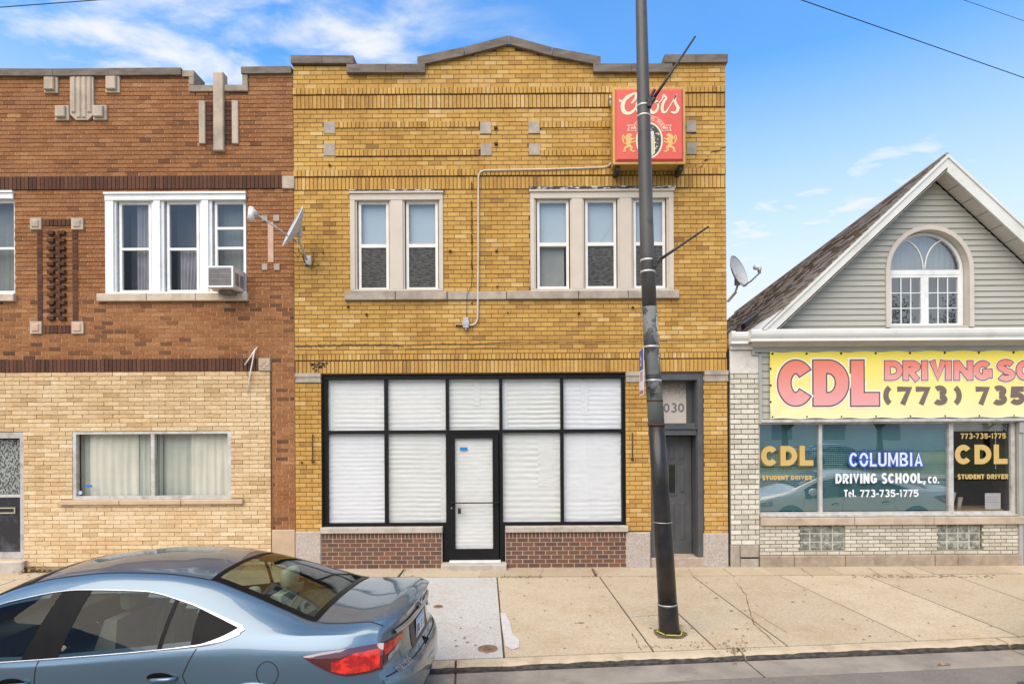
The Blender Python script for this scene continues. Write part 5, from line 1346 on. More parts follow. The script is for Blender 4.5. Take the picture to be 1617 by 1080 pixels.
# rake boards, soffits
def rake(s, wd, y0, y1, dz, name, m):
    xe = 4.03 if s < 0 else 2*apx-4.03
    za, ze = apz+dz, apz+dz-SL*abs(xe-apx)
    zc2 = kp(520, ry); f = lambda dzz: apx + s*(za-dzz-zc2)/SL
    return build(name, MB().prism([(apx,za),(f(0),zc2),(f(wd),zc2),(apx,za-wd)], y0, y1), m, hs)
rake(-1, .185, ry-.035, ry-.004, -.02, 'rake_board', FASC); rake(1, .27, ry-.035, ry-.004, -.02, 'rake_board', FASC)
rake(-1, .055, ry-.055, ry-.036, .005, 'rake_moulding', FASC); rake(1, .055, ry-.055, ry-.036, .005, 'rake_moulding', FASC)
for s in (-1, 1):
    ln = 2.92; n = 12
    for i in range(n):
        xa, xb = apx+s*(.0+ln*i/n), apx+s*(.0+ln*(i+1)/n-.012); dz = -.25
        za, zb = apz+dz-SL*abs(xa-apx), apz+dz-SL*abs(xb-apx)
        b = MB(); v = [(xa,ry-.003,za),(xb,ry-.003,zb),(xb,gyw+.0,zb),(xa,gyw+.0,za)]
        b.add(v + [(x,y,z+.012) for x, y, z in v], [(0,1,2,3),(7,6,5,4),(0,4,5,1),(1,5,6,2),(2,6,7,3),(3,7,4,0)]); build('soffit_panel', b, SOF, hs)
# roof vent
vx, vz = P(1184, 489, 2.2); vt = MB(); vy = 2.2
vzr = rz(vx+.0, vy)
vt.add([(vx-.13,vy-.12,rz(vx-.13,vy)+.0),(vx+.13,vy-.12,rz(vx+.13,vy)),(vx+.13,vy+.12,rz(vx+.13,vy)),(vx-.13,vy+.12,rz(vx-.13,vy)),(vx-.15,vy-.12,rz(vx-.13,vy)+.13),(vx+.10,vy-.12,rz(vx+.13,vy)+.07),(vx+.10,vy+.12,rz(vx+.13,vy)+.07),(vx-.15,vy+.12,rz(vx-.13,vy)+.13)],
       [(0,1,5,4),(1,2,6,5),(2,3,7,6),(3,0,4,7),(4,5,6,7)])
build('roof_vent', vt, M('black_vent', (.02,.02,.02), (.04,.04,.04), 8, .5), rf)
# ---- banner
def bcol(name, top, bot, zt, zb):
    m, n, b_ = nodes(name); b_.inputs['Roughness'].default_value = .55
    g = n.nodes.new('ShaderNodeNewGeometry'); s = n.nodes.new('ShaderNodeSeparateXYZ'); n.links.new(g.outputs['Position'], s.inputs[0])
    r = n.nodes.new('ShaderNodeMapRange'); r.inputs[1].default_value = zb; r.inputs[2].default_value = zt; n.links.new(s.outputs['Z'], r.inputs[0])
    n.links.new(ramp(n, r.outputs[0], [(0, bot), (1, top)]).outputs[0], b_.inputs['Base Color'])
    z = noise_node(n, 5, 3); bump_in(n, b_, z.outputs['Fac'], .004); return m
bz1, bz0 = Z(555.5,1420), Z(659.5,1420); bxa, bxb = X(1213.5,607), X(1790,607)
bn = thing('vinyl_banner', 'long yellow vinyl banner with pink letters hung above the driving school window', 'banner', ((bxa+bxb)/2, -.06, bz0))
def by(x, z):
    u = (x-bxa)/(bxb-bxa); v = (z-bz0)/(bz1-bz0)
    e = math.exp(-min(v,1-v)*9)*.006*math.sin(x*5.7) + .010*mnoise.noise(Vector((x*1.4, 5, z*2))) + .012*math.exp(-(u*14+v*2.2))*math.sin((u*14-v*2.5)*6)
    return -.062 + e
rows = []
for i in range(15):
    z = bz0+(bz1-bz0)*i/14; rows.append([(bxa+(bxb-bxa)*k/110, by(bxa+(bxb-bxa)*k/110, z), z + .008*math.cos((bxa+(bxb-bxa)*k/110)*11.2)*(1 if i in (0,14) else 0)*(1 if i == 0 else -1)) for k in range(111)])
b = MB().grid(rows); sheet_m = bcol('banner_print', (.80,.66,.07), (.80,.72,.40), bz1, bz0)
bs = build('banner_sheet', b, sheet_m, bn, True)
hem = MB(); hem.tube([(bxa+(bxb-bxa)*k/110, by(bxa+(bxb-bxa)*k/110, bz0)-.003, bz0+.008*math.cos((bxa+(bxb-bxa)*k/110)*11.2)) for k in range(111)], .006, 5); build('hem', hem, M('banner_hem', (.76,.70,.55), (.7,.65,.5), 9, .6), bn)
def bfn(lift): return lambda u, v, yy: (u, by(u, v) - lift + (yy+.1)*1.0, v)
PINKM = bcol('banner_pink', (.72,.20,.13), (.68,.33,.33), Z(572,1420), Z(640,1420)); PINK2 = bcol('banner_pink_small', (.74,.19,.12), (.70,.34,.32), Z(571,1420), Z(600,1420))
BRN = M('banner_brown', (.115,.085,.075), (.10,.075,.066), 9, .6); BRN2 = M('banner_brown_digits', (.17,.13,.105), (.15,.115,.095), 9, .6); BW = M('banner_white', (.80,.77,.68), (.76,.73,.64), 9, .6)
def blet(ch, a, c, t_, b2, wt_, outlined, fill, gap=.08):
    x0, x1, z0, z1 = rect(a, t_, c, b2); px_ = 1/PXM
    lay = [(0, fill, .0)] if not outlined else [(outlined[1]*px_, BW, 0), (outlined[0]*px_, BRN, .0018), (0, fill, .0036)]
    for ex, m, lift in lay: word('lettering', ch, x0, x1, z0, z1, -.1, wt_/PXM, [(ex, m, 0)], bn, gap, fn=bfn(.004+lift))
for ch, a, c in (('C',1226,1281.5),('D',1281.5,1336),('L',1340.5,1384)): blet(ch, a, c, 570, 640.5, 19.5, (2.1, 4.3), PINKM)
for ch, a, c in zip('DRIVING', (1393,1422,1450.5,1463.5,1487.5,1502,1533), (1421,1449,1461.5,1490,1499,1531.5,1561.5)): blet(ch, a, c, 570.5, 600.5, 8.6 if ch not in 'I' else 9.2, (1.3, 2.5), PINK2)
for k, ch in enumerate('SCHOOL'): blet(ch, 1569.5+k*29.5-(0 if k < 5 else 1), 1569.5+k*29.5+(27.5 if ch != 'L' else 22), 570.5, 600.5, 8.6, (1.3, 2.5), PINK2)
for ch, a, c in (('(',1391,1406),('7',1413,1435.5),('7',1442,1464.5),('3',1468.5,1491.5),(')',1499,1514),('7',1536,1557.5),('3',1561.5,1585.5),('5',1590.5,1613.5),('-',1620,1630),('1',1636,1650),('7',1656,1678),('7',1684,1706),('5',1712,1735)):
    blet(ch, a, c, 610.5, 638.8, 8.4, None, BRN2)
for row, zz in ((0, bz1-.03), (1, bz0+.025)):
    for k in range(11):
        x = bxa+.04 + k*.588; y = by(x, zz)
        build('grommet', MB().tube([(x, y-.006, zz), (x, y+.004, zz)], .019 if row == 0 else .014, 10), BLK, bn)
for zz in (.25,.5,.75): x = bxa+.01; z = bz0+(bz1-bz0)*zz; build('grommet', MB().tube([(x, by(x,z)-.008, z), (x, by(x,z)+.004, z)], .016, 10), BLK, bn)
# ------------------------------------------------------------------ house number
nx0, nz0 = P(1047.5, 651, .315); nx1, nz1 = P(1080.5, 636.5, .315)
word('house_number', '030', nx0, nx1, nz0, nz1, .317, .031, [(0, M('number_grey', (.20,.19,.18), (.16,.15,.14), 30, .6), 0)], tr, .16)

# ------------------------------------------------------------------ leaning street light pole
PB = G(1057, 1000); YP = PB[1]; PS = F/(D+YP)
def pp(px, py, dy=0.0): a = P(px, py, YP); return (a[0], YP+dy, a[1])
BLKP = M('black_pole_paint', (.012,.012,.014), (.03,.026,.024), 5, .32, bump=.003, bscale=14, grime=(.11,.055,.03), gscale=3.2, glo=.60, ghi=.72)
GRYP = M('peeling_grey_paint', (.165,.175,.165), (.10,.105,.10), 4, .6, stretch=(1,1,.35), bump=.002, grime=(.035,.035,.035), gscale=5, glo=.52, ghi=.58)
DGRP = M('dark_grey_pole', (.095,.088,.080), (.065,.060,.056), 5, .42, stretch=(1,1,.3), bump=.0015, grime=(.045,.042,.04), gscale=4, glo=.55, ghi=.7)
pole = thing('street_light_pole', 'tall leaning steel street light pole, grey above and black below, beside the curb', 'light pole', (PB[0], PB[1], zp(*PB)))
def shaft(name, pts, m):
    return build(name, MB().tube([pp(a, b) for a, b, _ in pts], [wd/2/PS for _, _, wd in pts], 28, True), m, pole, True)
shaft('base_sleeve', [(1057.5,1012,32.6),(1057,1000,32.4),(1054.4,956,31),(1054.2,953.5,30.8)], BLKP)
shaft('sleeve_seam', [(1054.2,954,31.6),(1054.1,952,31.4)], GALV)
lower = shaft('lower_shaft', [(1054.2,953.4,29.2),(1048.7,860,28.4),(1042,760,26.6),(1036.6,671,25.4)], BLKP)
mid = shaft('middle_shaft', [(1036.6,671,25.2),(1032,603,24.4),(1028.4,545,23.4),(1025.6,485,22.8)], GRYP)
up = shaft('upper_shaft', [(1025.6,485,22.7),(1022,400,22),(1017,200,20.4),(1012.3,0,17.2),(1006,-230,13.5)], DGRP)
def band(py, cx_, wd, th, m, name='band', tilt=0):
    pts = [pp(cx_, py+th/2), pp(cx_, py-th/2)]
    return build(name, MB().tube(pts, [(wd/2+.5)/PS]*2, 28, True), m, pole, True)
SST = M('steel_strap', (.62,.61,.58), (.5,.49,.46), 9, .4, metal=.4)
for py, cx_, wd, th, m_ in ((412,1022.4,22,3,SST),(430,1023,22.2,3,SST),(169,1016.2,20.1,2.6,SST),(185,1016.6,20.3,2.6,SST),(548,1028.6,23.4,2.8,SST),(601,1031.9,24.3,2.8,SST),(633,1034,24.7,2.4,RUST),(671,1036.6,25.6,3,RUST),(824,1046.4,28,1.2,GALV)):
    band(py, cx_, wd, th, m_)
def sticker(name, px, py0, py1, a0, a1, wd, m, n=8):
    """thin label wrapped round the shaft"""
    rows = []
    for py in (py0, py1):
        c = pp(px + (py-py0)*.04, py); rows.append([(c[0]+(wd/2/PS+.0025)*math.cos(a0+(a1-a0)*k/n), c[1]+(wd/2/PS+.0025)*math.sin(a0+(a1-a0)*k/n), c[2]) for k in range(n+1)])
    return build(name, MB().grid(rows), m, pole, True)
sticker('old_label', 1031.5, 592, 600, math.pi*1.02, math.pi*1.9, 24.3, M('old_tape', (.055,.055,.055), (.04,.04,.04), 9, .6))
STK = M('torn_sticker', (.60,.60,.62), (.10,.10,.10), 40, .7, lo=.48, hi=.52)
sticker('torn_sticker', 1026.5, 497, 540, math.pi*1.70, math.pi*1.82, 23.2, STK); sticker('torn_sticker', 1029, 556, 583, math.pi*1.70, math.pi*1.83, 23.8, STK)
# banner arms
ARM = M('dark_arm', (.02,.02,.02), (.035,.033,.03), 9, .5)
def banner_arm(x0, y0, x1, y1, col, side):
    a = build('banner_arm', MB().tube([pp(x0,y0), pp((x0+x1)/2,(y0+y1)/2), pp(x1,y1)], [.019,.015,.011], 10), ARM, pole, True)
    b = MB(); c = pp(x0-2, y0+4); b.box(c[0]-.045, c[0]+.01, YP-.085, YP+.05, c[2]-.05, c[2]+.05); b.tube([pp(x0-3,y0+6,-.03), pp(x0+5,y0-5,-.03)], .024, 8)
    build('arm_bracket', b, ARM, pole)
    return a
banner_arm(1027.5, 163, 1098, 58, 0, 1); build('arm_stub', MB().tube([pp(1024.5,160,-.04), pp(1032,146,-.05)], .02, 8), ARM, pole)
banner_arm(1036, 414, 1119, 358, 0, 1)
rope = thing('yellow_rope', 'yellow rope looped round the foot of the leaning light pole', 'rope', (PB[0], PB[1], zp(*PB)))
pts = []
for k in range(41):
    a = k/40*2*math.pi*1.08; r = .128+.012*math.sin(a*3)+.012*R.random(); pts.append((PB[0]+.012+r*1.04*math.cos(a+.3), PB[1]+r*math.sin(a+.3), zp(*PB)+.016+.012*abs(math.sin(a*2.5))))
build('loop', MB().tube(pts, .0085, 6), M('yellow_rope_fibre', (.45,.43,.07), (.34,.33,.06), 60, .7), rope, True)
build('loose_end', MB().tube([pts[-1], (pts[-1][0]+.08, pts[-1][1]+.03, pts[-1][2]+.02), (pts[-1][0]+.05, pts[-1][1]+.10, pts[-1][2])], .007, 6), bpy.data.materials['yellow_rope_fibre'], rope, True)
dirt = MB(); c0 = [(PB[0]+(.17+.05*R.random())*math.cos(a*.35), PB[1]+(.16+.05*R.random())*math.sin(a*.35), 0) for a in range(18)]
dirt.add([(x, y, zp(x,y)+.0075) for x, y, _ in c0], [tuple(range(18))]); build('pole_dirt', dirt, M('dirt_ring', (.16,.11,.065), (.09,.065,.04), 30, .95), pave)
# parking sign strapped to the pole, seen nearly edge on
ax = pp(1031, 590); sgx = ax[0]-.135
ps = thing('parking_sign', 'blue and white parking sign strapped to the light pole, seen edge-on', 'sign', (sgx, YP, Z(625,1017,YP)))
ps.rotation_euler = (0, 0, 0)
def plate(z0, z1, m, name, dx=0.0):
    b = MB(); h = .145; xx = lambda y: sgx + (y-YP)*.04 + dx
    v = [(xx(YP-h),YP-h,z0),(xx(YP+h),YP+h,z0),(xx(YP+h),YP+h,z1),(xx(YP-h),YP-h,z1)]; v2 = [(x+.004,y,z) for x, y, z in v]
    b.add(v+v2, [(3,2,1,0),(4,5,6,7),(0,1,5,4),(2,3,7,6),(1,2,6,5),(3,0,4,7)]); return build(name, b, m, ps)
zA, zB, zC = Z(551.5,1017,YP), Z(586,1017,YP), Z(624,1017,YP)
SWH = M('sign_white', (.74,.73,.74), (.68,.67,.68), 9, .45); SBL = M('sign_blue', (.03,.10,.36), (.03,.09,.32), 9, .4); SRD = M('sign_red', (.46,.10,.10), (.42,.09,.09), 9, .45)
plate(zB+.002, zA, SWH, 'blue_plate_edge'); plate(zC, zB, SWH, 'white_plate')
def mark(y0, y1, z0, z1, m):
    b = MB(); xx = lambda y: sgx + (y-YP)*.04 - .002
    b.add([(xx(y0),y0,z0),(xx(y0),y0,z1),(xx(y1),y1,z1),(xx(y1),y1,z0)], [(0,1,2,3)]); build('sign_print', b, m, ps)
mark(YP-.138, YP+.138, zB+.012, zA-.008, SBL)
for k in range(4): mark(YP-.10, YP+.10-.02*(k % 2), zC+.17+.028*k, zC+.184+.028*k, SRD)
mark(YP-.13, YP+.13, zC+.015, zC+.055, SRD)
for a, c, e, f_ in ((-.05,.04,.05,.13),(.0,.05,.08,.16),(-.06,-.02,.10,.2)): b = MB(); mark(YP+a, YP+c, zB+e, zB+f_, SWH) if False else None
b = MB(); xx = lambda y: sgx + (y-YP)*.04 - .0035
for y0, y1, z0, z1 in ((-.02,.05,.06,.09),(-.03,.0,.09,.16),(.0,.04,.13,.155),(.03,.06,.16,.19)): b.add([(xx(YP+y0),YP+y0,zB+z0),(xx(YP+y0),YP+y0,zB+z1),(xx(YP+y1),YP+y1,zB+z1),(xx(YP+y1),YP+y1,zB+z0)], [(0,1,2,3)])
build('sign_symbol', b, SWH, ps)
# overhead wires
def wire(a, b_, y0, y1, r, sag, label):
    A = P(*a, y0); B = P(*b_, y1); pts = [(A[0]+(B[0]-A[0])*t, y0+(y1-y0)*t, A[1]+(B[1]-A[1])*t - sag*4*t*(1-t)) for t in [k/24 for k in range(25)]]
    tag(build('overhead_wire', MB().tube(pts, r, 5), CABLE), label, 'wire', 'overhead wires')
wire((200,-372), (2300,362), -2.2, 14, .0095, .0, 'thick black overhead wire slanting down across the blue sky above the gable')
wire((300,-426), (2300,272), 2, 18, .0075, .0, 'thin faint overhead wire in the top corner beyond the thick one')
wire((-1500,124.5), (1500,-100.5), 4, -1, .0085, .0, 'black overhead wire crossing the clouds above the red brick parapet')

# ------------------------------------------------------------------ beer sign box
sfy0 = -.36
def sp(zx, zy, y=sfy0):                         # measured on an enlargement of the sign
    a = P(940+zx/6, 110+zy/6, y); return a
bsx = thing('beer_sign', 'red beer sign box with gold frame on the yellow brick wall behind the pole', 'sign', (sp(510,880)[0], -.2, sp(510,900)[1]))
(ox0, oz1), (ox1, oz0) = sp(163,168), sp(855,893)
GOLDF = M('gold_frame', (.50,.31,.085), (.42,.26,.07), 5, .4, metal=.3); RED = M('red_acrylic', (.66,.098,.07), (.61,.088,.064), 3, .35); CREAM = M('cream_print', (.70,.64,.46), (.66,.60,.43), 20, .45); INK = M('dark_print', (.05,.055,.065), (.03,.033,.04), 20, .45); GPR = M('gold_print', (.66,.42,.14), (.62,.39,.12), 20, .45)
build('cabinet', MB().box(ox0+.01, ox1-.01, sfy0+.05, -.08, oz0+.01, oz1-.01), GOLDF, bsx)
build('frame', MB().frame(ox0, ox1, oz0, oz1, .034, sfy0+.002, sfy0+.06), GOLDF, bsx)
face = build('face', MB().cbox(ox0+.034, ox1-.034, sfy0-.03, sfy0+.05, oz0+.034, oz1-.034, .035), RED, bsx)
fyy = sfy0-.031
def fpt(x, z, lift): return (x, fyy-lift, z)
def stroke(pts, wds, m, lift, par=face, name='print', smooth=True):
    if smooth:
        q = []; w2 = []; n = len(pts)
        for i in range(n-1):
            p0, p1, p2, p3 = pts[max(i-1,0)], pts[i], pts[i+1], pts[min(i+2,n-1)]
            for k in range(5):
                t = k/5; q.append(tuple(.5*((2*p1[j])+(-p0[j]+p2[j])*t+(2*p0[j]-5*p1[j]+4*p2[j]-p3[j])*t*t+(-p0[j]+3*p1[j]-3*p2[j]+p3[j])*t**3) for j in (0,1))); w2.append(wds[i]+(wds[i+1]-wds[i])*t)
        q.append(pts[-1]); w2.append(wds[-1]); pts, wds = q, w2
    b = MB(); L = ribbon2d([sp(*p, fyy) for p in pts], [wd/6/PXM*(D+fyy)/D for wd in wds])
    b.grid([[fpt(a.x,a.y,lift), fpt(c.x,c.y,lift)] for a, c in L]); return build(name, b, m, par)
k_ = 0
def script(pts, wds):
    global k_; k_ += 1; stroke(pts, wds, CREAM, .002+.0004*k_, name='script_letter')
script([(226,284),(240,302),(275,296),(320,262),(352,236),(376,228),(390,244),(378,280),(352,312),(338,318)], [10,24,20,17,20,26,26,22,18,10])
script([(345,238),(300,262),(268,312),(258,362),(276,404),(316,416),(358,396),(400,346)], [16,26,34,38,38,30,24,18])
for cx_ in (440, 556):
    script([(cx_-4,290),(cx_-38,318),(cx_-46,366),(cx_-22,408),(cx_+14,402),(cx_+38,360),(cx_+30,312),(cx_-4,290),(cx_+16,316),(cx_+50,318)], [20,28,30,30,24,20,20,18,13,9])
script([(604,318),(632,284),(648,244),(662,258),(672,276),(650,306),(634,356),(640,402),(668,404),(694,366)], [8,11,17,20,20,24,27,25,17,10])
script([(694,366),(732,306),(768,246),(754,286),(762,326),(782,362),(774,398),(744,412),(716,402)], [9,10,15,20,26,28,27,22,14])
script([(765,396),(784,376),(802,362)], [16,13,10])
def poly(pts, m, lift, name='print'):
    b = MB(); b.add([fpt(*sp(*p, fyy), lift) for p in pts], [tuple(range(len(pts)))]); return build(name, b, m, face)
ocx, ocy = 512, 672
def ell(rx, ry, n=40): return [(ocx+rx*math.cos(2*math.pi*k/n), ocy+ry*math.sin(2*math.pi*k/n)) for k in range(n)]
poly(ell(128,170), CREAM, .002, 'oval_border'); poly(ell(112,154), INK, .003, 'oval')
poly([(470,590),(552,585),(560,640),(566,790),(540,815),(470,815),(462,700)], CREAM, .004, 'waterfall')
rng = random.Random(4)
for _ in range(34):
    a = rng.uniform(0,6.28); r = rng.uniform(.5,.95); x, y = ocx+108*r*math.cos(a), ocy+150*r*math.sin(a); s = rng.uniform(5,16)
    if 462 < x < 560 and y > 590: continue
    poly([(x-s,y),(x-s*.2,y-s*.6),(x+s,y-s*.1),(x+s*.3,y+s*.5)], CREAM if rng.random() < .6 else GPR, .0045, 'rock_mark')
for k in range(6): stroke([(480+k*14,610),(484+k*13,700),(478+k*15,800)], [2,3,2], INK, .0046, name='fall_line')
stroke([(ocx+164*math.cos(math.radians(a)), ocy-6+205*math.sin(math.radians(a))) for a in range(205, 336, 10)], [44]*14, CREAM, .0022, name='arch_band')
stroke([(ocx+164*math.cos(math.radians(a)), ocy-6+205*math.sin(math.radians(a))) for a in range(206, 335, 8)], [36]*17, RED, .0026, name='arch_band')
txt = 'FINE LIGHT BEER'
for i, ch in enumerate(txt):
    a = math.radians(212 + (328-212)*(i+.5)/len(txt)); cx_, cy_ = ocx+164*math.cos(a), ocy-6+205*math.sin(a); ta = math.atan2(205*math.cos(a), -164*math.sin(a)); b = MB()
    for pl in glyph(ch, 16, 24, 4.5):
        L = ribbon2d(pl, 4.5)
        def f2(u, v):
            u -= 8; v = -(v-12); c_, s_ = math.cos(ta), math.sin(ta); X_, Z_ = sp(cx_+u*c_-v*s_, cy_+u*s_+v*c_, fyy); return fpt(X_, Z_, .0031)
        place2d(b, L, f2)
    if b.f: build('arch_letter', b, CREAM, face)
for s in (-1, 1):
    X0 = lambda x: 512 + s*(x-512)
    poly([(X0(628),530),(X0(722),524),(X0(708),552),(X0(722),582),(X0(628),580)], CREAM, .0024, 'ribbon'); poly([(X0(632),535),(X0(712),530),(X0(701),552),(X0(712),577),(X0(632),575)], RED, .0028, 'ribbon')
    b = MB()
    for k in range(4):
        u0 = X0(646+k*12); stroke([(u0,546),(u0,564)], [7,7], CREAM, .0032, name='ribbon_mark', smooth=False)
    # rampant lion in gold
    stroke([(X0(690),640),(X0(705),668),(X0(712),700),(X0(700),735)], [38,48,42,34], GPR, .0025, name='lion')
    stroke([(X0(676),628),(X0(700),622),(X0(722),640),(X0(726),670)], [16,34,34,22], GPR, .0027, name='lion')
    stroke([(X0(696),668),(X0(668),660),(X0(650),650)], [16,14,10], GPR, .0028, name='lion'); stroke([(X0(692),690),(X0(664),688),(X0(648),678)], [16,13,10], GPR, .0029, name='lion')
    stroke([(X0(700),725),(X0(680),742),(X0(690),762),(X0(664),776),(X0(648),770)], [28,22,16,14,10], GPR, .003, name='lion')
    stroke([(X0(708),728),(X0(735),740),(X0(748),760),(X0(740),778),(X0(765),776)], [28,22,16,14,10], GPR, .0031, name='lion')
    stroke([(X0(720),712),(X0(748),700),(X0(758),670),(X0(750),645),(X0(762),622)], [9,9,9,12,18], GPR, .0032, name='lion')
    stroke([(X0(765),625),(X0(768),660),(X0(756),700)], [8,10,6], GPR, .0033, name='lion')
# brackets
for zx in (205, 800):
    x = sp(zx,930,-.2)[0]; build('bracket', MB().box(x-.035, x+.035, -.30, -.0, oz0-.075, oz0+.012), M('bracket_black', (.03,.027,.025), (.05,.04,.035), 9, .7) if zx == 205 else bpy.data.materials['bracket_black'], bsx)

# ------------------------------------------------------------------ satellite dishes
DISHM = M('dish_grey', (.52,.53,.55), (.47,.48,.50), 3, .5); MAST = M('dish_mast', (.58,.56,.52), (.5,.48,.45), 6, .5)
def dish(name_label, c, n, rx, ry, arm, lnb, mast, foot, cat='satellite dish', cables=True, concave=.10):
    t = thing('satellite_dish', name_label, cat, foot, 'satellite dishes')
    n = Vector(n).normalized(); c = Vector(c); e1 = (Vector((0,0,1)) - n*n.z).normalized(); e2 = n.cross(e1); rows = []
    for i in range(9):
        r = i/8; rows.append([tuple(c + e2*(rx*r*math.cos(2*math.pi*k/32)) + e1*(ry*r*math.sin(2*math.pi*k/32)) + n*(concave*(r*r-1))) for k in range(33)])
    back = [[tuple(Vector(p) - n*.012) for p in r] for r in rows]
    b = MB(); b.grid(rows); b.grid(back, flip=True)
    b.grid([rows[-1], back[-1]]); build('reflector', b, DISHM, t, True)
    build('rim', MB().tube([rows[-1][k] for k in range(33)], .009, 6, False), DISHM, t, True)
    build('feed_arm', MB().tube(arm, [.015]*len(arm), 8), M('feed_arm_grey', (.30,.30,.29), (.24,.24,.23), 6, .5) if 'feed_arm_grey' not in bpy.data.materials else bpy.data.materials['feed_arm_grey'], t, True)
    L0, L1 = Vector(lnb[0]), Vector(lnb[1]); b = MB(); b.tube([L0, L0+(L1-L0)*.55, L1], [.045,.05,.03], 12); build('feed_horn', b, SASH, t, True)
    b = MB(); dn = Vector((0,0,-1)); b.tube([L1, L1+(L0-L1)*.2+Vector((0,0,-.09))], [.035,.03], 8); build('receiver_block', b, GALV, t, True)
    build('mast', MB().tube(mast, .02, 10), MAST, t, True)
    bc = Vector(mast[0]); b = MB(); b.box(bc.x-.05, bc.x+.05, bc.y-.05, bc.y+.05, bc.z-.08, bc.z+.08); b.tube([tuple(c - n*concave), tuple(bc)], .04, 8); build('mount', b, MAST, t)
    ft = Vector(foot); return t, ft
def q3(px, py, y): a = P(px, py, y); return (a[0], y, a[1])
t, ft = dish('grey satellite dish on a wall bracket, edge-on, between the red and yellow brick walls', q3(462,358,-.62), (-.82,-.52,.42), .27, .36,
     [q3(469,383,-.60), q3(440,362,-.70), q3(407,340,-.80)], (q3(393,333,-.88), q3(405,336,-.80)), [q3(471,366,-.50), q3(474,384,-.48), q3(484,410,-.06)], q3(485,412,-.02))
build('foot_plate', MB().cbox(ft.x-.05, ft.x+.07, -.03, 0, ft.z-.07, ft.z+.09, .006), MAST, t)
build('twin_horn', MB().tube([q3(397,328,-.86), q3(396,347,-.90)], [.04,.055], 10), SASH, t, True)
build('cable', MB().tube([q3(478,398,-.2), q3(481,412,-.1), q3(486,420,-.07), q3(493,421,-.06), q3(496,408,-.05), q3(494,400,-.03)], .007, 5), CABLE, t, True)
build('cable', MB().tube([q3(476,400,-.25), q3(482,418,-.1), q3(491,424,-.05), q3(505,417,-.03)], .006, 5), CABLE, t, True)
build('cable', MB().tube([q3(465,398,-.06), q3(470,406,-.12), q3(474,402,-.3), q3(472,394,-.4)], .005, 5), CABLE, t, True)
t, ft = dish('pale satellite dish on a bent post at the corner of the shingle roof', q3(1167,428,1.5), (.60,-.74,.33), .25, .34,
     [q3(1171,447,1.45), q3(1174,452,1.35), q3(1186,444,1.15), q3(1199.5,431,.95)], (q3(1191.5,422,1.02), q3(1200,423,.92)), [q3(1165,444,1.62), q3(1164.5,452,1.62), q3(1161,462,1.62), q3(1149,475,1.62), q3(1128,487,1.62), (yx1+.01,1.62,Z(487,1128,1.62))], (yx1+.02,1.62,Z(490,1120,1.62)))
build('horn_arm', MB().tube([q3(1199.5,432,.95), q3(1200.5,420,.95)], .024, 8), MAST, t, True)
build('rusty_strut', MB().tube([q3(1163,462,1.55), q3(1150,477,1.55)], .014, 6), M('rusty_strut', (.40,.22,.10), (.30,.17,.09), 9, .8), t)
# ------------------------------------------------------------------ parked sedans
def interp(keys):
    """smooth curve through keys (x increasing); values are numbers or tuples"""
    keys = sorted(keys); xs = [k[0] for k in keys]; vs = [k[1] if isinstance(k[1], tuple) else (k[1],) for k in keys]
    n = len(xs); dim = len(vs[0]); sl = []
    for i in range(n):
        r = []
        for j in range(dim):
            if i == 0: r.append((vs[1][j]-vs[0][j])/(xs[1]-xs[0]))
            elif i == n-1: r.append((vs[-1][j]-vs[-2][j])/(xs[-1]-xs[-2]))
            else:
                a = (vs[i][j]-vs[i-1][j])/(xs[i]-xs[i-1]); b = (vs[i+1][j]-vs[i][j])/(xs[i+1]-xs[i])
                r.append(0 if a*b <= 0 else 2*a*b/(a+b) if abs(a) > 1e-9 and abs(b) > 1e-9 else 0)
        sl.append(r)
    def f(x):
        x = min(max(x, xs[0]), xs[-1]); i = 0
        while i < n-2 and x > xs[i+1]: i += 1
        h = xs[i+1]-xs[i]; t = (x-xs[i])/h; o = []
        for j in range(dim):
            a, b, c, d = vs[i][j], vs[i+1][j], sl[i][j]*h, sl[i+1][j]*h
            o.append(a*(2*t**3-3*t**2+1) + c*(t**3-2*t**2+t) + b*(-2*t**3+3*t**2) + d*(t**3-t**2))
        return o[0] if dim == 1 else tuple(o)
    return f
# curves along the car: x = 0 at the tail, nose at -4.87
c_top = interp([(-4.80,.60),(-4.7,.76),(-4.4,.875),(-4.0,.965),(-3.72,1.07),(-3.4,1.25),(-3.1,1.375),(-2.8,1.43),(-2.4,1.452),(-2.0,1.435),(-1.6,1.375),(-1.25,1.275),(-.95,1.165),(-.72,1.085),(-.5,1.075),(-.3,1.085),(-.2,1.09)])
c_rail = interp([(-4.80,(.50,.58)),(-4.7,(.58,.73)),(-4.4,(.68,.845)),(-4.0,(.73,.935)),(-3.72,(.71,1.03)),(-3.4,(.66,1.18)),(-3.1,(.61,1.295)),(-2.8,(.585,1.355)),(-2.4,(.575,1.385)),(-2.0,(.57,1.372)),(-1.6,(.565,1.315)),(-1.25,(.615,1.21)),(-.95,(.67,1.105)),(-.72,(.715,1.035)),(-.5,(.71,1.03)),(-.3,(.68,1.04)),(-.2,(.63,1.045))])
c_belt = interp([(-4.80,(.62,.55)),(-4.7,(.70,.66)),(-4.4,(.83,.79)),(-4.0,(.87,.86)),(-3.5,(.885,.865)),(-2.95,(.893,.845)),(-2.0,(.893,.905)),(-1.48,(.888,.955)),(-1.1,(.882,.975)),(-.72,(.86,.975)),(-.45,(.83,.965)),(-.2,(.755,.95))])
c_sho = interp([(-4.80,(.66,.50)),(-4.7,(.76,.58)),(-4.4,(.87,.70)),(-4.0,(.915,.76)),(-3.5,(.915,.76)),(-2.95,(.912,.775)),(-2.0,(.915,.815)),(-1.48,(.922,.84)),(-1.1,(.925,.85)),(-.72,(.912,.85)),(-.45,(.88,.84)),(-.2,(.80,.82))])
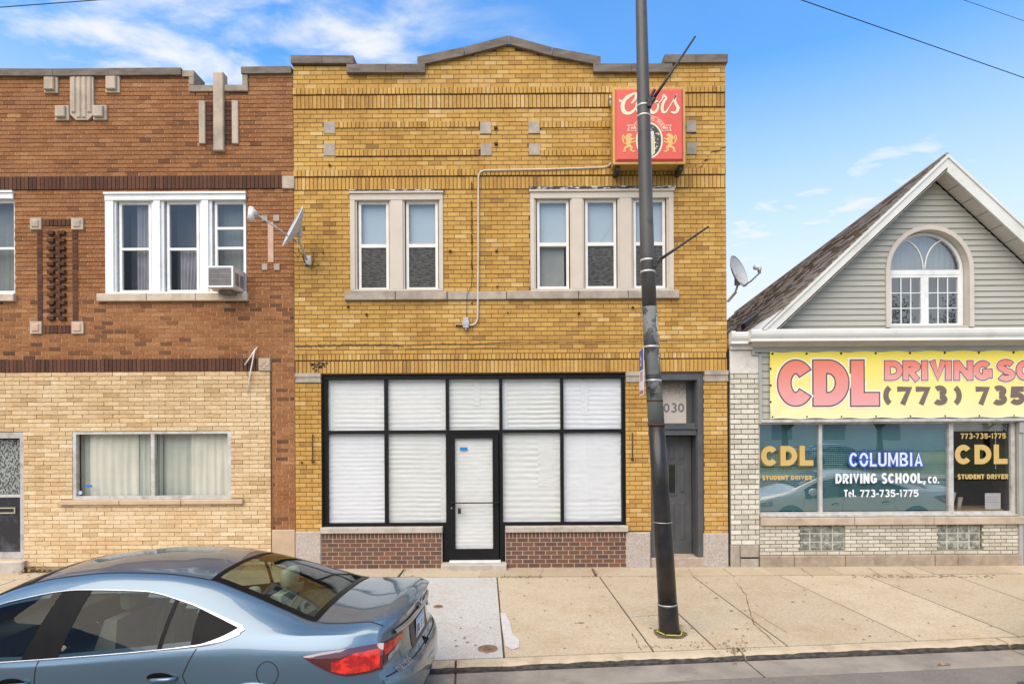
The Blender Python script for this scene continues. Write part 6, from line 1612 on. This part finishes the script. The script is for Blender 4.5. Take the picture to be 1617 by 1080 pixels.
c_mid = interp([(-4.80,(.66,.42)),(-4.7,(.78,.44)),(-4.4,(.89,.55)),(-4.0,(.922,.58)),(-3.5,(.905,.58)),(-2.95,(.895,.58)),(-2.0,(.895,.60)),(-1.48,(.91,.62)),(-1.1,(.925,.63)),(-.72,(.912,.62)),(-.45,(.885,.61)),(-.2,(.82,.60))])
c_sill = interp([(-4.80,(.62,.26)),(-4.4,(.86,.28)),(-2.5,(.865,.30)),(-.72,(.87,.34)),(-.2,(.80,.36))])
def section(x, sub=6):
    top = c_top(x); r, be, so, mi, si = c_rail(x), c_belt(x), c_sho(x), c_mid(x), c_sill(x)
    g1 = (be[0]+(r[0]-be[0])*.42+.022, be[1]+(r[1]-be[1])*.46); g2 = (be[0]+(r[0]-be[0])*.80+.012, be[1]+(r[1]-be[1])*.84)
    pts = [(si[0]-.07, si[1]-.10), si, mi, so, be, g1, g2, (r[0]-.03, r[1]+ (top-r[1])*.16), (r[0]*.62, top-(top-r[1])*.30), (r[0]*.25, top-(top-r[1])*.05), (0, top)]
    q = []; n = len(pts)
    for i in range(n-1):
        p0, p1, p2, p3 = pts[max(i-1,0)], pts[i], pts[i+1], pts[i+2] if i+2 < n else (-pts[n-2][0], pts[n-2][1])
        for k in range(sub):
            t = k/sub; q.append(tuple(.5*((2*p1[j])+(-p0[j]+p2[j])*t+(2*p0[j]-5*p1[j]+4*p2[j]-p3[j])*t*t+(-p0[j]+3*p1[j]-3*p2[j]+p3[j])*t**3) for j in (0,1)))
    q.append(pts[-1]); return q
def side_y(x, z, lift=0.0):
    s = section(x)[6:46]
    for (y0, z0), (y1, z1) in zip(s[:-1], s[1:]):
        if min(z0,z1) <= z <= max(z0,z1) and abs(z1-z0) > 1e-6: return y0+(y1-y0)*(z-z0)/(z1-z0) + lift
    return (s[-1][0] if z > s[-1][1] else s[0][0]) + lift
def top_z(x, y, lift=0.0):
    s = section(x)[24:]; y = abs(y)
    for (y0, z0), (y1, z1) in zip(s[:-1], s[1:]):
        if min(y0,y1) <= y <= max(y0,y1) and abs(y1-y0) > 1e-7: return z0+(z1-z0)*(y-y0)/(y1-y0) + lift
    return s[-1][1] + lift
t0f = interp([(.20,-.10),(.34,-.02),(.46,.015),(.60,.015),(.66,-.02),(.70,-.062),(.80,-.080),(.93,-.085),(1.0,-.07),(1.06,-.048),(1.10,-.052)])
def tail_x(y, z): y = abs(y); return t0f(z) - .155*(y/.82)**3.2*(1 if z < .95 else 1.0)
def nose_x(y, z): y = abs(y); return -4.865 + .42*(y/.8)**2.6*.45 + (.10 if z > .62 else 0)*max(0,(z-.62))/.2
z_bot = interp([(-3.6,.82),(-2.95,.848),(-2.0,.908),(-1.48,.958),(-1.34,.985),(-1.20,1.035)])
z_top = interp([(-3.6,1.0),(-3.4,1.11),(-3.1,1.225),(-2.55,1.30),(-2.05,1.285),(-1.68,1.205),(-1.45,1.13),(-1.20,1.045)])
XF, XT = -3.58, -1.20
def in_side_glass(x, z, e=.02): return XF+.04 < x < XT-.04 and z_bot(x)+e < z < z_top(x)-e
RG0, RG1 = -.70, -1.60                                     # rear glass from base to top
def rg_half(x): t = (x-RG0)/(RG1-RG0); return .685 + (.52-.685)*t
WG0, WG1 = -3.70, -3.02
def ws_half(x): t = (x-WG0)/(WG1-WG0); return .655 + (.56-.655)*t
def make_car(paint, label, group, plate_txt):
    t = thing('parked_sedan', label, 'car', (0,0,0), group)
    # body shell
    xs = [-4.80+.02*k for k in range(231)]; secs = [section(x) for x in xs]
    def shell_pt(x, p): return (x, p[0], p[1])
    rows = []
    def clampx(x, y, z): return max(min(x, tail_x(y, z)), nose_x(y, z))
    ringsF = []
    sN, sT = secs[0], secs[-1]
    def rings(sec, c, fx):
        out_ = []
        for k in range(1, 15):
            f = 1-(k/14)**1.0
            out_.append([(fx(p[0]*f, c+(p[1]-c)*f), p[0]*f, c+(p[1]-c)*f) for p in sec])
        return out_
    grid_ = [r for r in reversed(rings(sN, .45, nose_x))] + [[(x, p[0], p[1]) for p in s] for x, s in zip(xs, secs)] + rings(sT, .70, tail_x)
    b = MB(); m_, n_ = len(grid_), len(grid_[0])
    for sgn in (1, -1):
        off = len(b.v); b.v += [(p[0], sgn*p[1], p[2]) for r in grid_ for p in r]
        for i in range(m_-1):
            for j in range(n_-1):
                q = [grid_[i][j], grid_[i][j+1], grid_[i+1][j+1], grid_[i+1][j]]
                cx_, cy_, cz_ = (sum(p[k] for p in q)/4 for k in range(3))
                if j >= 24 and in_side_glass(cx_, cz_) and j < 46: continue
                if j >= 40 and RG1+.05 < cx_ < RG0-.05 and cy_ < rg_half(cx_)-.045: continue
                if j >= 40 and WG0+.05 < cx_ < WG1-.05 and cy_ < ws_half(cx_)-.045: continue
                if cy_ > .55 and j < 22 and (math.hypot(cx_+1.08, cz_-.32) < .355 or math.hypot(cx_+3.91, cz_-.32) < .355): continue
                f = [off+i*n_+j, off+i*n_+j+1, off+(i+1)*n_+j+1, off+(i+1)*n_+j]
                b.f.append(f if sgn > 0 else f[::-1]); b.t.append(.5)
    body = build('body', b, paint, t, True)
    FRIT = M('glass_frit', (.006,.006,.007), (.009,.009,.009), 9, .35, spec=.06) if 'glass_frit' not in bpy.data.materials else bpy.data.materials['glass_frit']
    CHR = M('satin_chrome', (.52,.52,.53), (.46,.46,.47), 9, .28, metal=.9) if 'satin_chrome' not in bpy.data.materials else bpy.data.materials['satin_chrome']
    CG = bpy.data.materials.get('car_side_glass') or glass_mat('car_side_glass', (.42,.46,.45), 1.32)
    RGM = bpy.data.materials.get('car_rear_glass') or glass_mat('car_rear_glass', (.66,.78,.70), 1.9)
    GAP = BLK
    def patch(fx, nu, nv, sgn, lift):
        """grid patch on the flank; fx(u,v)->(x,z)"""
        r = []
        for i in range(nv+1):
            row = []
            for k in range(nu+1):
                x, z = fx(k/nu, i/nv); row.append((x, sgn*side_y(x, z, lift), z))
            r.append(row)
        return MB().grid(r, flip=(sgn < 0))
    def slant(xb0, xt0, xb1, xt1, pad=.0):
        def f(u, v):
            xl = xb0+(xt0-xb0)*v; xr = xb1+(xt1-xb1)*v; x = xl+(xr-xl)*u; x = min(max(x, XF), XT)
            a, c = z_bot(x)+pad, z_top(x)-pad; return x, a+(c-a)*v
        return f
    for s in (-1, 1):
        for nm, f, mat_, nu in (('front_side_glass', slant(-3.45,-3.25,-2.83,-2.70), CG, 16), ('pillar_trim', slant(-2.83,-2.70,-2.55,-2.46), FRIT, 6), ('rear_side_glass', slant(-2.55,-2.46,-1.80,-1.78), CG, 16),
                            ('glass_divider', slant(-1.80,-1.78,-1.765,-1.745), FRIT, 3), ('quarter_glass', slant(-1.765,-1.745,-1.55,-1.57), CG, 8), ('rear_pillar_trim', slant(-1.55,-1.57,-1.235,-1.235), FRIT, 10), ('mirror_trim', slant(-3.58,-3.56,-3.45,-3.25), FRIT, 6)):
            build(nm, patch(f, nu, 10, s, .003 if mat_ is CG else .0045), mat_, t, True)
        # bright strip round the windows
        for upper in (0, 1):
            r = []
            for k in range(61):
                x = XF + (XT-XF)*k/60; wdt = .008 if k < 45 else .008+.012*(k-45)/15
                if upper: z0, z1 = z_top(x)-.001, z_top(x)+wdt
                else: z0, z1 = z_bot(x)-wdt, z_bot(x)+.000+(.03*max(0,(k-53))/7)
                r.append([(x, s*side_y(x, z0, .008), z0), (x, s*side_y(x, (z0+z1)/2, .013), (z0+z1)/2), (x, s*side_y(x, z1, .008), z1)])
            build('window_moulding', MB().grid(r, flip=(s > 0)), CHR, t, True)
        r = []
        for k in range(9):
            x = XT - .03 + .055*k/8; zc_ = z_bot(XT)+ .008; hh = .030*(1-(k/8))**.8
            r.append([(x, s*side_y(x, zc_-hh, .0085), zc_-hh), (x, s*side_y(x, zc_+hh, .0085), zc_+hh)])
        build('moulding_tip', MB().grid(r, flip=(s > 0)), CHR, t, True)
        # panel gaps
        def gap(pts, wd=.006, nm='panel_gap'):
            full = []
            for a, c in zip(pts[:-1], pts[1:]): full += [(a[0]+(c[0]-a[0])*k/8, a[1]+(c[1]-a[1])*k/8) for k in range(8)]
            full.append(pts[-1]); L = ribbon2d(full, wd)
            build(nm, MB().grid([[(a.x, s*side_y(a.x, a.y, .0025), a.y), (c.x, s*side_y(c.x, c.y, .0025), c.y)] for a, c in L]), GAP, t)
        gap([(-1.50,.93),(-1.545,.85),(-1.60,.74),(-1.56,.62),(-1.45,.52)]); gap([(-2.69,.865),(-2.72,.7),(-2.72,.40)])
        gap([(-3.60,.84),(-3.66,.6),(-3.62,.4)])
        gap([(-.97+.078*math.cos(a), .755+.085*math.sin(a)) for a in [2*math.pi*k/24 for k in range(25)]] if s < 0 else [(-3.5,.5),(-3.4,.5)], .0055, 'fuel_flap_gap' if s < 0 else 'panel_gap')
        # handles
        for hx in (-1.74, -2.86):
            zc_ = .715 if hx > -2 else .68
            b = MB(); b.tube([(hx-.10, s*side_y(hx-.10, zc_, .012), zc_), (hx-.06, s*side_y(hx-.06, zc_, .034), zc_+.004), (hx+.05, s*side_y(hx+.05, zc_, .034), zc_+.008), (hx+.10, s*side_y(hx+.10, zc_, .010), zc_+.008)], [.012,.017,.017,.012], 8)
            h_ = build('door_handle', b, paint, t, True)
            r = [[(hx+rr*.10*math.cos(a)-.03, s*side_y(hx+rr*.10*math.cos(a)-.03, zc_+.012+rr*.036*math.sin(a), .002+.001), zc_+.012+rr*.036*math.sin(a)) for a in [2*math.pi*k/20 for k in range(21)]] for rr in (0.02, .5, 1)]
            build('handle_recess', MB().grid(r), FRIT, h_)
        # tail light on the flank
        lamp_t = interp([(-.715,.868),(-.6,.886),(-.4,.902),(-.2,.910),(-.17,.911)]); lamp_b = interp([(-.715,.862),(-.62,.80),(-.5,.738),(-.4,.712),(-.28,.715),(-.17,.735)])
        RL = bpy.data.materials.get('lamp_red') or M('lamp_red', (.40,.006,.008), (.30,.004,.006), 9, .08, spec=.8, coat=1)
        DL = bpy.data.materials.get('lamp_dark_red') or M('lamp_dark_red', (.085,.006,.010), (.06,.005,.008), 9, .08, spec=.8, coat=1)
        BR = bpy.data.materials.get('lamp_bright_red') or M('lamp_bright_red', (.72,.028,.014), (.33,.008,.008), 16, .12, spec=.6, coat=.6, lo=.42, hi=.58)
        def lp(u, v): x = -.712+(.545)*u; return x, lamp_b(x)+(lamp_t(x)-lamp_b(x))*v
        r = []
        for i in range(11): r.append([(lambda xz: (xz[0], s*side_y(xz[0], xz[1], .003+.005*math.sin(math.pi*min(1,max(0,i/10)))), xz[1]))(lp(k/20, i/10)) for k in range(21)])
        tl = build('tail_light', MB().grid(r, flip=(s < 0)), DL, t, True)
        r = []
        for i in range(9):
            row = []
            for k in range(15):
                x, z = lp(.36+.60*k/14, .10+.72*i/8*(.55+.45*min(1,(k/14)*2.2)) )
                row.append((x, s*side_y(x, z, .0105), z))
            r.append(row)
        build('lamp_glow', MB().grid(r, flip=(s < 0)), BR, tl, True)
        r = [[(lambda xz: (xz[0], s*side_y(xz[0], xz[1], .0125), xz[1]))(lp(.55+.22*k/8 + .05*(i == 0), .30+.10*i+.25*(k/8))) for k in range(9)] for i in (0, 1)]
        build('lamp_lens', MB().grid(r, flip=(s < 0)), RL, tl, True)
        # inner lamp on the boot lid
        def tailpatch(y0, y1, z0f, z1f, lift, nu=10, nv=6):
            return MB().grid([[(tail_x(y0+(y1-y0)*k/nu, z0f(k/nu)+(z1f(k/nu)-z0f(k/nu))*i/nv)+lift, s*(y0+(y1-y0)*k/nu), z0f(k/nu)+(z1f(k/nu)-z0f(k/nu))*i/nv) for k in range(nu+1)] for i in range(nv+1)], flip=(s < 0))
        il = build('lid_lamp', tailpatch(.74, .44, lambda u: .735+.10*u, lambda u: .895+.002*u, .006), DL, t, True)
        build('lid_lamp_red', tailpatch(.73, .45, lambda u: .80+.06*u, lambda u: .888, .010), BR, il, True)
        build('lid_lamp_clear', tailpatch(.70, .52, lambda u: .75+.06*u, lambda u: .79+.055*u, .010), bpy.data.materials.get('clear_lamp') or M('clear_lamp', (.40,.38,.36), (.14,.13,.12), 40, .12, spec=.8), il, True)
        # wheels
        for wx in (-1.08, -3.91):
            def lathe_y(prof, cx_, cz_, y0, n=36): return MB().grid([[(cx_+r_*math.cos(2*math.pi*k/n), s*(y0+yy), cz_+r_*math.sin(2*math.pi*k/n)) for k in range(n+1)] for r_, yy in prof], flip=(s < 0))
            TY = bpy.data.materials.get('tyre_rubber') or M('tyre_rubber', (.02,.02,.02), (.028,.028,.028), 30, .85)
            AL = bpy.data.materials.get('alloy') or M('alloy', (.42,.43,.45), (.36,.37,.39), 9, .3, metal=.8)
            wh = build('wheel', lathe_y([(.22,-.19),(.30,-.20),(.325,-.17),(.325,-.03),(.30,.0),(.235,-.005)], wx, .325, .89), TY, t, True)
            build('rim', lathe_y([(.235,-.006),(.225,-.02),(.215,-.06),(.05,-.10)], wx, .325, .89), FRIT, wh, True)
            for k in range(5):
                a = 2*math.pi*k/5; build('spoke', MB().tube([(wx+.03*math.cos(a), s*.865, .325+.03*math.sin(a)), (wx+.13*math.cos(a), s*.87, .325+.13*math.sin(a)), (wx+.225*math.cos(a+.05), s*.878, .325+.225*math.sin(a+.05))], [.03,.022,.026], 6), AL, wh, True)
            build('wheel_well', lathe_y([(.36,-.35),(.36,.0)], wx, .325, .88), BLK, t, True)
        # mirror
        b = MB(); b.tube([(-3.42, s*.88, .93), (-3.45, s*.97, .965)], .03, 8); b.tube([(-3.50, s*.95, .985), (-3.46, s*1.00, .985), (-3.42, s*1.05, .985), (-3.42, s*1.08, .98)], [.05,.085,.08,.03], 10); build('door_mirror', b, paint, t, True)
    for s in (-1, 1):
        for wx in (-1.08, -3.91):
            pts = [(wx+.362*math.cos(a), s*(side_y(wx+.362*math.cos(a), max(.31,.32+.362*math.sin(a)))+.002), .32+.362*math.sin(a)) for a in [math.radians(-8+196*k/40) for k in range(41)]]
            build('wheel_arch', MB().tube(pts, .017, 6), paint, t, True)
        hl = lambda u, v: (-4.74+.42*u, .60+.03*u+(.055+.075*u)*v)
        build('headlight', MB().grid([[(lambda q: (q[0], s*side_y(q[0], q[1], .006), q[1]))(hl(k/12, i/5)) for k in range(13)] for i in range(6)], flip=(s < 0)), bpy.data.materials.get('headlamp') or M('headlamp', (.42,.43,.44), (.10,.10,.11), 18, .08, spec=.8, coat=1), t, True)
    build('grille', MB().grid([[(nose_x(.50*v, z_)-.008, .50*v*(1-.35*abs(z_-.50)/.2), z_) for v in [-1+2*k/24 for k in range(25)]] for z_ in (.36,.42,.48,.54,.58)]), FRIT, t, True)
    # rear and front glass
    def sheet(x0, x1, half, inset, lift, nx=16, ny=20):
        return [[(x, half_*v, top_z(x, half_*v, lift)) for v in [-1+2*k/ny for k in range(ny+1)]] for x, half_ in [(x0+(x1-x0)*i/nx, half(x0+(x1-x0)*i/nx)-inset) for i in range(nx+1)]]
    build('rear_glass', MB().grid(sheet(RG0-.045, RG1+.035, rg_half, .055, .004)), RGM, t, True)
    def ring(x0, x1, half, ins, px0, px1, lift):
        o_ = []; n = 20
        outer = [(x0, half(x0)*v) for v in [-1+2*k/n for k in range(n+1)]] + [(x0+(x1-x0)*k/n, half(x0+(x1-x0)*k/n)) for k in range(1, n+1)] + [(x1, half(x1)*v) for v in [1-2*k/n for k in range(1, n+1)]] + [(x0+(x1-x0)*(1-k/n), -half(x0+(x1-x0)*(1-k/n))) for k in range(1, n+1)]
        hi = lambda x: half(x)-ins
        inner = [(px0, hi(px0)*v) for v in [-1+2*k/n for k in range(n+1)]] + [(px0+(px1-px0)*k/n, hi(px0+(px1-px0)*k/n)) for k in range(1, n+1)] + [(px1, hi(px1)*v) for v in [1-2*k/n for k in range(1, n+1)]] + [(px0+(px1-px0)*(1-k/n), -hi(px0+(px1-px0)*(1-k/n))) for k in range(1, n+1)]
        return MB().grid([[(x, y, top_z(x, y, lift)) for x, y in outer], [(x, y, top_z(x, y, lift)) for x, y in inner]])
    build('rear_glass_border', ring(RG0, RG1, rg_half, .060, RG0-.05, RG1+.04, .006), FRIT, t, True)
    build('windscreen', MB().grid(sheet(WG0+.05, WG1-.05, ws_half, .055, .004), flip=True), RGM, t, True)
    build('windscreen_border', ring(WG0, WG1, ws_half, .07, WG0+.06, WG1-.06, .006), FRIT, t, True)
    # roof joints, boot-lid gap
    for s in (-1, 1):
        pts = [(x, s*(c_rail(x)[0]-.045), top_z(x, c_rail(x)[0]-.045, .003)) for x in [-3.0+1.42*k/30 for k in range(31)]]
        build('roof_channel', MB().grid([[(x, y-.006, z), (x, y+.006, z)] for x, y, z in pts]), GAP, t)
        pts = [(-.69, .69), (-.62, .705), (-.45, .70), (-.28, .69), (-.19, .70)]
        fl = []
        for a, c in zip(pts[:-1], pts[1:]): fl += [(a[0]+(c[0]-a[0])*k/6, a[1]+(c[1]-a[1])*k/6) for k in range(6)]
        fl.append(pts[-1]); L = ribbon2d(fl, .007)
        build('boot_gap', MB().grid([[(a.x, s*a.y, top_z(a.x, a.y, .003)), (c.x, s*c.y, top_z(c.x, c.y, .003))] for a, c in L]), GAP, t)
    # chrome bar over the plate, plate recess, plate, badge, lettering
    def tp(y, z, lift=.0): return (tail_x(y, z)+lift, y, z)
    build('boot_chrome_bar', MB().grid([[tp(-.60+1.20*k/30, z_, l_) for k in range(31)] for z_, l_ in ((.905,.008),(.912,.024),(.935,.026),(.948,.010))]), CHR, t, True)
    LGR = bpy.data.materials.get('plate_recess') or M('plate_recess', (.075,.07,.065), (.055,.05,.047), 9, .5)
    build('plate_recess', MB().grid([[tp(-.30+.60*k/12, z_, .004) for k in range(13)] for z_ in (.70,.76,.83,.895)]), LGR, t, True)
    px_ = tail_x(0,.80)+.012
    b = MB(); b.box(px_, px_+.004, -.1525, .1525, .735, .887); pl = build('licence_plate', b, M('plate_white', (.68,.70,.74), (.60,.64,.72), 6, .5) if 'plate_white' not in bpy.data.materials else bpy.data.materials['plate_white'], t)
    INKP = bpy.data.materials.get('plate_ink') or M('plate_ink', (.05,.06,.11), (.05,.05,.09), 30, .6); PR = bpy.data.materials.get('plate_red') or M('plate_red', (.45,.14,.14), (.40,.12,.12), 30, .6); PBL = bpy.data.materials.get('plate_sky') or M('plate_sky', (.34,.52,.74), (.42,.58,.76), 12, .6)
    build('plate_sky', MB().add([(px_+.005,-.148,.855),(px_+.005,.148,.855),(px_+.005,.148,.884),(px_+.005,-.148,.884)], [(0,1,2,3)]), PBL, pl)
    build('plate_red_mark', MB().add([(px_+.005,-.145,.745),(px_+.005,-.112,.745),(px_+.005,-.112,.84),(px_+.005,-.145,.84)], [(0,1,2,3)]), PR, pl)
    for i, ch in enumerate(plate_txt):
        b = MB()
        for st, gl2 in enumerate(glyph(ch, .030, .068, .009)): place2d(b, ribbon2d(gl2, .009), lambda u, v, st=st: (px_+.0055+.0003*st, -.098+i*.036+u, .765+v))
        if b.f: build('plate_character', b, INKP, pl)
    # round winged badge
    bx = tail_x(0,1.005)+.006; b = MB()
    b.tube([(bx, .062*math.cos(a), 1.0+.052*math.sin(a)) for a in [2*math.pi*k/28 for k in range(29)]], .0075, 6); b.tube([(bx,-.055,1.012),(bx,-.03,1.004),(bx,0,.972),(bx,.03,1.004),(bx,.055,1.012)], .008, 6); build('badge', b, CHR, t, True)
    # model lettering low on the lid, on the near corner
    lt = {'m': [[(0,0),(0,.5)],[(0,.42),(.16,.5),(.3,.42),(.3,0)],[(.3,.42),(.46,.5),(.6,.42),(.6,0)]], 'a': [[(.02,.5),(.4,.5),(.4,0),(.05,0),(.05,.27),(.4,.27)]], 'z': [[(0,.5),(.38,.5),(0,0),(.4,0)]], 'd': [[(.4,.78),(.4,0),(.04,0),(.04,.5),(.4,.5)]], '6': [[(.42,.72),(.05,.6),(.05,0),(.42,0),(.42,.4),(.05,.4)]]}
    xo = 0
    for ch in 'mazda6':
        b = MB()
        for st, pl2 in enumerate(lt[ch]):
            L = ribbon2d([(p[0]*.055, p[1]*.055) for p in pl2], .008); place2d(b, L, lambda u, v: tp(-.66+xo+u, .655+v, .006+.0004*st))
        build('model_letter', b, CHR, t); xo += (.048 if ch == 'm' else .036)
    # bumper seam and lower valance
    for z_ in (.665,): build('bumper_gap', MB().grid([[tp(-.78+1.56*k/40, z_-.004, .003) for k in range(41)], [tp(-.78+1.56*k/40, z_+.004, .003) for k in range(41)]]), GAP, t)
    def wid(z): return side_y(-.205, max(.30, z))-.004
    build('rear_bumper', MB().grid([[tp(v*(wid(z_)*(1 if z_ > .32 else .97)), z_, .002) for v in [-1+2*k/40 for k in range(41)]] for z_ in (.24,.29,.36,.44,.52,.60,.65)], flip=False), paint, t, True)
    build('front_bumper', MB().grid([[(nose_x(.66*v, z_)-.002, .66*v, z_) for v in [-1+2*k/30 for k in range(31)]] for z_ in (.24,.32,.40,.48)]), paint, t, True)
    build('lower_valance', MB().grid([[tp(-.42+.84*k/30, z_, .003) for k in range(31)] for z_ in (.27,.31,.35)]), FRIT, t, True)
    # underbody and cabin
    CAB = bpy.data.materials.get('cabin_dark') or M('cabin_dark', (.06,.062,.055), (.045,.047,.042), 5, .8); BEI = bpy.data.materials.get('cabin_sand') or M('cabin_sand', (.42,.41,.34), (.36,.35,.29), 6, .7)
    build('underbody', MB().box(-4.6,-.25,-.80,.80,.18,.30), CAB, t)
    build('cabin_floor', MB().box(-3.5,-1.0,-.78,.78,.45,.50), CAB, t)
    build('parcel_shelf', MB().box(-1.45,-.78,-.60,.60,.93,.955), CAB, t)
    build('dashboard', MB().box(-3.72,-3.30,-.72,.72,.72,.90), CAB, t)
    for s in (-1, 1):
        for nm, sx_, top in (('rear_seat', -1.50, 1.02), ('front_seat', -2.45, 1.06)):
            b = MB(); y0 = s*.38
            prof2 = [(sx_-.55,.50),(sx_-.58,.62),(sx_-.12,.60),(sx_+.06,top),(sx_+.16,top),(sx_+.10,.50)]
            n = len(prof2); b.add([(x,y0-.25,z) for x, z in prof2] + [(x,y0+.25,z) for x, z in prof2], [tuple(range(n)), tuple(range(2*n-1,n-1,-1))] + [(i,(i+1) % n,(i+1) % n+n,i+n) for i in range(n)])
            so = build(nm, b, BEI, t)
            b = MB(); rows_ = []
            for i in range(9):
                a = -math.pi/2+math.pi*i/8; rows_.append([(sx_+.13+.055*math.cos(a)*math.cos(c), y0+.14*math.copysign(abs(math.cos(a)*math.sin(c))**.35, math.sin(c)), top+.115+.085*math.copysign(abs(math.sin(a))**.45, math.sin(a))) for c in [2*math.pi*k/20 for k in range(21)]])
            b.grid(rows_); b.tube([(sx_+.12,y0-.05,top-.02),(sx_+.12,y0-.05,top+.08)], .008, 6); b.tube([(sx_+.12,y0+.05,top-.02),(sx_+.12,y0+.05,top+.08)], .008, 6)
            build('headrest', b, BEI, so, True)
    return t
def car_paint(name, c1, metal, rough=.28, coat=1):
    m, n, b = nodes(name); b.inputs['Base Color'].default_value = c4(c1); b.inputs['Metallic'].default_value = metal
    b.inputs['Roughness'].default_value = rough; b.inputs['Coat Weight'].default_value = coat; b.inputs['Coat Roughness'].default_value = .02
    z = noise_node(n, 900, 1); r = ramp(n, z.outputs['Fac'], [(.3, tuple(v*.92 for v in c1)), (.7, tuple(min(1,v*1.08) for v in c1))]); n.links.new(r.outputs[0], b.inputs['Base Color'])
    return m
BLUEP = car_paint('blue_metallic', (.095,.155,.215), .55, .36)
WHITEP = car_paint('white_pearl', (.72,.72,.70), 0, .3); SILV = car_paint('silver_metallic', (.48,.49,.50), .7, .32); MAROON = car_paint('maroon', (.16,.015,.02), .3, .3)
bc = make_car(BLUEP, 'blue sedan parked at the curb in front of the tan brick wall', 'parked sedans', 'Z1 2345'[:0] + 'DL 3 19')
bc.location = (-.78, -5.08, ROAD_Z); bc.rotation_euler = (0, math.radians(-1.2), math.radians(-2.6))
def recolour(o, lab, paint, loc, rot):
    c = copy_tree(o); c['label'] = lab; c.location = loc; c.rotation_euler = (0,0,math.radians(rot))
    for ch in c.children:
        if ch.type == 'MESH' and ch.data.materials and ch.data.materials[0] == BLUEP:
            d = ch.data.copy(); d.materials.clear(); d.materials.append(paint); ch.data = d
    return c
wcx_ = curb_pt((11.2-cA[0])/ux, 1.35)
recolour(bc, 'white sedan parked further along the curb past the driving school, reflected in its window', WHITEP, (10.35, curb_pt((10.35-cA[0])/ux, 1.25)[1], ROAD_Z), 4.2)
# ------------------------------------------------------------------ the other side of the street (behind the camera, seen in reflections)
far = structure('far_sidewalk', MB().sheet([curb_pt(-60,15.5), curb_pt(60,15.5), curb_pt(60,18.0), curb_pt(-60,18.0)], -.3, 0.0), CONC_T)
structure('lawn', MB().sheet([curb_pt(-60,18.0), curb_pt(60,18.0), curb_pt(60,60), curb_pt(-60,60)], -.3, -.01), M('lawn_grass', (.20,.26,.10), (.26,.27,.13), 3, .95, bump=.02))
LEAF = M('tree_leaf', (.045,.085,.022), (.085,.12,.035), 9, .7); BARK = M('bark', (.09,.07,.055), (.05,.04,.03), 14, .95, bump=.02)
def tree(x, y, h, r, seed, label):
    rng = random.Random(seed); t = thing('street_tree', label, 'tree', (x, y, 0), 'trees across the street')
    b = MB(); th = h*.2; b.tube([(x,y,-.1),(x+.1,y,th*.5),(x,y+.1,th),(x+.1,y,h*.7)], [.24,.19,.16,.07], 10); tips = []
    for k in range(11):
        a = rng.uniform(0,6.28); z0 = th*rng.uniform(.8,1.35); l = r*rng.uniform(.6,1.0); e = (x+l*math.cos(a), y+l*math.sin(a), z0+l*rng.uniform(.4,1.0))
        m_ = (x+l*.5*math.cos(a+.2), y+l*.5*math.sin(a+.2), z0+l*.4); b.tube([(x,y,z0),m_,e], [.085,.05,.015], 6); tips += [m_, e]
    build('trunk', b, BARK, t)
    b = MB()
    for k in range(int(46*(r/3.6)**1.6)):
        if rng.random() < .5: c = rng.choice(tips)
        else:
            a, q = rng.uniform(0,6.28), math.sqrt(rng.random())*r; c = (x+q*math.cos(a), y+q*math.sin(a), h*.56+rng.uniform(-.38,.40)*h*math.sqrt(max(.05,1-(q/r)**2)))
        cr = rng.uniform(.45,.95)*r/3.9
        for _ in range(110):
            d = Vector((rng.gauss(0,1), rng.gauss(0,1), rng.gauss(0,.8))).normalized()*cr*rng.random()**.4; p = Vector(c)+d; s = rng.uniform(.05,.11)
            u = Vector((rng.gauss(0,1), rng.gauss(0,1), rng.gauss(0,1))).normalized(); v = u.orthogonal().normalized()
            b.add([tuple(p-u*s), tuple(p-v*s*.5), tuple(p+u*s), tuple(p+v*s*.5)], [(0,1,2,3)])
    build('crown', b, LEAF, t)
for k, (x, y, h, r, lab) in enumerate(((17.5,-29,13,5.0,'leafy tree on the lawn across the street, reflected in the driving school window'), (25,-31,14,5.5,'tallest leafy tree across the street beside the long hall'), (2.5,-33,9.5,3.8,'tall leafy tree across the street straight behind the viewer'), (-10,-31,9,3.6,'leafy tree across the street facing the red brick building'), (34,-33,13,5.2,'broad leafy tree at the far end of the lawn across the street'))):
    tree(x, y, h, r, 31+k, lab)
# low brick hall behind the lawn
hall = thing('long_hall', 'long low pale hall with flat white roof edge across the street', 'building', (10, -52, 0))
build('wall', MB().box(-30, 45, -60, -52, -.2, 5.2), M('hall_wall', (.80,.79,.76), (.74,.73,.70), .3, .9), hall)
build('roof_edge', MB().box(-30.2, 45.2, -60.2, -51.8, 5.2, 5.7), WHITE, hall)
for k in range(12):
    x = -24+k*5.6; build('window', MB().box(x, x+2.2, -51.98, -51.9, 1.2, 3.4), M('hall_glass', (.30,.32,.33), (.26,.28,.29), 2, .4) if k == 0 else bpy.data.materials['hall_glass'], hall)
# iron fence along the lawn, cars in the lot
fen = thing('iron_fence', 'black iron picket fence along the lawn across the street', 'fence', (10, -24.5, 0))
b = MB()
for k in range(220): x = -12+k*.16; b.box(x-.01, x+.01, -24.51, -24.49, 0, 1.15)
build('pickets', b, BLK, fen, kind='stuff')
build('rail', MB().box(-12, 23.2, -24.53, -24.51, 1.0, 1.04), BLK, fen); build('rail', MB().box(-12, 23.2, -24.53, -24.51, .15, .19), BLK, fen)
recolour(bc, 'silver sedan parked in the lot beyond the iron fence across the street', SILV, (17.5, -27.5, -.01), 178)
recolour(bc, 'dark red sedan parked across the street, reflected in the dark shop pane', MAROON, (24.5, -18.2, ROAD_Z), 184)
